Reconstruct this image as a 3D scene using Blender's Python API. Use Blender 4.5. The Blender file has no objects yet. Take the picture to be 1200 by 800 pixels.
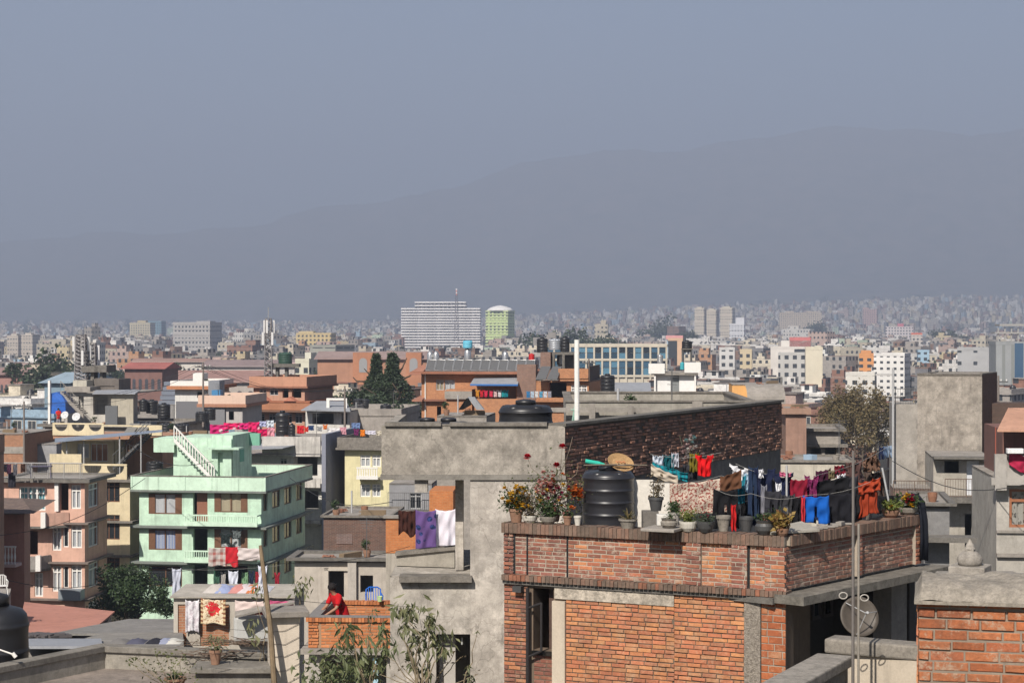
import bpy, math, random
import numpy as np
from mathutils import Vector, Matrix
R = math.radians
sc = bpy.context.scene
col = sc.collection
# ---------------------------------------------------------------- camera, sky, sun, exposure
F = 2240.0; CZ = 25.0; HY = 385.0
cam = bpy.data.cameras.new('camera'); cam.sensor_width = 36; cam.lens = 36 * F / 1200
cam.clip_start = 0.5; cam.clip_end = 60000
co = bpy.data.objects.new('camera', cam); col.objects.link(co); sc.camera = co
co.location = (0, 0, CZ); co.rotation_euler = (R(90) - math.atan(15 / F), 0, 0)
SUN_V = Vector((-0.375, -0.927, 0)).normalized(); SUN_EL = R(41)
sd = Vector((SUN_V.x * math.cos(SUN_EL), SUN_V.y * math.cos(SUN_EL), math.sin(SUN_EL)))
sl = bpy.data.lights.new('sun', 'SUN'); sl.energy = 5.0; sl.angle = R(0.55); sl.color = (1.0, 0.93, 0.84)
so = bpy.data.objects.new('sun', sl); col.objects.link(so)
so.rotation_euler = sd.to_track_quat('Z', 'Y').to_euler()
w = bpy.data.worlds.new('World'); sc.world = w; w.use_nodes = True
nt = w.node_tree; nt.nodes.clear()
sky = nt.nodes.new('ShaderNodeTexSky'); sky.sky_type = 'NISHITA'; sky.sun_disc = False
sky.sun_elevation = SUN_EL; sky.sun_rotation = math.atan2(SUN_V.x, SUN_V.y)
sky.air_density = 1.0; sky.dust_density = 3.0; sky.ozone_density = 1.0; sky.altitude = 1300
bg = nt.nodes.new('ShaderNodeBackground'); bg.inputs[1].default_value = 0.05
wo = nt.nodes.new('ShaderNodeOutputWorld')
nt.links.new(sky.outputs[0], bg.inputs[0]); nt.links.new(bg.outputs[0], wo.inputs[0])
sc.view_settings.view_transform = 'Standard'; sc.view_settings.look = 'None'
sc.view_settings.exposure = 0.99; sc.view_settings.gamma = 1
sc.render.engine = 'CYCLES'
cy = sc.cycles
cy.use_denoising = True; cy.max_bounces = 5; cy.diffuse_bounces = 3; cy.glossy_bounces = 2
cy.transparent_max_bounces = 12; cy.transmission_bounces = 2; cy.volume_bounces = 1
cy.volume_max_steps = 64; cy.use_adaptive_sampling = True; cy.adaptive_threshold = 0.02
HAZE_D = 0.00034; HAZE_TOP = 1075.0
rnd = random.Random(7)
# ---------------------------------------------------------------- materials
def lin(c):
 return tuple((v / 12.92 if v <= 0.04045 else ((v + 0.055) / 1.055) ** 2.4) for v in c[:3])
class NT:
 def __init__(s, name):
  s.m = bpy.data.materials.new(name); s.m.use_nodes = True; s.t = s.m.node_tree; s.t.nodes.clear()
  s.out = s.n('OutputMaterial'); s.b = s.n('BsdfPrincipled'); s.l(s.b.outputs[0], s.out.inputs[0])
 def n(s, k, **kw):
  x = s.t.nodes.new('ShaderNode' + k)
  for a, b in kw.items(): setattr(x, a, b)
  return x
 def l(s, a, b): s.t.links.new(a, b)
 def coord(s, uv=False, sc=(1, 1, 1)):
  tc = s.n('TexCoord'); mp = s.n('Mapping'); s.l(tc.outputs['UV' if uv else 'Object'], mp.inputs[0])
  mp.inputs['Scale'].default_value = sc; return mp.outputs[0]
 def noise(s, vec, scale, detail=4, rough=.6):
  x = s.n('TexNoise'); x.inputs['Scale'].default_value = scale; x.inputs['Detail'].default_value = detail
  x.inputs['Roughness'].default_value = rough
  if vec is not None: s.l(vec, x.inputs['Vector'])
  return x.outputs['Fac']
 def ramp(s, fac, stops):
  r = s.n('ValToRGB'); el = r.color_ramp.elements
  while len(el) < len(stops): el.new(.5)
  for e, (p, c) in zip(el, stops):
   e.position = p; e.color = (c, c, c, 1) if isinstance(c, (int, float)) else (*c, 1)
  s.l(fac, r.inputs[0]); return r.outputs[0]
 def mix(s, fac, a, b, mode='MIX'):
  m = s.n('MixRGB', blend_type=mode)
  for k, v in ((0, fac), (1, a), (2, b)):
   if isinstance(v, (int, float)): m.inputs[k].default_value = v
   elif isinstance(v, tuple): m.inputs[k].default_value = (*v[:3], 1)
   else: s.l(v, m.inputs[k])
  return m.outputs[0]
 def bump(s, h, st=.3, dist=.02):
  b = s.n('Bump'); b.inputs['Strength'].default_value = st; b.inputs['Distance'].default_value = dist
  s.l(h, b.inputs['Height']); s.l(b.outputs[0], s.b.inputs['Normal'])
 def math(s, op, a, b=0.0):
  m = s.n('Math', operation=op)
  for k, v in ((0, a), (1, b)):
   if isinstance(v, (int, float)): m.inputs[k].default_value = v
   else: s.l(v, m.inputs[k])
  return m.outputs[0]
 def fin(s, colr, rough=.85, spec=.3, metal=0):
  if isinstance(colr, tuple): s.b.inputs['Base Color'].default_value = (*colr[:3], 1)
  else: s.l(colr, s.b.inputs['Base Color'])
  s.b.inputs['Roughness'].default_value = rough; s.b.inputs['Specular IOR Level'].default_value = spec
  s.b.inputs['Metallic'].default_value = metal
  return s.m
_mc = {}
def plaster(c, grime=.45, streak=.35, scale=1.0, bump=.25, dark=(.055, .047, .04), name='plaster', rough=.9):
 """painted or raw cement wall: blotches, dirt streaks, fine grain"""
 k = ('pl', tuple(round(x, 3) for x in c), grime, streak, scale, name)
 if k in _mc: return _mc[k]
 n = NT(name); v = n.coord()
 a = n.ramp(n.noise(v, .7 * scale, 6, .7), [(.35, 0.0), (.7, 1.0)])
 cc = n.mix(a, tuple(x * (1 - .30 * grime) for x in c), tuple(min(.9, x * (1 + .14 * grime)) for x in c))
 b = n.ramp(n.noise(v, 2.6 * scale, 7, .75), [(.44, 0.0), (.66, 1.0)])
 cc = n.mix(n.math('MULTIPLY', b, .42 * grime), cc, tuple(x * .52 for x in c))
 vs = n.coord(sc=(3.2 * scale, 3.2 * scale, .22 * scale))
 d = n.ramp(n.noise(vs, 1.0, 5, .65), [(.53, 0.0), (.78, 1.0)])
 cc = n.mix(n.math('MULTIPLY', d, streak), cc, dark)
 g = n.noise(v, 28 * scale, 4, .7)
 cc = n.mix(.16, cc, n.ramp(g, [(.3, 0.1), (.7, 1.0)]), 'MULTIPLY')
 n.bump(g, bump, .012)
 _mc[k] = n.fin(cc, rough); return _mc[k]
def concrete(c=(.33, .30, .265), name='concrete', moss=.0, scale=1.0, crack=0):
 k = ('cc', c, name, moss, scale, crack)
 if k in _mc: return _mc[k]
 n = NT(name); v = n.coord()
 a = n.ramp(n.noise(v, .9 * scale, 8, .72), [(.3, 0.0), (.72, 1.0)])
 cc = n.mix(a, tuple(x * .66 for x in c), tuple(x * 1.16 for x in c))
 b = n.ramp(n.noise(v, 3.1 * scale, 8, .8), [(.47, 0.0), (.6, 1.0)])
 cc = n.mix(n.math('MULTIPLY', b, .42), cc, tuple(x * .52 for x in c))
 vs = n.coord(sc=(2.6 * scale, 2.6 * scale, .3 * scale))
 d = n.ramp(n.noise(vs, 1.3, 5, .7), [(.55, 0.0), (.75, 1.0)])
 cc = n.mix(n.math('MULTIPLY', d, .35), cc, (.075, .066, .055))
 if crack:
  uv = n.coord(uv=True); b_ = n.n('TexBrick'); n.l(uv, b_.inputs['Vector']); b_.inputs['Scale'].default_value = 1; b_.inputs['Brick Width'].default_value = 1.27; b_.inputs['Row Height'].default_value = .63; b_.inputs['Mortar Size'].default_value = .004
  b_.inputs['Color1'].default_value = (1, 1, 1, 1); b_.inputs['Color2'].default_value = (.86, .85, .84, 1); b_.inputs['Mortar'].default_value = (.8, .79, .78, 1); cc = n.mix(.75, cc, b_.outputs['Color'], 'MULTIPLY')
  w_ = n.n('VectorMath', operation='ADD'); nz = n.n('TexNoise'); nz.inputs['Scale'].default_value = 2.5; n.l(v, nz.inputs['Vector']); n.l(v, w_.inputs[0]); n.l(nz.outputs['Color'], w_.inputs[1])
  vo = n.n('TexVoronoi', feature='DISTANCE_TO_EDGE'); vo.inputs['Scale'].default_value = .55; n.l(w_.outputs[0], vo.inputs['Vector']); ck = n.math('MULTIPLY', n.math('LESS_THAN', vo.outputs['Distance'], .005), .3); cc = n.mix(ck, cc, (.08, .07, .06))
  bl_ = n.ramp(n.noise(v, 2.1, 9, .75), [(.38, .62), (.6, 1.08)]); cc = n.mix(.85, cc, bl_, 'MULTIPLY')
  vs = n.coord(sc=(7, 7, .5)); d = n.ramp(n.noise(vs, 1.0, 5, .7), [(.56, 0.0), (.7, 1.0)]); cc = n.mix(n.math('MULTIPLY', d, .4), cc, (.1, .09, .078)); l_ = n.ramp(n.noise(v, 1.9, 8, .8), [(.55, 0.0), (.66, 1.0)]); cc = n.mix(n.math('MULTIPLY', l_, .5), cc, tuple(min(.8, x * 1.4) for x in c))
 if moss:
  e = n.ramp(n.noise(v, 5.2 * scale, 8, .85), [(.5 - .1 * moss, 0.0), (.62 - .05 * moss, 1.0)])
  cc = n.mix(n.math('MULTIPLY', e, .8 * moss), cc, (.045, .042, .034))
 g = n.noise(v, 40, 5, .8)
 cc = n.mix(.2, cc, n.ramp(g, [(.3, 0.1), (.7, 1.0)]), 'MULTIPLY')
 n.bump(n.mix(.5, g, n.noise(v, 6, 6, .8)), .45, .02)
 _mc[k] = n.fin(cc, .93, .2); return _mc[k]
def tinted(name, rough=.9, nscale=9, amp=.35, bump=.4, windows=False, dirt=0.0, spec=.25, smear=None):
 """colour comes from the 'tint' attribute (each brick's / house's own paint)"""
 k = ('ti', name)
 if k in _mc: return _mc[k]
 n = NT(name); at_ = n.n('Attribute', attribute_name='tint'); v = n.coord()
 g = n.noise(v, nscale, 6, .75)
 cc = n.mix(amp, at_.outputs['Color'], n.ramp(g, [(.28, 0.15), (.72, 1.0)]), 'MULTIPLY')
 if dirt:
  e = n.ramp(n.noise(v, 1.7, 7, .8), [(.46, 0.0), (.64, 1.0)])
  cc = n.mix(n.math('MULTIPLY', e, dirt), cc, (.06, .048, .038))
 if smear:
  e = n.ramp(n.noise(v, 4.5, 8, .85), [(.52, 0.0), (.6, 1.0)]); cc = n.mix(n.math('MULTIPLY', e, smear[0]), cc, smear[1])
 if windows:
  tc = n.n('TexCoord'); sp = n.n('SeparateXYZ'); n.l(tc.outputs['UV'], sp.inputs[0])
  fu = n.math('FRACT', n.math('DIVIDE', sp.outputs[0], 2.7)); fv = n.math('FRACT', n.math('DIVIDE', sp.outputs[1], 3.0))
  mk = None
  for q, lo, hi in ((fu, .28, .72), (fv, .36, .8)):
   a = n.math('GREATER_THAN', q, lo); b = n.math('LESS_THAN', q, hi)
   ab = n.math('MULTIPLY', a, b); mk = ab if mk is None else n.math('MULTIPLY', mk, ab)
  ge = n.n('NewGeometry'); s2 = n.n('SeparateXYZ'); n.l(ge.outputs['Normal'], s2.inputs[0])
  vert = n.math('LESS_THAN', n.math('ABSOLUTE', s2.outputs[2]), .5)
  wn = n.n('TexWhiteNoise', noise_dimensions='2D')
  fl = n.n('VectorMath', operation='FLOOR'); dv = n.n('VectorMath', operation='DIVIDE')
  dv.inputs[1].default_value = (2.7, 3.0, 1); n.l(tc.outputs['UV'], dv.inputs[0]); n.l(dv.outputs[0], fl.inputs[0])
  n.l(fl.outputs[0], wn.inputs['Vector'])
  keep = n.math('GREATER_THAN', wn.outputs['Value'], .22)
  mk = n.math('MULTIPLY', n.math('MULTIPLY', mk, vert), keep)
  cc = n.mix(mk, cc, (.035, .04, .045))
  sl_ = n.math('MULTIPLY', n.math('LESS_THAN', fv, .07), vert)
  cc = n.mix(n.math('MULTIPLY', sl_, .5), cc, (.3, .28, .25))
 if bump: n.bump(g, bump, .01)
 _mc[k] = n.fin(cc, rough, spec); return _mc[k]
def plain(c, rough=.7, spec=.4, metal=0, name='paint', var=.25, scale=12, bump=.0):
 k = ('pn', tuple(round(x, 3) for x in c), rough, spec, metal, name, var, scale)
 if k in _mc: return _mc[k]
 n = NT(name); v = n.coord(); g = n.noise(v, scale, 5, .7)
 cc = n.mix(var, tuple(c), n.ramp(g, [(.3, 0.1), (.7, 1.0)]), 'MULTIPLY')
 if bump: n.bump(g, bump, .01)
 _mc[k] = n.fin(cc, rough, spec, metal); return _mc[k]
def brickmat(c1=(.42, .12, .045), c2=(.25, .085, .045), mortar=(.25, .2, .16), bw=.24, bh=.068, ms=.011, name='brick', dirt=.3):
 k = ('br', c1, c2, bw, bh, ms, name)
 if k in _mc: return _mc[k]
 n = NT(name); uv = n.coord(uv=True); v = n.coord()
 b = n.n('TexBrick'); n.l(uv, b.inputs['Vector'])
 b.inputs['Color1'].default_value = (*c1, 1); b.inputs['Color2'].default_value = (*c2, 1); b.inputs['Mortar'].default_value = (*mortar, 1)
 b.inputs['Scale'].default_value = 1; b.inputs['Mortar Size'].default_value = ms; b.inputs['Mortar Smooth'].default_value = .3
 b.inputs['Brick Width'].default_value = bw; b.inputs['Row Height'].default_value = bh
 cc = n.mix(.5, b.outputs['Color'], n.ramp(n.noise(v, 5, 6, .8), [(.3, 0.3), (.7, 1.0)]), 'MULTIPLY')
 e = n.ramp(n.noise(v, 1.1, 7, .8), [(.45, 0.0), (.68, 1.0)])
 cc = n.mix(n.math('MULTIPLY', e, dirt), cc, (.07, .055, .045))
 n.bump(b.outputs['Fac'], -.5, .01)
 _mc[k] = n.fin(cc, .92, .2); return _mc[k]
def glassmat():
 if 'glass' in _mc: return _mc['glass']
 n = NT('window_glass'); tr = n.n('BsdfTransparent'); gl = n.n('BsdfGlossy'); gl.inputs['Roughness'].default_value = .04
 tr.inputs[0].default_value = (.93, .95, .95, 1)
 m = n.n('MixShader'); m.inputs[0].default_value = .1; n.l(tr.outputs[0], m.inputs[1]); n.l(gl.outputs[0], m.inputs[2])
 n.l(m.outputs[0], n.out.inputs[0]); n.t.nodes.remove(n.b); _mc['glass'] = n.m; return n.m
def leafmat(c=(.07, .11, .03), c2=(.03, .06, .02), name='leaf', tr=.35):
 k = ('lf', c, c2)
 if k in _mc: return _mc[k]
 n = NT(name); ge = n.n('NewGeometry')
 cc = n.mix(ge.outputs['Random Per Island'], c, c2); v = n.coord()
 cc = n.mix(.5, cc, n.ramp(n.noise(v, 1.4, 3), [(.35, 0.35), (.65, 1.0)]), 'MULTIPLY')
 n.fin(cc, .55, .4); t = n.n('BsdfTranslucent'); n.l(cc, t.inputs[0]); m = n.n('MixShader'); m.inputs[0].default_value = tr
 n.l(n.b.outputs[0], m.inputs[1]); n.l(t.outputs[0], m.inputs[2]); n.l(m.outputs[0], n.out.inputs[0])
 _mc[k] = n.m; return n.m
def cloth_mat(c, c2=None, pat=None, scale=8, name='cloth', rough=.95):
 k = ('cl', c, c2, pat, scale)
 if k in _mc: return _mc[k]
 n = NT(name); uv = n.coord(uv=True); cc = None
 if pat == 'floral':
  vo = n.n('TexVoronoi'); n.l(uv, vo.inputs['Vector']); vo.inputs['Scale'].default_value = scale
  mk = n.ramp(vo.outputs['Distance'], [(.34, 1.0), (.42, 0.0)])
  nz = n.ramp(n.noise(uv, scale * 2.2, 3), [(.45, 0.0), (.52, 1.0)])
  cc = n.mix(mk, c, n.mix(nz, c2, tuple(x * .4 for x in c2)))
 elif pat == 'blotch':
  nz = n.ramp(n.noise(uv, scale, 3, .6), [(.5, 0.0), (.55, 1.0)]); cc = n.mix(nz, c, c2)
 elif pat == 'plaid':
  sp = n.n('SeparateXYZ'); n.l(uv, sp.inputs[0])
  a = n.math('GREATER_THAN', n.math('FRACT', n.math('MULTIPLY', sp.outputs[0], scale)), .62)
  b = n.math('GREATER_THAN', n.math('FRACT', n.math('MULTIPLY', sp.outputs[1], scale)), .62)
  cc = n.mix(n.math('MULTIPLY', n.math('ADD', a, b), .5), c, c2)
 elif pat == 'stripe':
  sp = n.n('SeparateXYZ'); n.l(uv, sp.inputs[0])
  a = n.math('GREATER_THAN', n.math('FRACT', n.math('MULTIPLY', sp.outputs[0], scale)), .6)
  cc = n.mix(a, c, c2)
 elif pat == 'side':
  sp = n.n('SeparateXYZ'); n.l(uv, sp.inputs[0])
  a = n.math('LESS_THAN', n.math('ABSOLUTE', n.math('SUBTRACT', n.math('FRACT', n.math('MULTIPLY', sp.outputs[0], scale)), .5)), .07)
  cc = n.mix(a, c, c2)
 else:
  g = n.noise(uv, 14, 4); cc = n.mix(.18, c, n.ramp(g, [(.3, 0.3), (.7, 1.0)]), 'MULTIPLY')
 g = n.noise(uv, 60, 3); n.bump(g, .25, .004)
 n.fin(cc, rough, .15); t = n.n('BsdfTranslucent')
 if isinstance(cc, tuple): t.inputs[0].default_value = (*cc, 1)
 else: n.l(cc, t.inputs[0])
 m = n.n('MixShader'); m.inputs[0].default_value = .15
 n.l(n.b.outputs[0], m.inputs[1]); n.l(t.outputs[0], m.inputs[2]); n.l(m.outputs[0], n.out.inputs[0])
 _mc[k] = n.m; return n.m
# ---------------------------------------------------------------- mesh builder
class MB:
 def __init__(s): s.v = []; s.f = []; s.c = []; s.tint = None; s.sm = False
 def add(s, vs, fs, c=None):
  o = len(s.v); s.v += [tuple(p) for p in vs]
  for f in fs: s.f.append([i + o for i in f]); s.c.append(c or s.tint)
  return s
 def quad(s, a, b, c, d, t=None): return s.add([a, b, c, d], [(0, 1, 2, 3)], t)
 def hexa(s, p, t=None):  # p: 4 bottom ccw from above, 4 top
  return s.add(p, [(3, 2, 1, 0), (4, 5, 6, 7), (0, 1, 5, 4), (1, 2, 6, 5), (2, 3, 7, 6), (3, 0, 4, 7)], t)
 def box(s, x0, x1, y0, y1, z0, z1, fr=None, t=None):
  p = [(x0, y0, z0), (x1, y0, z0), (x1, y1, z0), (x0, y1, z0), (x0, y0, z1), (x1, y0, z1), (x1, y1, z1), (x0, y1, z1)]
  if fr: p = [fr.p(*q) for q in p]
  return s.hexa(p, t)
 def prism(s, xy, z0, z1, t=None):
  n = len(xy); v = [(x, y, z0) for x, y in xy] + [(x, y, z1) for x, y in xy]
  a = sum(xy[i][0] * xy[(i + 1) % n][1] - xy[(i + 1) % n][0] * xy[i][1] for i in range(n))
  f = [tuple(range(n - 1, -1, -1)), tuple(range(n, 2 * n))] + [(i, (i + 1) % n, (i + 1) % n + n, i + n) for i in range(n)]
  if a < 0: f = [q[::-1] for q in f]
  return s.add(v, f, t)
 def tube(s, pts, r, n=8, t=None, r2=None, cap=True):
  pts = [Vector(p) for p in pts]; m = len(pts); vs = []
  for i, p in enumerate(pts):
   d = (pts[min(i + 1, m - 1)] - pts[max(i - 1, 0)])
   d = d.normalized() if d.length > 1e-9 else Vector((0, 0, 1))
   a = d.orthogonal() if i == 0 else (a - d * a.dot(d))
   a = a.normalized(); b = d.cross(a)
   rr = (r + ((r2 if r2 is not None else r) - r) * i / max(1, m - 1)) if not isinstance(r, (list, tuple)) else r[i]
   for k in range(n):
    q = 2 * math.pi * k / n; vs.append(p + (a * math.cos(q) + b * math.sin(q)) * rr)
  fs = [(i * n + k, i * n + (k + 1) % n, (i + 1) * n + (k + 1) % n, (i + 1) * n + k) for i in range(m - 1) for k in range(n)]
  if cap: fs += [tuple(range(n - 1, -1, -1)), tuple(range((m - 1) * n, m * n))]
  return s.add(vs, fs, t)
 def lathe(s, c, prof, n=20, t=None, sx=1, sy=1, ang=0):
  c = Vector(c); vs = []; m = len(prof)
  for r, z in prof:
   for k in range(n):
    q = 2 * math.pi * k / n + ang; vs.append(c + Vector((math.cos(q) * r * sx, math.sin(q) * r * sy, z)))
  fs = [(i * n + k, i * n + (k + 1) % n, (i + 1) * n + (k + 1) % n, (i + 1) * n + k) for i in range(m - 1) for k in range(n)]
  fs += [tuple(range(n - 1, -1, -1)), tuple(range((m - 1) * n, m * n))]
  return s.add(vs, fs, t)
 def build(s, name, mat, parent=None, smooth=False, origin=None, bevel=0, solid=0, merge=False):
  me = bpy.data.meshes.new(name); o = bpy.data.objects.new(name, me); col.objects.link(o)
  T = Vector((0, 0, 0))
  if parent is not None: T = Vector(parent['_w']); o.parent = parent
  elif origin is not None: T = Vector(origin); o.location = T
  elif s.v:
   a = np.array(s.v); T = Vector((float((a[:, 0].min() + a[:, 0].max()) / 2), float((a[:, 1].min() + a[:, 1].max()) / 2), float(a[:, 2].min()))); o.location = T
  o['_w'] = tuple(T)
  vv = [(x - T.x, y - T.y, z - T.z) for x, y, z in s.v]
  me.from_pydata(vv, [], s.f)
  uvl = me.uv_layers.new(name='uv'); uv = np.empty(len(me.loops) * 2, dtype=np.float32)
  nor = np.empty(len(me.polygons) * 3, dtype=np.float32); me.polygons.foreach_get('normal', nor); nor = nor.reshape(-1, 3)
  ve = np.array(s.v, dtype=np.float64); tot = np.array([len(f) for f in s.f]); vi = np.concatenate([np.array(f) for f in s.f])
  N = np.repeat(nor, tot, axis=0); P = ve[vi]
  hz = np.abs(N[:, 2]) > .75; l = np.maximum(1e-6, np.hypot(N[:, 0], N[:, 1]))
  tx, ty = -N[:, 1] / l, N[:, 0] / l
  U = np.where(hz, P[:, 0], P[:, 0] * tx + P[:, 1] * ty); V = np.where(hz, P[:, 1], P[:, 2])
  if getattr(s, 'uvs', None) is not None: U, V = s.uvs[vi, 0], s.uvs[vi, 1]
  uv[0::2] = U; uv[1::2] = V; uvl.data.foreach_set('uv', uv)
  if any(c is not None for c in s.c):
   ca = me.color_attributes.new('tint', 'FLOAT_COLOR', 'CORNER')
   cc = np.ones((len(s.c), 4), dtype=np.float32); cc[:, :3] = [(c or (.3, .3, .3))[:3] for c in s.c]
   ca.data.foreach_set('color', np.repeat(cc, tot, axis=0).ravel())
  if mat: me.materials.append(mat)
  if smooth: me.polygons.foreach_set('use_smooth', [True] * len(me.polygons))
  if bevel:
   b = o.modifiers.new('bevel', 'BEVEL'); b.width = bevel; b.segments = 2; b.limit_method = 'ANGLE'
  if solid:
   b = o.modifiers.new('solid', 'SOLIDIFY'); b.thickness = solid
  return o
def tag(o, label=None, cat=None, group=None, kind=None):
 if label: o['label'] = label
 if cat: o['category'] = cat
 if group: o['group'] = group
 if kind: o['kind'] = kind
 return o
def thing(name, loc, label, cat, group=None):
 o = bpy.data.objects.new(name, None); o.empty_display_size = .3; col.objects.link(o); o.location = loc; o['_w'] = tuple(loc)
 return tag(o, label, cat, group)
def copy_tree(o, parent=None, loc=None, rz=None, label=None, scale=None):
 kids = list(o.children)
 c = o.copy(); col.objects.link(c)
 if parent is not None: c.parent = parent
 if loc is not None: c.location = loc
 if rz is not None: c.rotation_euler = (0, 0, rz)
 if label: c['label'] = label
 if scale: c.scale = (scale,) * 3 if isinstance(scale, (int, float)) else scale
 for k in kids: copy_tree(k, c)
 return c
class Fr:  # a local frame: u along the facade (left to right seen from outside), v into the building, z up
 def __init__(s, o, ang): s.o = Vector((o[0], o[1], 0)); s.a = ang; s.t = Vector((math.cos(ang), math.sin(ang), 0)); s.n = Vector((-math.sin(ang), math.cos(ang), 0))
 def p(s, u, v, z): q = s.o + s.t * u + s.n * v; return Vector((q.x, q.y, z))
 def side(s, u, v, turn): return Fr(s.p(u, v, 0), s.a + turn)
def at(px, py, Y): return Vector(((px - 600) / F * Y, Y, CZ - (py - HY) / F * Y))
def zat(py, Y): return CZ - (py - HY) / F * Y
def solve_u(fr, px, v=0):  # the u at which the facade crosses image column px
 o = fr.p(0, v, 0); k = (px - 600)
 return (k * o.y - F * o.x) / (F * fr.t.x - k * fr.t.y)
def facade(mb, fr, u0, u1, z0, z1, holes=(), depth=.18, v=0, t=None):
 us = sorted({u0, u1, *[h[0] for h in holes], *[h[1] for h in holes]}); zs = sorted({z0, z1, *[h[2] for h in holes], *[h[3] for h in holes]})
 us = [x for x in us if u0 - 1e-6 <= x <= u1 + 1e-6]; zs = [x for x in zs if z0 - 1e-6 <= x <= z1 + 1e-6]
 for i in range(len(us) - 1):
  for j in range(len(zs) - 1):
   cu, cz = (us[i] + us[i + 1]) / 2, (zs[j] + zs[j + 1]) / 2
   if any(h[0] < cu < h[1] and h[2] < cz < h[3] for h in holes): continue
   mb.quad(fr.p(us[i], v, zs[j]), fr.p(us[i + 1], v, zs[j]), fr.p(us[i + 1], v, zs[j + 1]), fr.p(us[i], v, zs[j + 1]), t)
 for a, b, c, d in holes:
  P = lambda u, z, q: fr.p(u, v + q, z)
  for (ua, za), (ub, zb) in (((a, c), (b, c)), ((b, c), (b, d)), ((b, d), (a, d)), ((a, d), (a, c))):
   mb.quad(P(ua, za, 0), P(ua, za, depth), P(ub, zb, depth), P(ub, zb, 0), t)
CUR = None
def window(parent, fr, u0, u1, z0, z1, v=.08, frame_m=None, lights=2, transom=.0, curtain=None, cl=1.0, fw=.055, sill=None, name='window', shut=None):
 """frame part with pane, curtain and sill sub-parts"""
 m = MB(); T = .05
 m.box(u0, u1, v, v + T, z0, z0 + fw, fr); m.box(u0, u1, v, v + T, z1 - fw, z1, fr)
 m.box(u0, u0 + fw, v, v + T, z0 + fw, z1 - fw, fr); m.box(u1 - fw, u1, v, v + T, z0 + fw, z1 - fw, fr)
 zt = z1 - (z1 - z0) * transom if transom else z1 - fw
 if transom: m.box(u0 + fw, u1 - fw, v, v + T, zt - fw / 2, zt + fw / 2, fr)
 for k in range(1, lights):
  u = u0 + (u1 - u0) * k / lights; m.box(u - fw / 2, u + fw / 2, v - .004, v + T - .01, z0 + fw, z1 - fw, fr)
 o = m.build(name, frame_m, parent); o['_w'] = parent['_w']
 g = MB(); g.quad(fr.p(u0 + .02, v + .03, z0 + .02), fr.p(u1 - .02, v + .03, z0 + .02), fr.p(u1 - .02, v + .03, z1 - .02), fr.p(u0 + .02, v + .03, z1 - .02)); g.build('pane', glassmat() if curtain else plain((.02, .024, .028), .15, .35, name='dark_room_pane', var=.2, scale=2), o)  # panes without curtain are coloured near black for the unlit room behind
 if curtain:
  c = MB(); n = 14; a, b = u0 + .03, u0 + (u1 - u0) * cl - .03
  for k in range(n):
   ua, ub = a + (b - a) * k / n, a + (b - a) * (k + 1) / n
   va, vb = v + .10 + .03 * math.sin(k * 1.9), v + .10 + .03 * math.sin((k + 1) * 1.9)
   c.quad(fr.p(ua, va, z0 + .03), fr.p(ub, vb, z0 + .03), fr.p(ub, vb, z1 - .03), fr.p(ua, va, z1 - .03))
  c.build('curtain', curtain, o)
 if shut:
  for a, b in ((u0 + fw, u0 + (u1 - u0) * .2), (u1 - (u1 - u0) * .2, u1 - fw)): c = MB(); c.box(a, b, v - .012, v + .02, z0 + fw, z1 - fw, fr); c.box(a + .06, b - .06, v - .016, v - .013, z0 + fw + .12, z1 - fw - .12, fr); c.build('side_shutter', shut, o)
 if sill:
  c = MB(); c.box(u0 - .08, u1 + .08, -.09, v - .003, z0 - .07, z0 - .002, fr); c.build('sill', sill, o)
 return o
def pr(a, s):  # jitter
 return a + rnd.uniform(-s, s)
BR_OR = [(.42, .165, .075), (.47, .20, .085), (.37, .125, .07), (.50, .235, .10), (.33, .14, .085), (.44, .15, .08), (.36, .19, .10)]
BR_OR = [tuple(x * 1.28 for x in c) for c in BR_OR]
BR_RD = [(.28, .10, .07), (.34, .125, .085), (.22, .085, .065), (.38, .15, .085), (.17, .08, .065), (.31, .14, .11)]
BR_DK = [(.27, .15, .11), (.33, .18, .13), (.22, .13, .10), (.40, .20, .13), (.30, .18, .14), (.16, .11, .09)]
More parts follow.
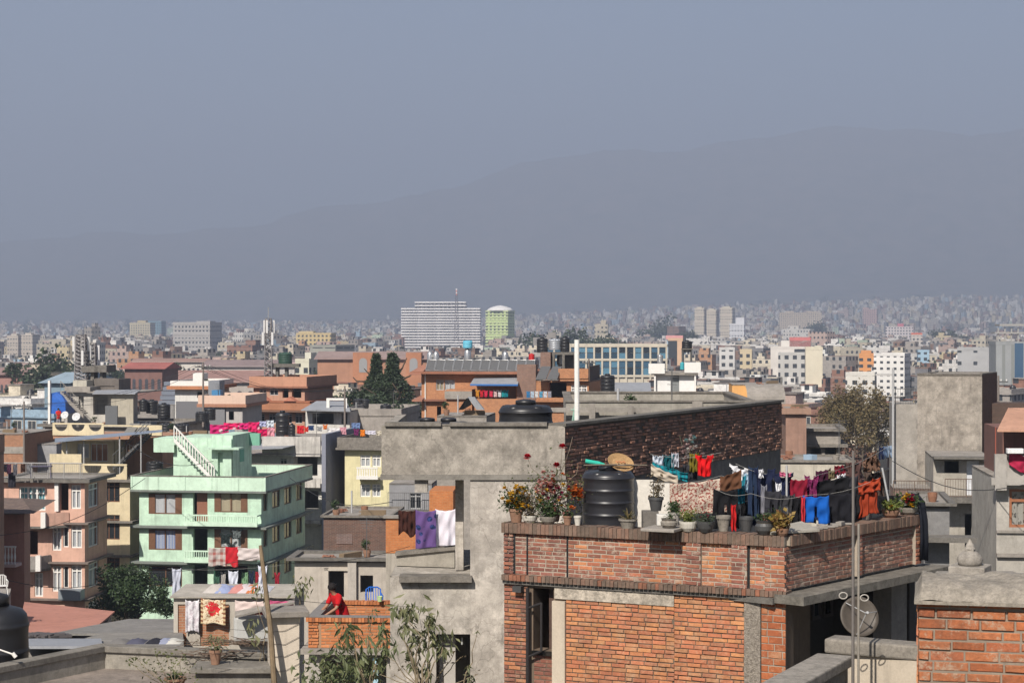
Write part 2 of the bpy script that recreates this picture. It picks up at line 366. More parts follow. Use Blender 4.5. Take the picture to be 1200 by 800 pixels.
def bricks(mb, fr, u0, u1, z0, z1, pal, ch=.068, bl=.235, v=0, holes=(), gap=.014, jut=.006, miss=.0, zs=None, seed=1):
 """real bricks standing a little proud of the mortar sheet, each with its own fired colour; zs(u) shifts courses on a sloping line"""
 r = random.Random(seed); mean = [sum(c[i] for c in pal) / len(pal) for i in range(3)]; nr = int(round((z1 - z0) / ch)); ch = (z1 - z0) / nr
 for j in range(nr):
  z = z0 + j * ch; u = u0 - (bl / 2 if j % 2 else 0) - r.uniform(0, .05)
  while u < u1:
   L = bl * r.choice((1, 1, 1, .97, .52 if r.random() < .25 else 1.03)); a, b = max(u + gap / 2, u0), min(u + L - gap / 2, u1); u += L
   if b - a < .03 or r.random() < miss: continue
   zc = z + ch / 2; uc = (a + b) / 2
   if any(h[0] < uc < h[1] and h[2] < zc < h[3] for h in holes): continue
   c = r.choice(pal); k = r.uniform(.85, 1.13); t = tuple(min(.8, (x * .62 + y_ * .38) * k) for x, y_ in zip(c, mean))
   q = r.uniform(-jut, jut) + .008; za, zb = z + gap / 2 + r.uniform(-.003, .004), z + ch - gap / 2 + r.uniform(-.005, .003)
   s1 = zs(a) if zs else 0; s2 = zs(b) if zs else 0; e = .006; i1 = r.uniform(0, .007); i2 = r.uniform(0, .007)
   P = [fr.p(a, v, za + s1), fr.p(b, v, za + s2), fr.p(b, v, zb + s2), fr.p(a, v, zb + s1),
                 fr.p(a + e, v - q, za + e * .6 + i1 + s1), fr.p(b - e, v - q, za + e * .6 + s2), fr.p(b - e, v - q, zb - e * .6 - i2 + s2), fr.p(a + e, v - q, zb - e * .6 + s1)]
   mb.add(P, [(4, 5, 6, 7), (0, 1, 5, 4), (1, 2, 6, 5), (2, 3, 7, 6), (3, 0, 4, 7)], t)
# ---------------------------------------------------------------- terrain, hills, haze
def lerp(a, b, t): return a + (b - a) * t
def smooth(t): t = np.clip(t, 0, 1); return t * t * (3 - 2 * t)
_rs = np.random.RandomState(5)
_ph = _rs.uniform(0, 6.28, (24, 3)); _fr = _rs.uniform(-1, 1, (24, 2))
def wob(x, y, s):
 q = np.zeros_like(x, dtype=float)
 for k in range(24):
  f = (1 + k * .55) / s; q += np.sin(x * _fr[k, 0] * f * 6 + y * _fr[k, 1] * f * 6 + _ph[k, 0]) / (1 + k * .6)
 return q
RX = [-1200, -400, 0, 150, 300, 400, 500, 600, 700, 800, 900, 1000, 1200, 1600, 2400]
RY = [300, 300, 291, 273, 259, 240, 224, 203, 187, 181, 165, 153, 157, 150, 170]
def terrain(x, y):
 x = np.asarray(x, float); y = np.asarray(y, float); Y = np.maximum(y, 50)
 px = 600 + x / Y * F
 base = smooth((Y - 2300) / 3600) * (40 + 78 * smooth((px - 350) / 800))
 D = 9300.0
 H = 25 + (385 - np.interp(px, RX, RY) + 3.2 * np.sin(px / 47) + 2.2 * np.sin(px / 19 + 1) + 1.1 * np.sin(px / 7.3) + 5 * np.sin(px / 130 + 2)) / F * D
 s = smooth((Y - 6000) / (D - 6000)); z = base + (H - base) * s ** 1.15 + s * (1 - smooth((Y - D) / 500) * .4) * wob(x, y, 2600) * 16 * (1 - s * .6) + s * wob(x, y, 500) * 3
 z = np.where(Y > D, z - (Y - D) * .12, z)
 return z
def terrain_mesh():
 ys = np.concatenate([np.linspace(-600, 2200, 15), np.linspace(2400, 5600, 24), np.linspace(5700, 11000, 90)])
 ts = np.linspace(-1, 1, 120); v = []
 for y in ys:
  hw = 900 + max(0, y) * .42
  xs = ts * hw; zz = terrain(xs, np.full_like(xs, y)); zz = np.where(y < 2300, 0, zz)
  v.append(np.stack([xs, np.full_like(xs, y), zz], 1))
 v = np.concatenate(v); n = len(ts); f = [(j * n + i, j * n + i + 1, (j + 1) * n + i + 1, (j + 1) * n + i) for j in range(len(ys) - 1) for i in range(n - 1)]
 me = bpy.data.meshes.new('terrain'); me.from_pydata(v.tolist(), [], f); me.polygons.foreach_set('use_smooth', [True] * len(me.polygons))
 o = bpy.data.objects.new('terrain', me); col.objects.link(o); tag(o, kind='structure')
 n_ = NT('terrain'); vv = n_.coord(); a = n_.ramp(n_.noise(vv, .012, 8, .75), [(.4, 0.0), (.6, 1.0)])
 cc = n_.mix(a, (.055, .06, .035), (.15, .125, .09)); me.materials.append(n_.fin(cc, .95, .1))
terrain_mesh()
def haze():
 m = MB(); m.box(-5200, 5200, -2500, 11300, -1.5, HAZE_TOP); o = m.build('haze', None, origin=(0, 0, 0)); tag(o, kind='stuff')
 mt = bpy.data.materials.new('haze'); mt.use_nodes = True; t = mt.node_tree; t.nodes.clear()
 out = t.nodes.new('ShaderNodeOutputMaterial'); pv = t.nodes.new('ShaderNodeVolumePrincipled')
 pv.inputs['Color'].default_value = (.382, .443, .575, 1); pv.inputs['Density'].default_value = HAZE_D; pv.inputs['Anisotropy'].default_value = 0.05
 t.links.new(pv.outputs[0], out.inputs['Volume']); o.data.materials.append(mt)
haze()
# ---------------------------------------------------------------- trees
def leaves(mb, P, S, seed, droop=0.0, asp=.45):
 """one four-sided leaf per point of P, length S"""
 q = np.random.RandomState(seed & 0x7fffffff); P = np.asarray(P, float); n = len(P)
 if n == 0: return
 nz = lambda a: a / np.maximum(1e-9, np.linalg.norm(a, axis=1))[:, None]
 d = q.normal(size=(n, 3)); d[:, 2] = d[:, 2] * .7 - droop; d = nz(d); S = np.asarray(S, float)[:, None]
 sd_ = nz(np.cross(d, q.normal(size=(n, 3)))) * S * asp / 2; up = nz(np.cross(d, sd_)) * S * .06
 V = np.stack([P, P + d * S * .45 + sd_ + up, P + d * S, P + d * S * .45 - sd_ + up], 1).reshape(-1, 3)
 o = len(mb.v); mb.v += V.tolist(); mb.f += (np.arange(4 * n).reshape(n, 4) + o).tolist(); mb.c += [None] * n
def crown(mb, c, rx, ry, rz, n, size, clumps=14, seed=1, flat=0.0, droop=0.0, asp=.45, bottom=-.6):
 r = random.Random(seed); cs = []; cr = []
 for k in range(clumps):
  while True:
   q = Vector((r.uniform(-1, 1), r.uniform(-1, 1), r.uniform(bottom, 1)))
   if q.length < 1: break
  q = q * (.45 + .45 * r.random()) / max(.35, q.length) * q.length ** .4
  cs.append((q.x * rx, q.y * ry, q.z * rz)); cr.append(r.uniform(.24, .48))
 g = np.random.RandomState(seed * 7 + 3); k = g.randint(0, clumps, n); d = g.normal(size=(n, 3)) * (1, 1, .8)
 d = d / np.linalg.norm(d, axis=1)[:, None] * (g.rand(n) ** .4 * np.array(cr)[k])[:, None]
 leaves(mb, np.array(tuple(c)) + np.array(cs)[k] + d * (rx, ry, rz), size * g.uniform(.6, 1.3, n), seed, droop, asp)
def leaf(mb, p, s, r, droop=0.0, asp=.45, d=None):
 d = d or Vector((r.gauss(0, 1), r.gauss(0, 1), r.gauss(0, .7) - droop)); d = d.normalized()
 side = d.cross(Vector((r.gauss(0, 1), r.gauss(0, 1), r.gauss(0, 1)))).normalized() * s * asp / 2
 up = d.cross(side).normalized() * s * .06
 mb.add([p, p + d * s * .45 + side + up, p + d * s, p + d * s * .45 - side + up], [(0, 1, 2, 3)])
def limb(mb, a, b, r0, r1, r, n=5, seg=4, wig=.08):
 a = Vector(a); b = Vector(b); L = (b - a).length; pts = [a]
 for k in range(1, seg): pts.append(a.lerp(b, k / seg) + Vector((r.gauss(0, wig), r.gauss(0, wig), r.gauss(0, wig * .5))) * L)
 pts.append(b); mb.tube(pts, r0, n, r2=r1); return pts
BARK = lambda c=(.10, .075, .055): plain(c, .95, .1, name='bark', var=.5, scale=20, bump=.5)
def tree(name, loc, h, rx, rz, n, size, label, cat='tree', group=None, lm=None, bark=None, seed=1, trunk_h=.4, clumps=14, asp=.45, conifer=False):
 r = random.Random(seed); t = thing(name, loc, label, cat, group); L = Vector(loc); m = MB()
 top = L + Vector((0, 0, h * (.9 if conifer else .75))); pts = limb(m, L, top, h * .03 + .05, h * .008, r, 7, 5, .02)
 for k in range(9):
  p = pts[1 + k % 4]; q = p + Vector((r.uniform(-1, 1) * rx * .75, r.uniform(-1, 1) * rx * .75, r.uniform(.3, 1) * rz * .6)); limb(m, p, q, h * .012, h * .004, r, 5, 3)
 m.build('trunk', bark or BARK(), t, smooth=True); c = MB()
 if conifer:
  g = np.random.RandomState(seed); q = g.rand(n) ** .8; z = h * (.12 + .86 * q); a = g.uniform(0, 6.28, n); lay = .75 + .25 * np.sin(z * 2.4 / max(1, h * .12))
  rad = rx * (1.02 - q) ** .75 * lay * (.35 + .65 * g.rand(n) ** .5)
  leaves(c, np.stack([L.x + np.cos(a) * rad, L.y + np.sin(a) * rad, L.z + z - rad * .12], 1), size * g.uniform(.6, 1.3, n), seed, .3, asp)
 else: crown(c, L + Vector((0, 0, h - rz)), rx, rx, rz, n, size, clumps, seed, asp=asp)
 c.build('crown', lm or leafmat(), t); return t
def far_tree(x, y, h, rx, label, grp, seed, lm): # a distant broadleaf tree
 z = float(terrain(x, y)) if y > 2300 else 0.0
 return tree('broadleaf_tree', (x, y, z - .3), h, rx, h * .45, 520, max(.7, rx * .17), label, 'tree', grp, lm, seed=seed, clumps=16, asp=.7)
# ---------------------------------------------------------------- the city: individual houses first, the far mass as one object
LAND = []   # (px0, px1, Y, lowest visible row) of the landmark buildings: nothing procedural may stand in front of them
def blocked(px, pxw, Y, ytop, ztop=None):
 for a, b, YL, yb in LAND:
  if px + pxw > a and px - pxw < b and Y < YL + 4 and ytop < yb: return yb
 return None
PAL = [('dull brick', (.25, .135, .10), 3.5), ('cream', (.60, .54, .43), 5), ('white', (.72, .70, .67), 8), ('concrete grey', (.36, .33, .30), 7), ('pale pink', (.52, .39, .34), 2.5),
       ('pale blue', (.33, .45, .55), 1), ('buff yellow', (.56, .47, .3), 1.6), ('pale green', (.42, .5, .4), .7), ('brown', (.22, .14, .105), 2.5), ('orange', (.5, .28, .16), .7), ('slate grey', (.2, .2, .21), 2)]
PW = [p[2] for p in PAL]
ANG0 = R(-27)
def house_mesh(mb, wd, dp, h, wall, roof, r, cabin=True, storeys=3):
 """walls with parapet, floor slabs, roof deck and stair cabin, centred on 0,0"""
 f = Fr((-wd / 2 * math.cos(0), -dp / 2), 0)
 x0, x1, y0, y1 = -wd / 2, wd / 2, -dp / 2, dp / 2
 mb.tint = wall; t = .2
 P = [(x0, y0), (x1, y0), (x1, y1), (x0, y1)]
 for i in range(4):
  a, b = P[i], P[(i + 1) % 4]; mb.quad((*a, 0), (*b, 0), (*b, h), (*a, h))
 mb.tint = roof; mb.quad((x0, y0, h), (x1, y0, h), (x1, y1, h), (x0, y1, h))
 e = .35; mb.tint = tuple(c * .8 for c in wall)
 for k in range(1, storeys + 1):
  z = h * k / storeys; mb.box(x0 - e, x1 + e, y0 - e, y1 + e, z - .14, z + .02 + .01 * k)
 mb.tint = wall; ph = r.uniform(.7, 1.1)
 mb.box(x0, x1, y0, y0 + t, h + .06, h + ph); mb.box(x0, x1, y1 - t, y1, h + .06, h + ph)
 mb.box(x0, x0 + t, y0 + t, y1 - t, h + .06, h + ph); mb.box(x1 - t, x1, y0 + t, y1 - t, h + .06, h + ph)
 if cabin:
  cx = r.uniform(x0 + 2, x1 - 2) if wd > 5 else 0; cw = r.uniform(2.4, min(4, wd * .6)); mb.box(cx - cw / 2, cx + cw / 2, y1 - 4.2, y1 - .4, h + .06, h + 2.5)
  mb.tint = roof; mb.box(cx - cw / 2 - .25, cx + cw / 2 + .25, y1 - 4.45, y1 - .2, h + 2.5, h + 2.63)
ZONES = [(70, 'at the far left'), (150, 'below the twin beige towers'), (260, 'before the grey office block'), (360, 'around the mobile mast'), (440, 'left of the two dark conifers'),
         (520, 'below the striped high-rise'), (610, 'below the lime green tower'), (700, 'behind the solar panels'), (790, 'beside the blue glass office'), (870, 'below the three slim towers'),
         (960, 'left of the cream block'), (1050, 'near the white office'), (1130, 'above the bare cement block'), (1300, 'at the far right')]
def zone(px):
 for a, b in ZONES:
  if px < a: return b
 return ZONES[-1][1]
lw = {}
def unique(lab, extra):
 """keep adding true details until the label is used once"""
 for e in [''] + extra:
  l = lab + ('' if e[:1] == ',' else ' ') + e if e else lab
  if l not in lw: lw[l] = 1; return l
 lw[l] = lw[l] + 1; return l
def build_city():
 r = random.Random(21); ca, sa = math.cos(ANG0), math.sin(ANG0)
 wt = tinted('house_paint', .92, .9, .5, .1, windows=True, dirt=.25); cand = []
 # near belt on a jittered street grid
 step = 13.0
 for i in range(-60, 100):
  for j in range(-60, 100):
   gx, gy = i * step + (6 * (i // 4)), j * step + 5 * (j // 5); x = gx * ca - gy * sa + r.uniform(-2, 2); y = gx * sa + gy * ca + r.uniform(-2, 2)
   if y < 235 or y > 900 or abs(x) > y * .27 + 14: continue
   wd, dp = r.uniform(7, 12), r.uniform(7, 12); st = r.choice((2, 3, 3, 4, 4, 5)) if y > 330 else r.choice((2, 2, 3, 3, 4)); h = st * 2.85 + r.uniform(0, .6)
   if r.random() < .1: continue
   px = 600 + x / y * F; pw = 7.5 / y * F; yt = HY + (CZ - h - 3.2) / y * F
   lim = blocked(px, pw, y, yt)
   while lim and h > 5.5: h -= 2.85; st -= 1; yt = HY + (CZ - h - 3.2) / y * F; lim = blocked(px, pw, y, yt)
   if lim or st < 1: continue
   cand.append((y, x, wd, dp, h, st, px))
 cand.sort(); near, rest = cand[:285], cand[285:]
 tank0 = None; ntank = 0; M_STUB = plain((.3, .28, .26), .9, name='stub_cement')
 win_m = plain((.055, .06, .065), .25, .5, name='dark_window', var=.1)
 fram = plain((.5, .47, .42), .7, name='window_surround')
 for q, (y, x, wd, dp, h, st, px) in enumerate(near):
  nm, c, _ = r.choices(PAL, PW)[0]; k = r.uniform(.85, 1.12); c = tuple(min(.8, a * k) for a in c); roof = r.choice([(.3, .27, .24), (.26, .24, .22), (.38, .35, .31), (.2, .17, .15), (.3, .14, .1)])
  cab = r.random() < .65; big = q < 110
  dist = 'near' if y < 330 else 'middle' if y < 450 else 'far'
  num = {1: 'one', 2: 'two', 3: 'three', 4: 'four', 5: 'five'}[st]
  lab = unique(f'{dist} {nm} {num} storey house {zone(px)}', [('with stair cabin' if cab else 'with bare roof') + e_ for e_ in ('', ', broad front' if wd > 9.5 else ', narrow front')])
  ang = ANG0 + r.uniform(-.12, .12) + (math.pi / 2 if r.random() < .3 else 0)
  t = thing('town_house', (x, y, 0), lab, 'house', 'flat-roofed houses in the town beyond'); t.rotation_euler = (0, 0, ang)
  m = MB(); house_mesh(m, wd, dp, h, c, roof, r, cab, st)
  m.v = [(a + x, b + y, cz) for a, b, cz in m.v]; o = m.build('walls', tinted('house_wall', .92, 1.1, .5, .15, dirt=.35) if big else wt, t)
  if big:
   n = max(2, int(wd // 2.6))
   for s in range(st):
    for e in range(n):
     if r.random() < .15: continue
     u = -wd / 2 + wd * (e + .5) / n; z = h * s / st + 1.0; ww = r.uniform(.5, .75)
     fm = MB(); fm.box(x + u - ww - .1, x + u + ww + .1, y - dp / 2 - .05, y - dp / 2 - .002, z - .1, z + 1.5)
     fo = fm.build('window', fram, t); pn = MB(); pn.box(x + u - ww, x + u - .05, y - dp / 2 - .08, y - dp / 2 - .052, z, z + 1.4); pn.box(x + u + .05, x + u + ww, y - dp / 2 - .08, y - dp / 2 - .052, z, z + 1.4); pn.build('pane', win_m, fo)
  if q < 90:
   for sx in (-1, 1):
    if r.random() < .7: cm_ = MB(); cm_.box(x + sx * (wd / 2 - .3) - .14, x + sx * (wd / 2 - .3) + .14, y - dp / 2 + .02, y - dp / 2 + .3, h + .08, h + r.uniform(1.4, 2.4)); cm_.build('column_stub', M_STUB, t)
   if r.random() < .4: cm_ = MB(); a_ = r.uniform(-wd / 2 + .5, 0); cm_.box(x + a_, x + a_ + r.uniform(2, 3.4), y - dp / 2 + .6, y, h + 1.9, h + 1.98); cm_.box(x + a_ + .1, x + a_ + 1.8, y - .3, y - .1, h + .08, h + 1.9); cm_.build('roof_shelter', M_STUB, t)
  if y < 520 and r.random() < .6 and ntank < 130:
   ntank += 1; tx, ty = r.uniform(-wd / 2 + 1, wd / 2 - 1), r.uniform(-dp / 2 + 1, 0); X = x + tx * math.cos(ang) - ty * math.sin(ang); Y_ = y + tx * math.sin(ang) + ty * math.cos(ang)
   if tank0 is None:
    tm = MB(); tm.lathe((X, Y_, h + .06), [(.1, 0), (.55, .02), (.57, .4), (.53, .42), (.57, .46), (.57, .8), (.53, .82), (.57, .86), (.56, 1.15), (.3, 1.35), (.3, 1.42), (.05, 1.45)], 14)
    tank0 = tm.build('water_tank', tankmat(), smooth=True); tag(tank0, unique(f'black tank on {dist} {nm} {num} storey roof {zone(px)}', [', left part' if tx < 0 else ', right part']), 'water tank', 'black tanks on the far town roofs')
   else:
    c_ = tank0.copy(); col.objects.link(c_); c_.location = (X, Y_, h + .06); c_['label'] = unique(f'black tank on {dist} {nm} {num} storey roof {zone(px)}', [', left part' if tx < 0 else ', right part']); c_.scale = (r.uniform(.9, 1.25),) * 3
 # everything farther: one mass
 V = []; Fc = []; Tn = []
 def addbox(x, y, z0, wd, dp, h, an, wc, rc, extra):
  c, s = math.cos(an), math.sin(an)
  def ring(w_, d_, ox=0, oy=0): return [(x + (ox + a) * c - (oy + b) * s, y + (ox + a) * s + (oy + b) * c) for a, b in ((-w_, -d_), (w_, -d_), (w_, d_), (-w_, d_))]
  def bx(rg, za, zb, wc, rc):
   o = len(V); V.extend([(*p, za) for p in rg]); V.extend([(*p, zb) for p in rg])
   for i in range(4): Fc.append((o + i, o + (i + 1) % 4, o + (i + 1) % 4 + 4, o + i + 4)); Tn.append(wc)
   Fc.append((o + 4, o + 5, o + 6, o + 7)); Tn.append(rc)
  bx(ring(wd / 2, dp / 2), z0 - 6, z0 + h, wc, rc)
  if extra: ox = r.uniform(-wd / 4, wd / 4); bx(ring(wd * .2, dp * .2, ox, dp * .2), z0 + h + .01, z0 + h + 2.6, wc, rc)
 for (y, x, wd, dp, h, st, px) in rest:
  nm, c, _ = r.choices(PAL, PW)[0]; k = r.uniform(.8, 1.15); addbox(x, y, 0, wd, dp, h, ANG0 + r.uniform(-.2, .2), tuple(min(.8, a * k) for a in c), r.choice([(.3, .27, .24), (.4, .37, .33), (.25, .13, .09)]), r.random() < .5)
 y = 900.0
 while y < 5100:
  st = 15 + (y - 900) * .004; hw = y * .275 + 20; xs = np.arange(-hw, hw, st * 1.07); X_ = xs + np.array([r.uniform(-5, 5) for _ in xs]); Ya = y + np.array([r.uniform(-st / 2, st / 2) for _ in xs])
  G = wob(X_, Ya, 900); Z = np.where(Ya > 2300, terrain(X_, Ya), 0.0)
  for X, Y_, g, z0 in zip(X_.tolist(), Ya.tolist(), G.tolist(), Z.tolist()):
   px = 600 + X / Y_ * F
   dens = .92 if Y_ < 3500 else .8 - .5 * (Y_ - 3500) / 2800
   if r.random() > dens or g > 1.75: continue
   h = r.choice((6, 9, 9, 12, 12, 15, 15)) + r.uniform(0, 2); h = h + (r.random() < .02) * r.uniform(3, 12)
   q_ = 1 if Y_ < 2200 else .72; h *= 1 if Y_ < 2200 else .8; wd, dp = r.uniform(7, 14) * q_, r.uniform(7, 14) * q_
   if r.random() < .05: wd *= 2.4
   yt = HY + (CZ - z0 - h - 2.6) / Y_ * F
   if blocked(px, 9 / Y_ * F, Y_, yt): continue
   nm, c, _ = r.choices(PAL, [p[2] * (1.3 if p[0] in ('white', 'cream') else 1.5 if 'grey' in p[0] else 1) for p in PAL])[0]; k = r.uniform(.8, 1.2)
   addbox(X, Y_, z0, wd, dp, h, ANG0 + r.uniform(-.4, .4), tuple(min(.8, a * k * .95) for a in c), r.choice([(.25, .23, .21), (.36, .33, .31), (.2, .12, .09), (.3, .28, .27)]), r.random() < .4)
  y += st
 me = bpy.data.meshes.new('distant_city'); me.from_pydata(V, [], Fc)
 uv = me.uv_layers.new(name='uv'); nf = len(Fc); a = np.empty(nf * 3, dtype=np.float32); me.polygons.foreach_get('normal', a); N = np.repeat(a.reshape(-1, 3), 4, axis=0)
 P = np.array(V)[np.array(Fc).ravel()]; l = np.maximum(1e-6, np.hypot(N[:, 0], N[:, 1])); U = P[:, 0] * -N[:, 1] / l + P[:, 1] * N[:, 0] / l
 q = np.empty(nf * 8, dtype=np.float32); q[0::2] = U; q[1::2] = P[:, 2]; uv.data.foreach_set('uv', q)
 ca_ = me.color_attributes.new('tint', 'FLOAT_COLOR', 'CORNER'); cc = np.ones((nf, 4), dtype=np.float32); cc[:, :3] = Tn; ca_.data.foreach_set('color', np.repeat(cc, 4, axis=0).ravel())
 me.materials.append(wt); o = bpy.data.objects.new('distant_city', me); col.objects.link(o); tag(o, 'mass of small pale and brick red houses filling the hazy valley', 'houses', kind='stuff')
 # wooded patches between the houses, too far to count
 m = MB(); y = 262.0; PP = []; SS = []; g_ = np.random.RandomState(8)
 while y < 5900:
  st = 24 + (y - 262) * .02; xs = np.arange(-(y * .275 + 20), y * .275 + 20, st * 1.1); X_ = xs + g_.uniform(-9, 9, len(xs)); Ya = y + g_.uniform(-9, 9, len(xs))
  G = wob(X_, Ya, 900); Z = terrain(X_, Ya) if y > 2300 else np.zeros(len(xs)); y += st
  for X, Y_, g, z0 in zip(X_, Ya, G, Z):
   px = 600 + X / Y_ * F; pw = .16 + (.75 if g > 1.35 else 0) + (.35 if Y_ > 3300 and px < 700 else 0)
   if r.random() > pw: continue
   h = r.uniform(8, 15) + (Y_ > 2500) * 3
   if blocked(px, 12 / Y_ * F, Y_, HY + (CZ - z0 - h) / Y_ * F): continue
   rx = r.uniform(4, 8) * (1 + (Y_ > 2500) * .8); n = 420 if Y_ < 520 else 130 if Y_ < 1200 else 46
   PP.append(np.array((X, Y_, z0 + h * .55)) + g_.normal(size=(n, 3)) * (.5 * rx, .5 * rx, .21 * h)); SS.append((.6 if Y_ < 520 else 1.4 if Y_ < 1200 else 3.4) * g_.uniform(.6, 1.3, n))
 leaves(m, np.concatenate(PP), np.concatenate(SS), 4, 0, .9)
 o = m.build('distant_trees', leafmat((.05, .065, .03), (.03, .045, .022), 'far_leaf', .1), origin=(0, 0, 0)); tag(o, 'dark green clumps of trees scattered through the hazy town', 'trees', kind='stuff')
def tankmat(): return plain((.018, .018, .02), .42, .5, name='black_plastic', var=.35, scale=5)
# ---------------------------------------------------------------- landmark buildings far off
def winwall(c, su=3.0, sv=3.0, lo=(.25, .3), hi=(.75, .8), wc=(.04, .045, .05), name='office_wall'):
 n = NT(name); tc = n.n('TexCoord'); sp = n.n('SeparateXYZ'); n.l(tc.outputs['UV'], sp.inputs[0])
 fu = n.math('FRACT', n.math('DIVIDE', sp.outputs[0], su)); fv = n.math('FRACT', n.math('DIVIDE', sp.outputs[1], sv))
 mk = n.math('MULTIPLY', n.math('MULTIPLY', n.math('GREATER_THAN', fu, lo[0]), n.math('LESS_THAN', fu, hi[0])), n.math('MULTIPLY', n.math('GREATER_THAN', fv, lo[1]), n.math('LESS_THAN', fv, hi[1])))
 ge = n.n('NewGeometry'); s2 = n.n('SeparateXYZ'); n.l(ge.outputs['Normal'], s2.inputs[0]); mk = n.math('MULTIPLY', mk, n.math('LESS_THAN', n.math('ABSOLUTE', s2.outputs[2]), .5))
 v = n.coord(); cc = n.mix(.3, c, n.ramp(n.noise(v, .12, 6, .7), [(.3, .3), (.7, 1.0)]), 'MULTIPLY'); cc = n.mix(mk, cc, wc); return n.fin(cc, .85, .2)
def block(name, label, cat, px0, px1, yt, Y, yb, c, depth=14, ang=-14, su=3.0, sv=3.0, bands=None, parapet=True, roof=None, wc=(.04, .045, .05), lo=(.25, .3), hi=(.75, .8), extra=()):
 fr = Fr(at(px0, yt, Y), R(ang)); W = solve_u(fr, px1); zt = zat(yt, Y); zb = float(terrain(*fr.p(W / 2, 0, 0)[:2])) if Y > 2300 else 0.0
 LAND.append((px0, px1, Y, yb)); t = thing(name, fr.p(W / 2, depth / 2, zb), label, cat)
 m = MB(); m.box(0, W, 0, depth, zb - 1, zt - (1 if parapet else 0), fr); m.build('walls', winwall(c, su, sv, lo, hi, wc), t)
 if parapet:
  m = MB(); th = .4; z0, z1 = zt - .998, zt
  m.box(-.05, W + .05, -.05, th, z0, z1, fr); m.box(-.05, W + .05, depth - th, depth + .05, z0, z1, fr); m.box(-.05, th, th, depth - th, z0, z1, fr); m.box(W - th, W + .05, th, depth - th, z0, z1, fr)
  m.build('parapet', plain(tuple(x * .95 for x in c), .9, .2, name='parapet_paint', scale=.4), t)
 if bands:
  bc, n, out = bands; m = MB(); H = zt - zb
  for k in range(1, n + 1): z = zb + H * k / n; m.box(-out, W + out, -out, depth + out, z - H / n * .42, z - .002 * k, fr)
  m.build('floor_bands', plain(bc, .85, .2, name='band_paint', scale=.4), t)
 for (a, b, y, cc, nm) in extra:
  ua, ub = solve_u(fr, a), solve_u(fr, b); m = MB(); m.box(ua, ub, depth * .15, depth * .6, zt - .5, zat(y, Y), fr); m.build(nm, plain(cc, .85, .2, name='roof_room_paint', scale=.4), t)
 return t, fr, W
def hotel():
 Y = 1900; fr = Fr(at(470, 400, Y), R(-3)); t = thing('striped_hotel', fr.p(38, 8, 0), 'long white high-rise with dark horizontal stripes and rippled balconies on the skyline', 'hotel'); LAND.append((468, 565, Y, 404))
 core = MB(); bands = MB(); W = solve_u(fr, 563); zt0 = zat(361, Y); zt1 = zat(353.5, Y); n = 16
 core.box(.8, W - .8, 1.6, 22, -1, zt0 - 1, fr); ua, ub = solve_u(fr, 486), solve_u(fr, 546); core.box(ua + .5, ub - .5, 1.6, 20, zt0 - 1.01, zt1 - 1.2, fr)
 def wave(u): return -1.3 * abs(math.sin(u / W * math.pi * 4.5)) 
 def band(u0, u1, z, h):
  k = max(8, int((u1 - u0) / 1.4)); P = [(u0 + (u1 - u0) * i / k) for i in range(k + 1)]
  pts = [(u, wave(u)) for u in P] + [(u1, 18), (u0, 18)]; xy = [tuple(fr.p(u, v, 0)[:2]) for u, v in pts]; bands.prism(xy, z, z + h)
 for k in range(n): band(0, W, 2 + (zt0 - 2) * (k + 1) / n - 1.25, 1.25)
 for k in range(2): band(ua, ub, zt0 + (zt1 - zt0) * (k + 1) / 2 - 1.2, 1.2)
 core.build('recessed_floors', winwall((.30, .29, .32), 4.2, 3.0, (.3, .1), (.8, .7)), t); bands.build('balcony_bands', plain((.8, .78, .77), .7, name='white_render', var=.08, scale=.2), t)
hotel()
t, fr, W = block('lime_tower', 'lime green round-cornered tower with a low white dome right of the striped high-rise', 'tower', 569.5, 595, 364, 1800, 391, (.50, .62, .26), 18, -20, 4.0, 3.2, ((.62, .70, .36), 16, .5), parapet=False, lo=(.3, .2), hi=(.8, .75))
m = MB(); m.lathe(fr.p(W / 2, 9, zat(364, 1800)), [(W * .56, 0), (W * .56, .8), (W * .45, 2.6), (W * .28, 4.0), (W * .1, 4.9), (.2, 5.1)], 20); m.build('dome', plain((.78, .76, .74), .6, name='dome_paint'), t, smooth=False)
block('office_block', 'wide grey office block with a dense window grid on the left skyline', 'office building', 203, 246, 377.5, 1500, 405, (.42, .40, .38), 26, -12, 2.9, 3.1, ((.40, .38, .36), 7, .25), extra=((228, 244, 376, (.36, .35, .34), 'plant_room'),))
for a, b, yt, lab in ((8.5, 21, 393, 'left one of two slim beige apartment towers at the left edge'), (25, 38, 392, 'right one of two slim beige apartment towers at the left edge')):
 block('apartment_tower', lab, 'tower', a, b, yt, 1600, 414, (.52, .45, .37), 12, -16, 2.6, 2.9, ((.56, .5, .43), 11, .3), extra=((a + 3, b - 3, yt - 2, (.5, .45, .38), 'lift_room'),))
block('hill_apartments', 'buff apartment block with a teal wing on the hazy left rise', 'apartment block', 152, 176, 378, 2300, 391, (.52, .46, .32), 15, -12, 3, 3, extra=((160, 170, 375.5, (.5, .42, .25), 'roof_room'),))
block('hill_apartments', 'teal glass block beside the buff apartments on the hazy left rise', 'office building', 172, 189, 376, 2350, 391, (.16, .26, .32), 15, -12, 3, 3)
t, fr, W = block('sculpted_tower_block', 'white block with tall slotted fins on its front, left of the roof mast', 'office building', 85, 112, 401, 900, 422, (.6, .57, .5), 12, -10, 2.6, 3, extra=((87, 90, 394, (.65, .62, .56), 'fin'), (93, 96, 396, (.65, .62, .56), 'fin'), (101, 104, 395, (.65, .62, .56), 'fin'), (107, 111, 398, (.65, .62, .56), 'fin')))
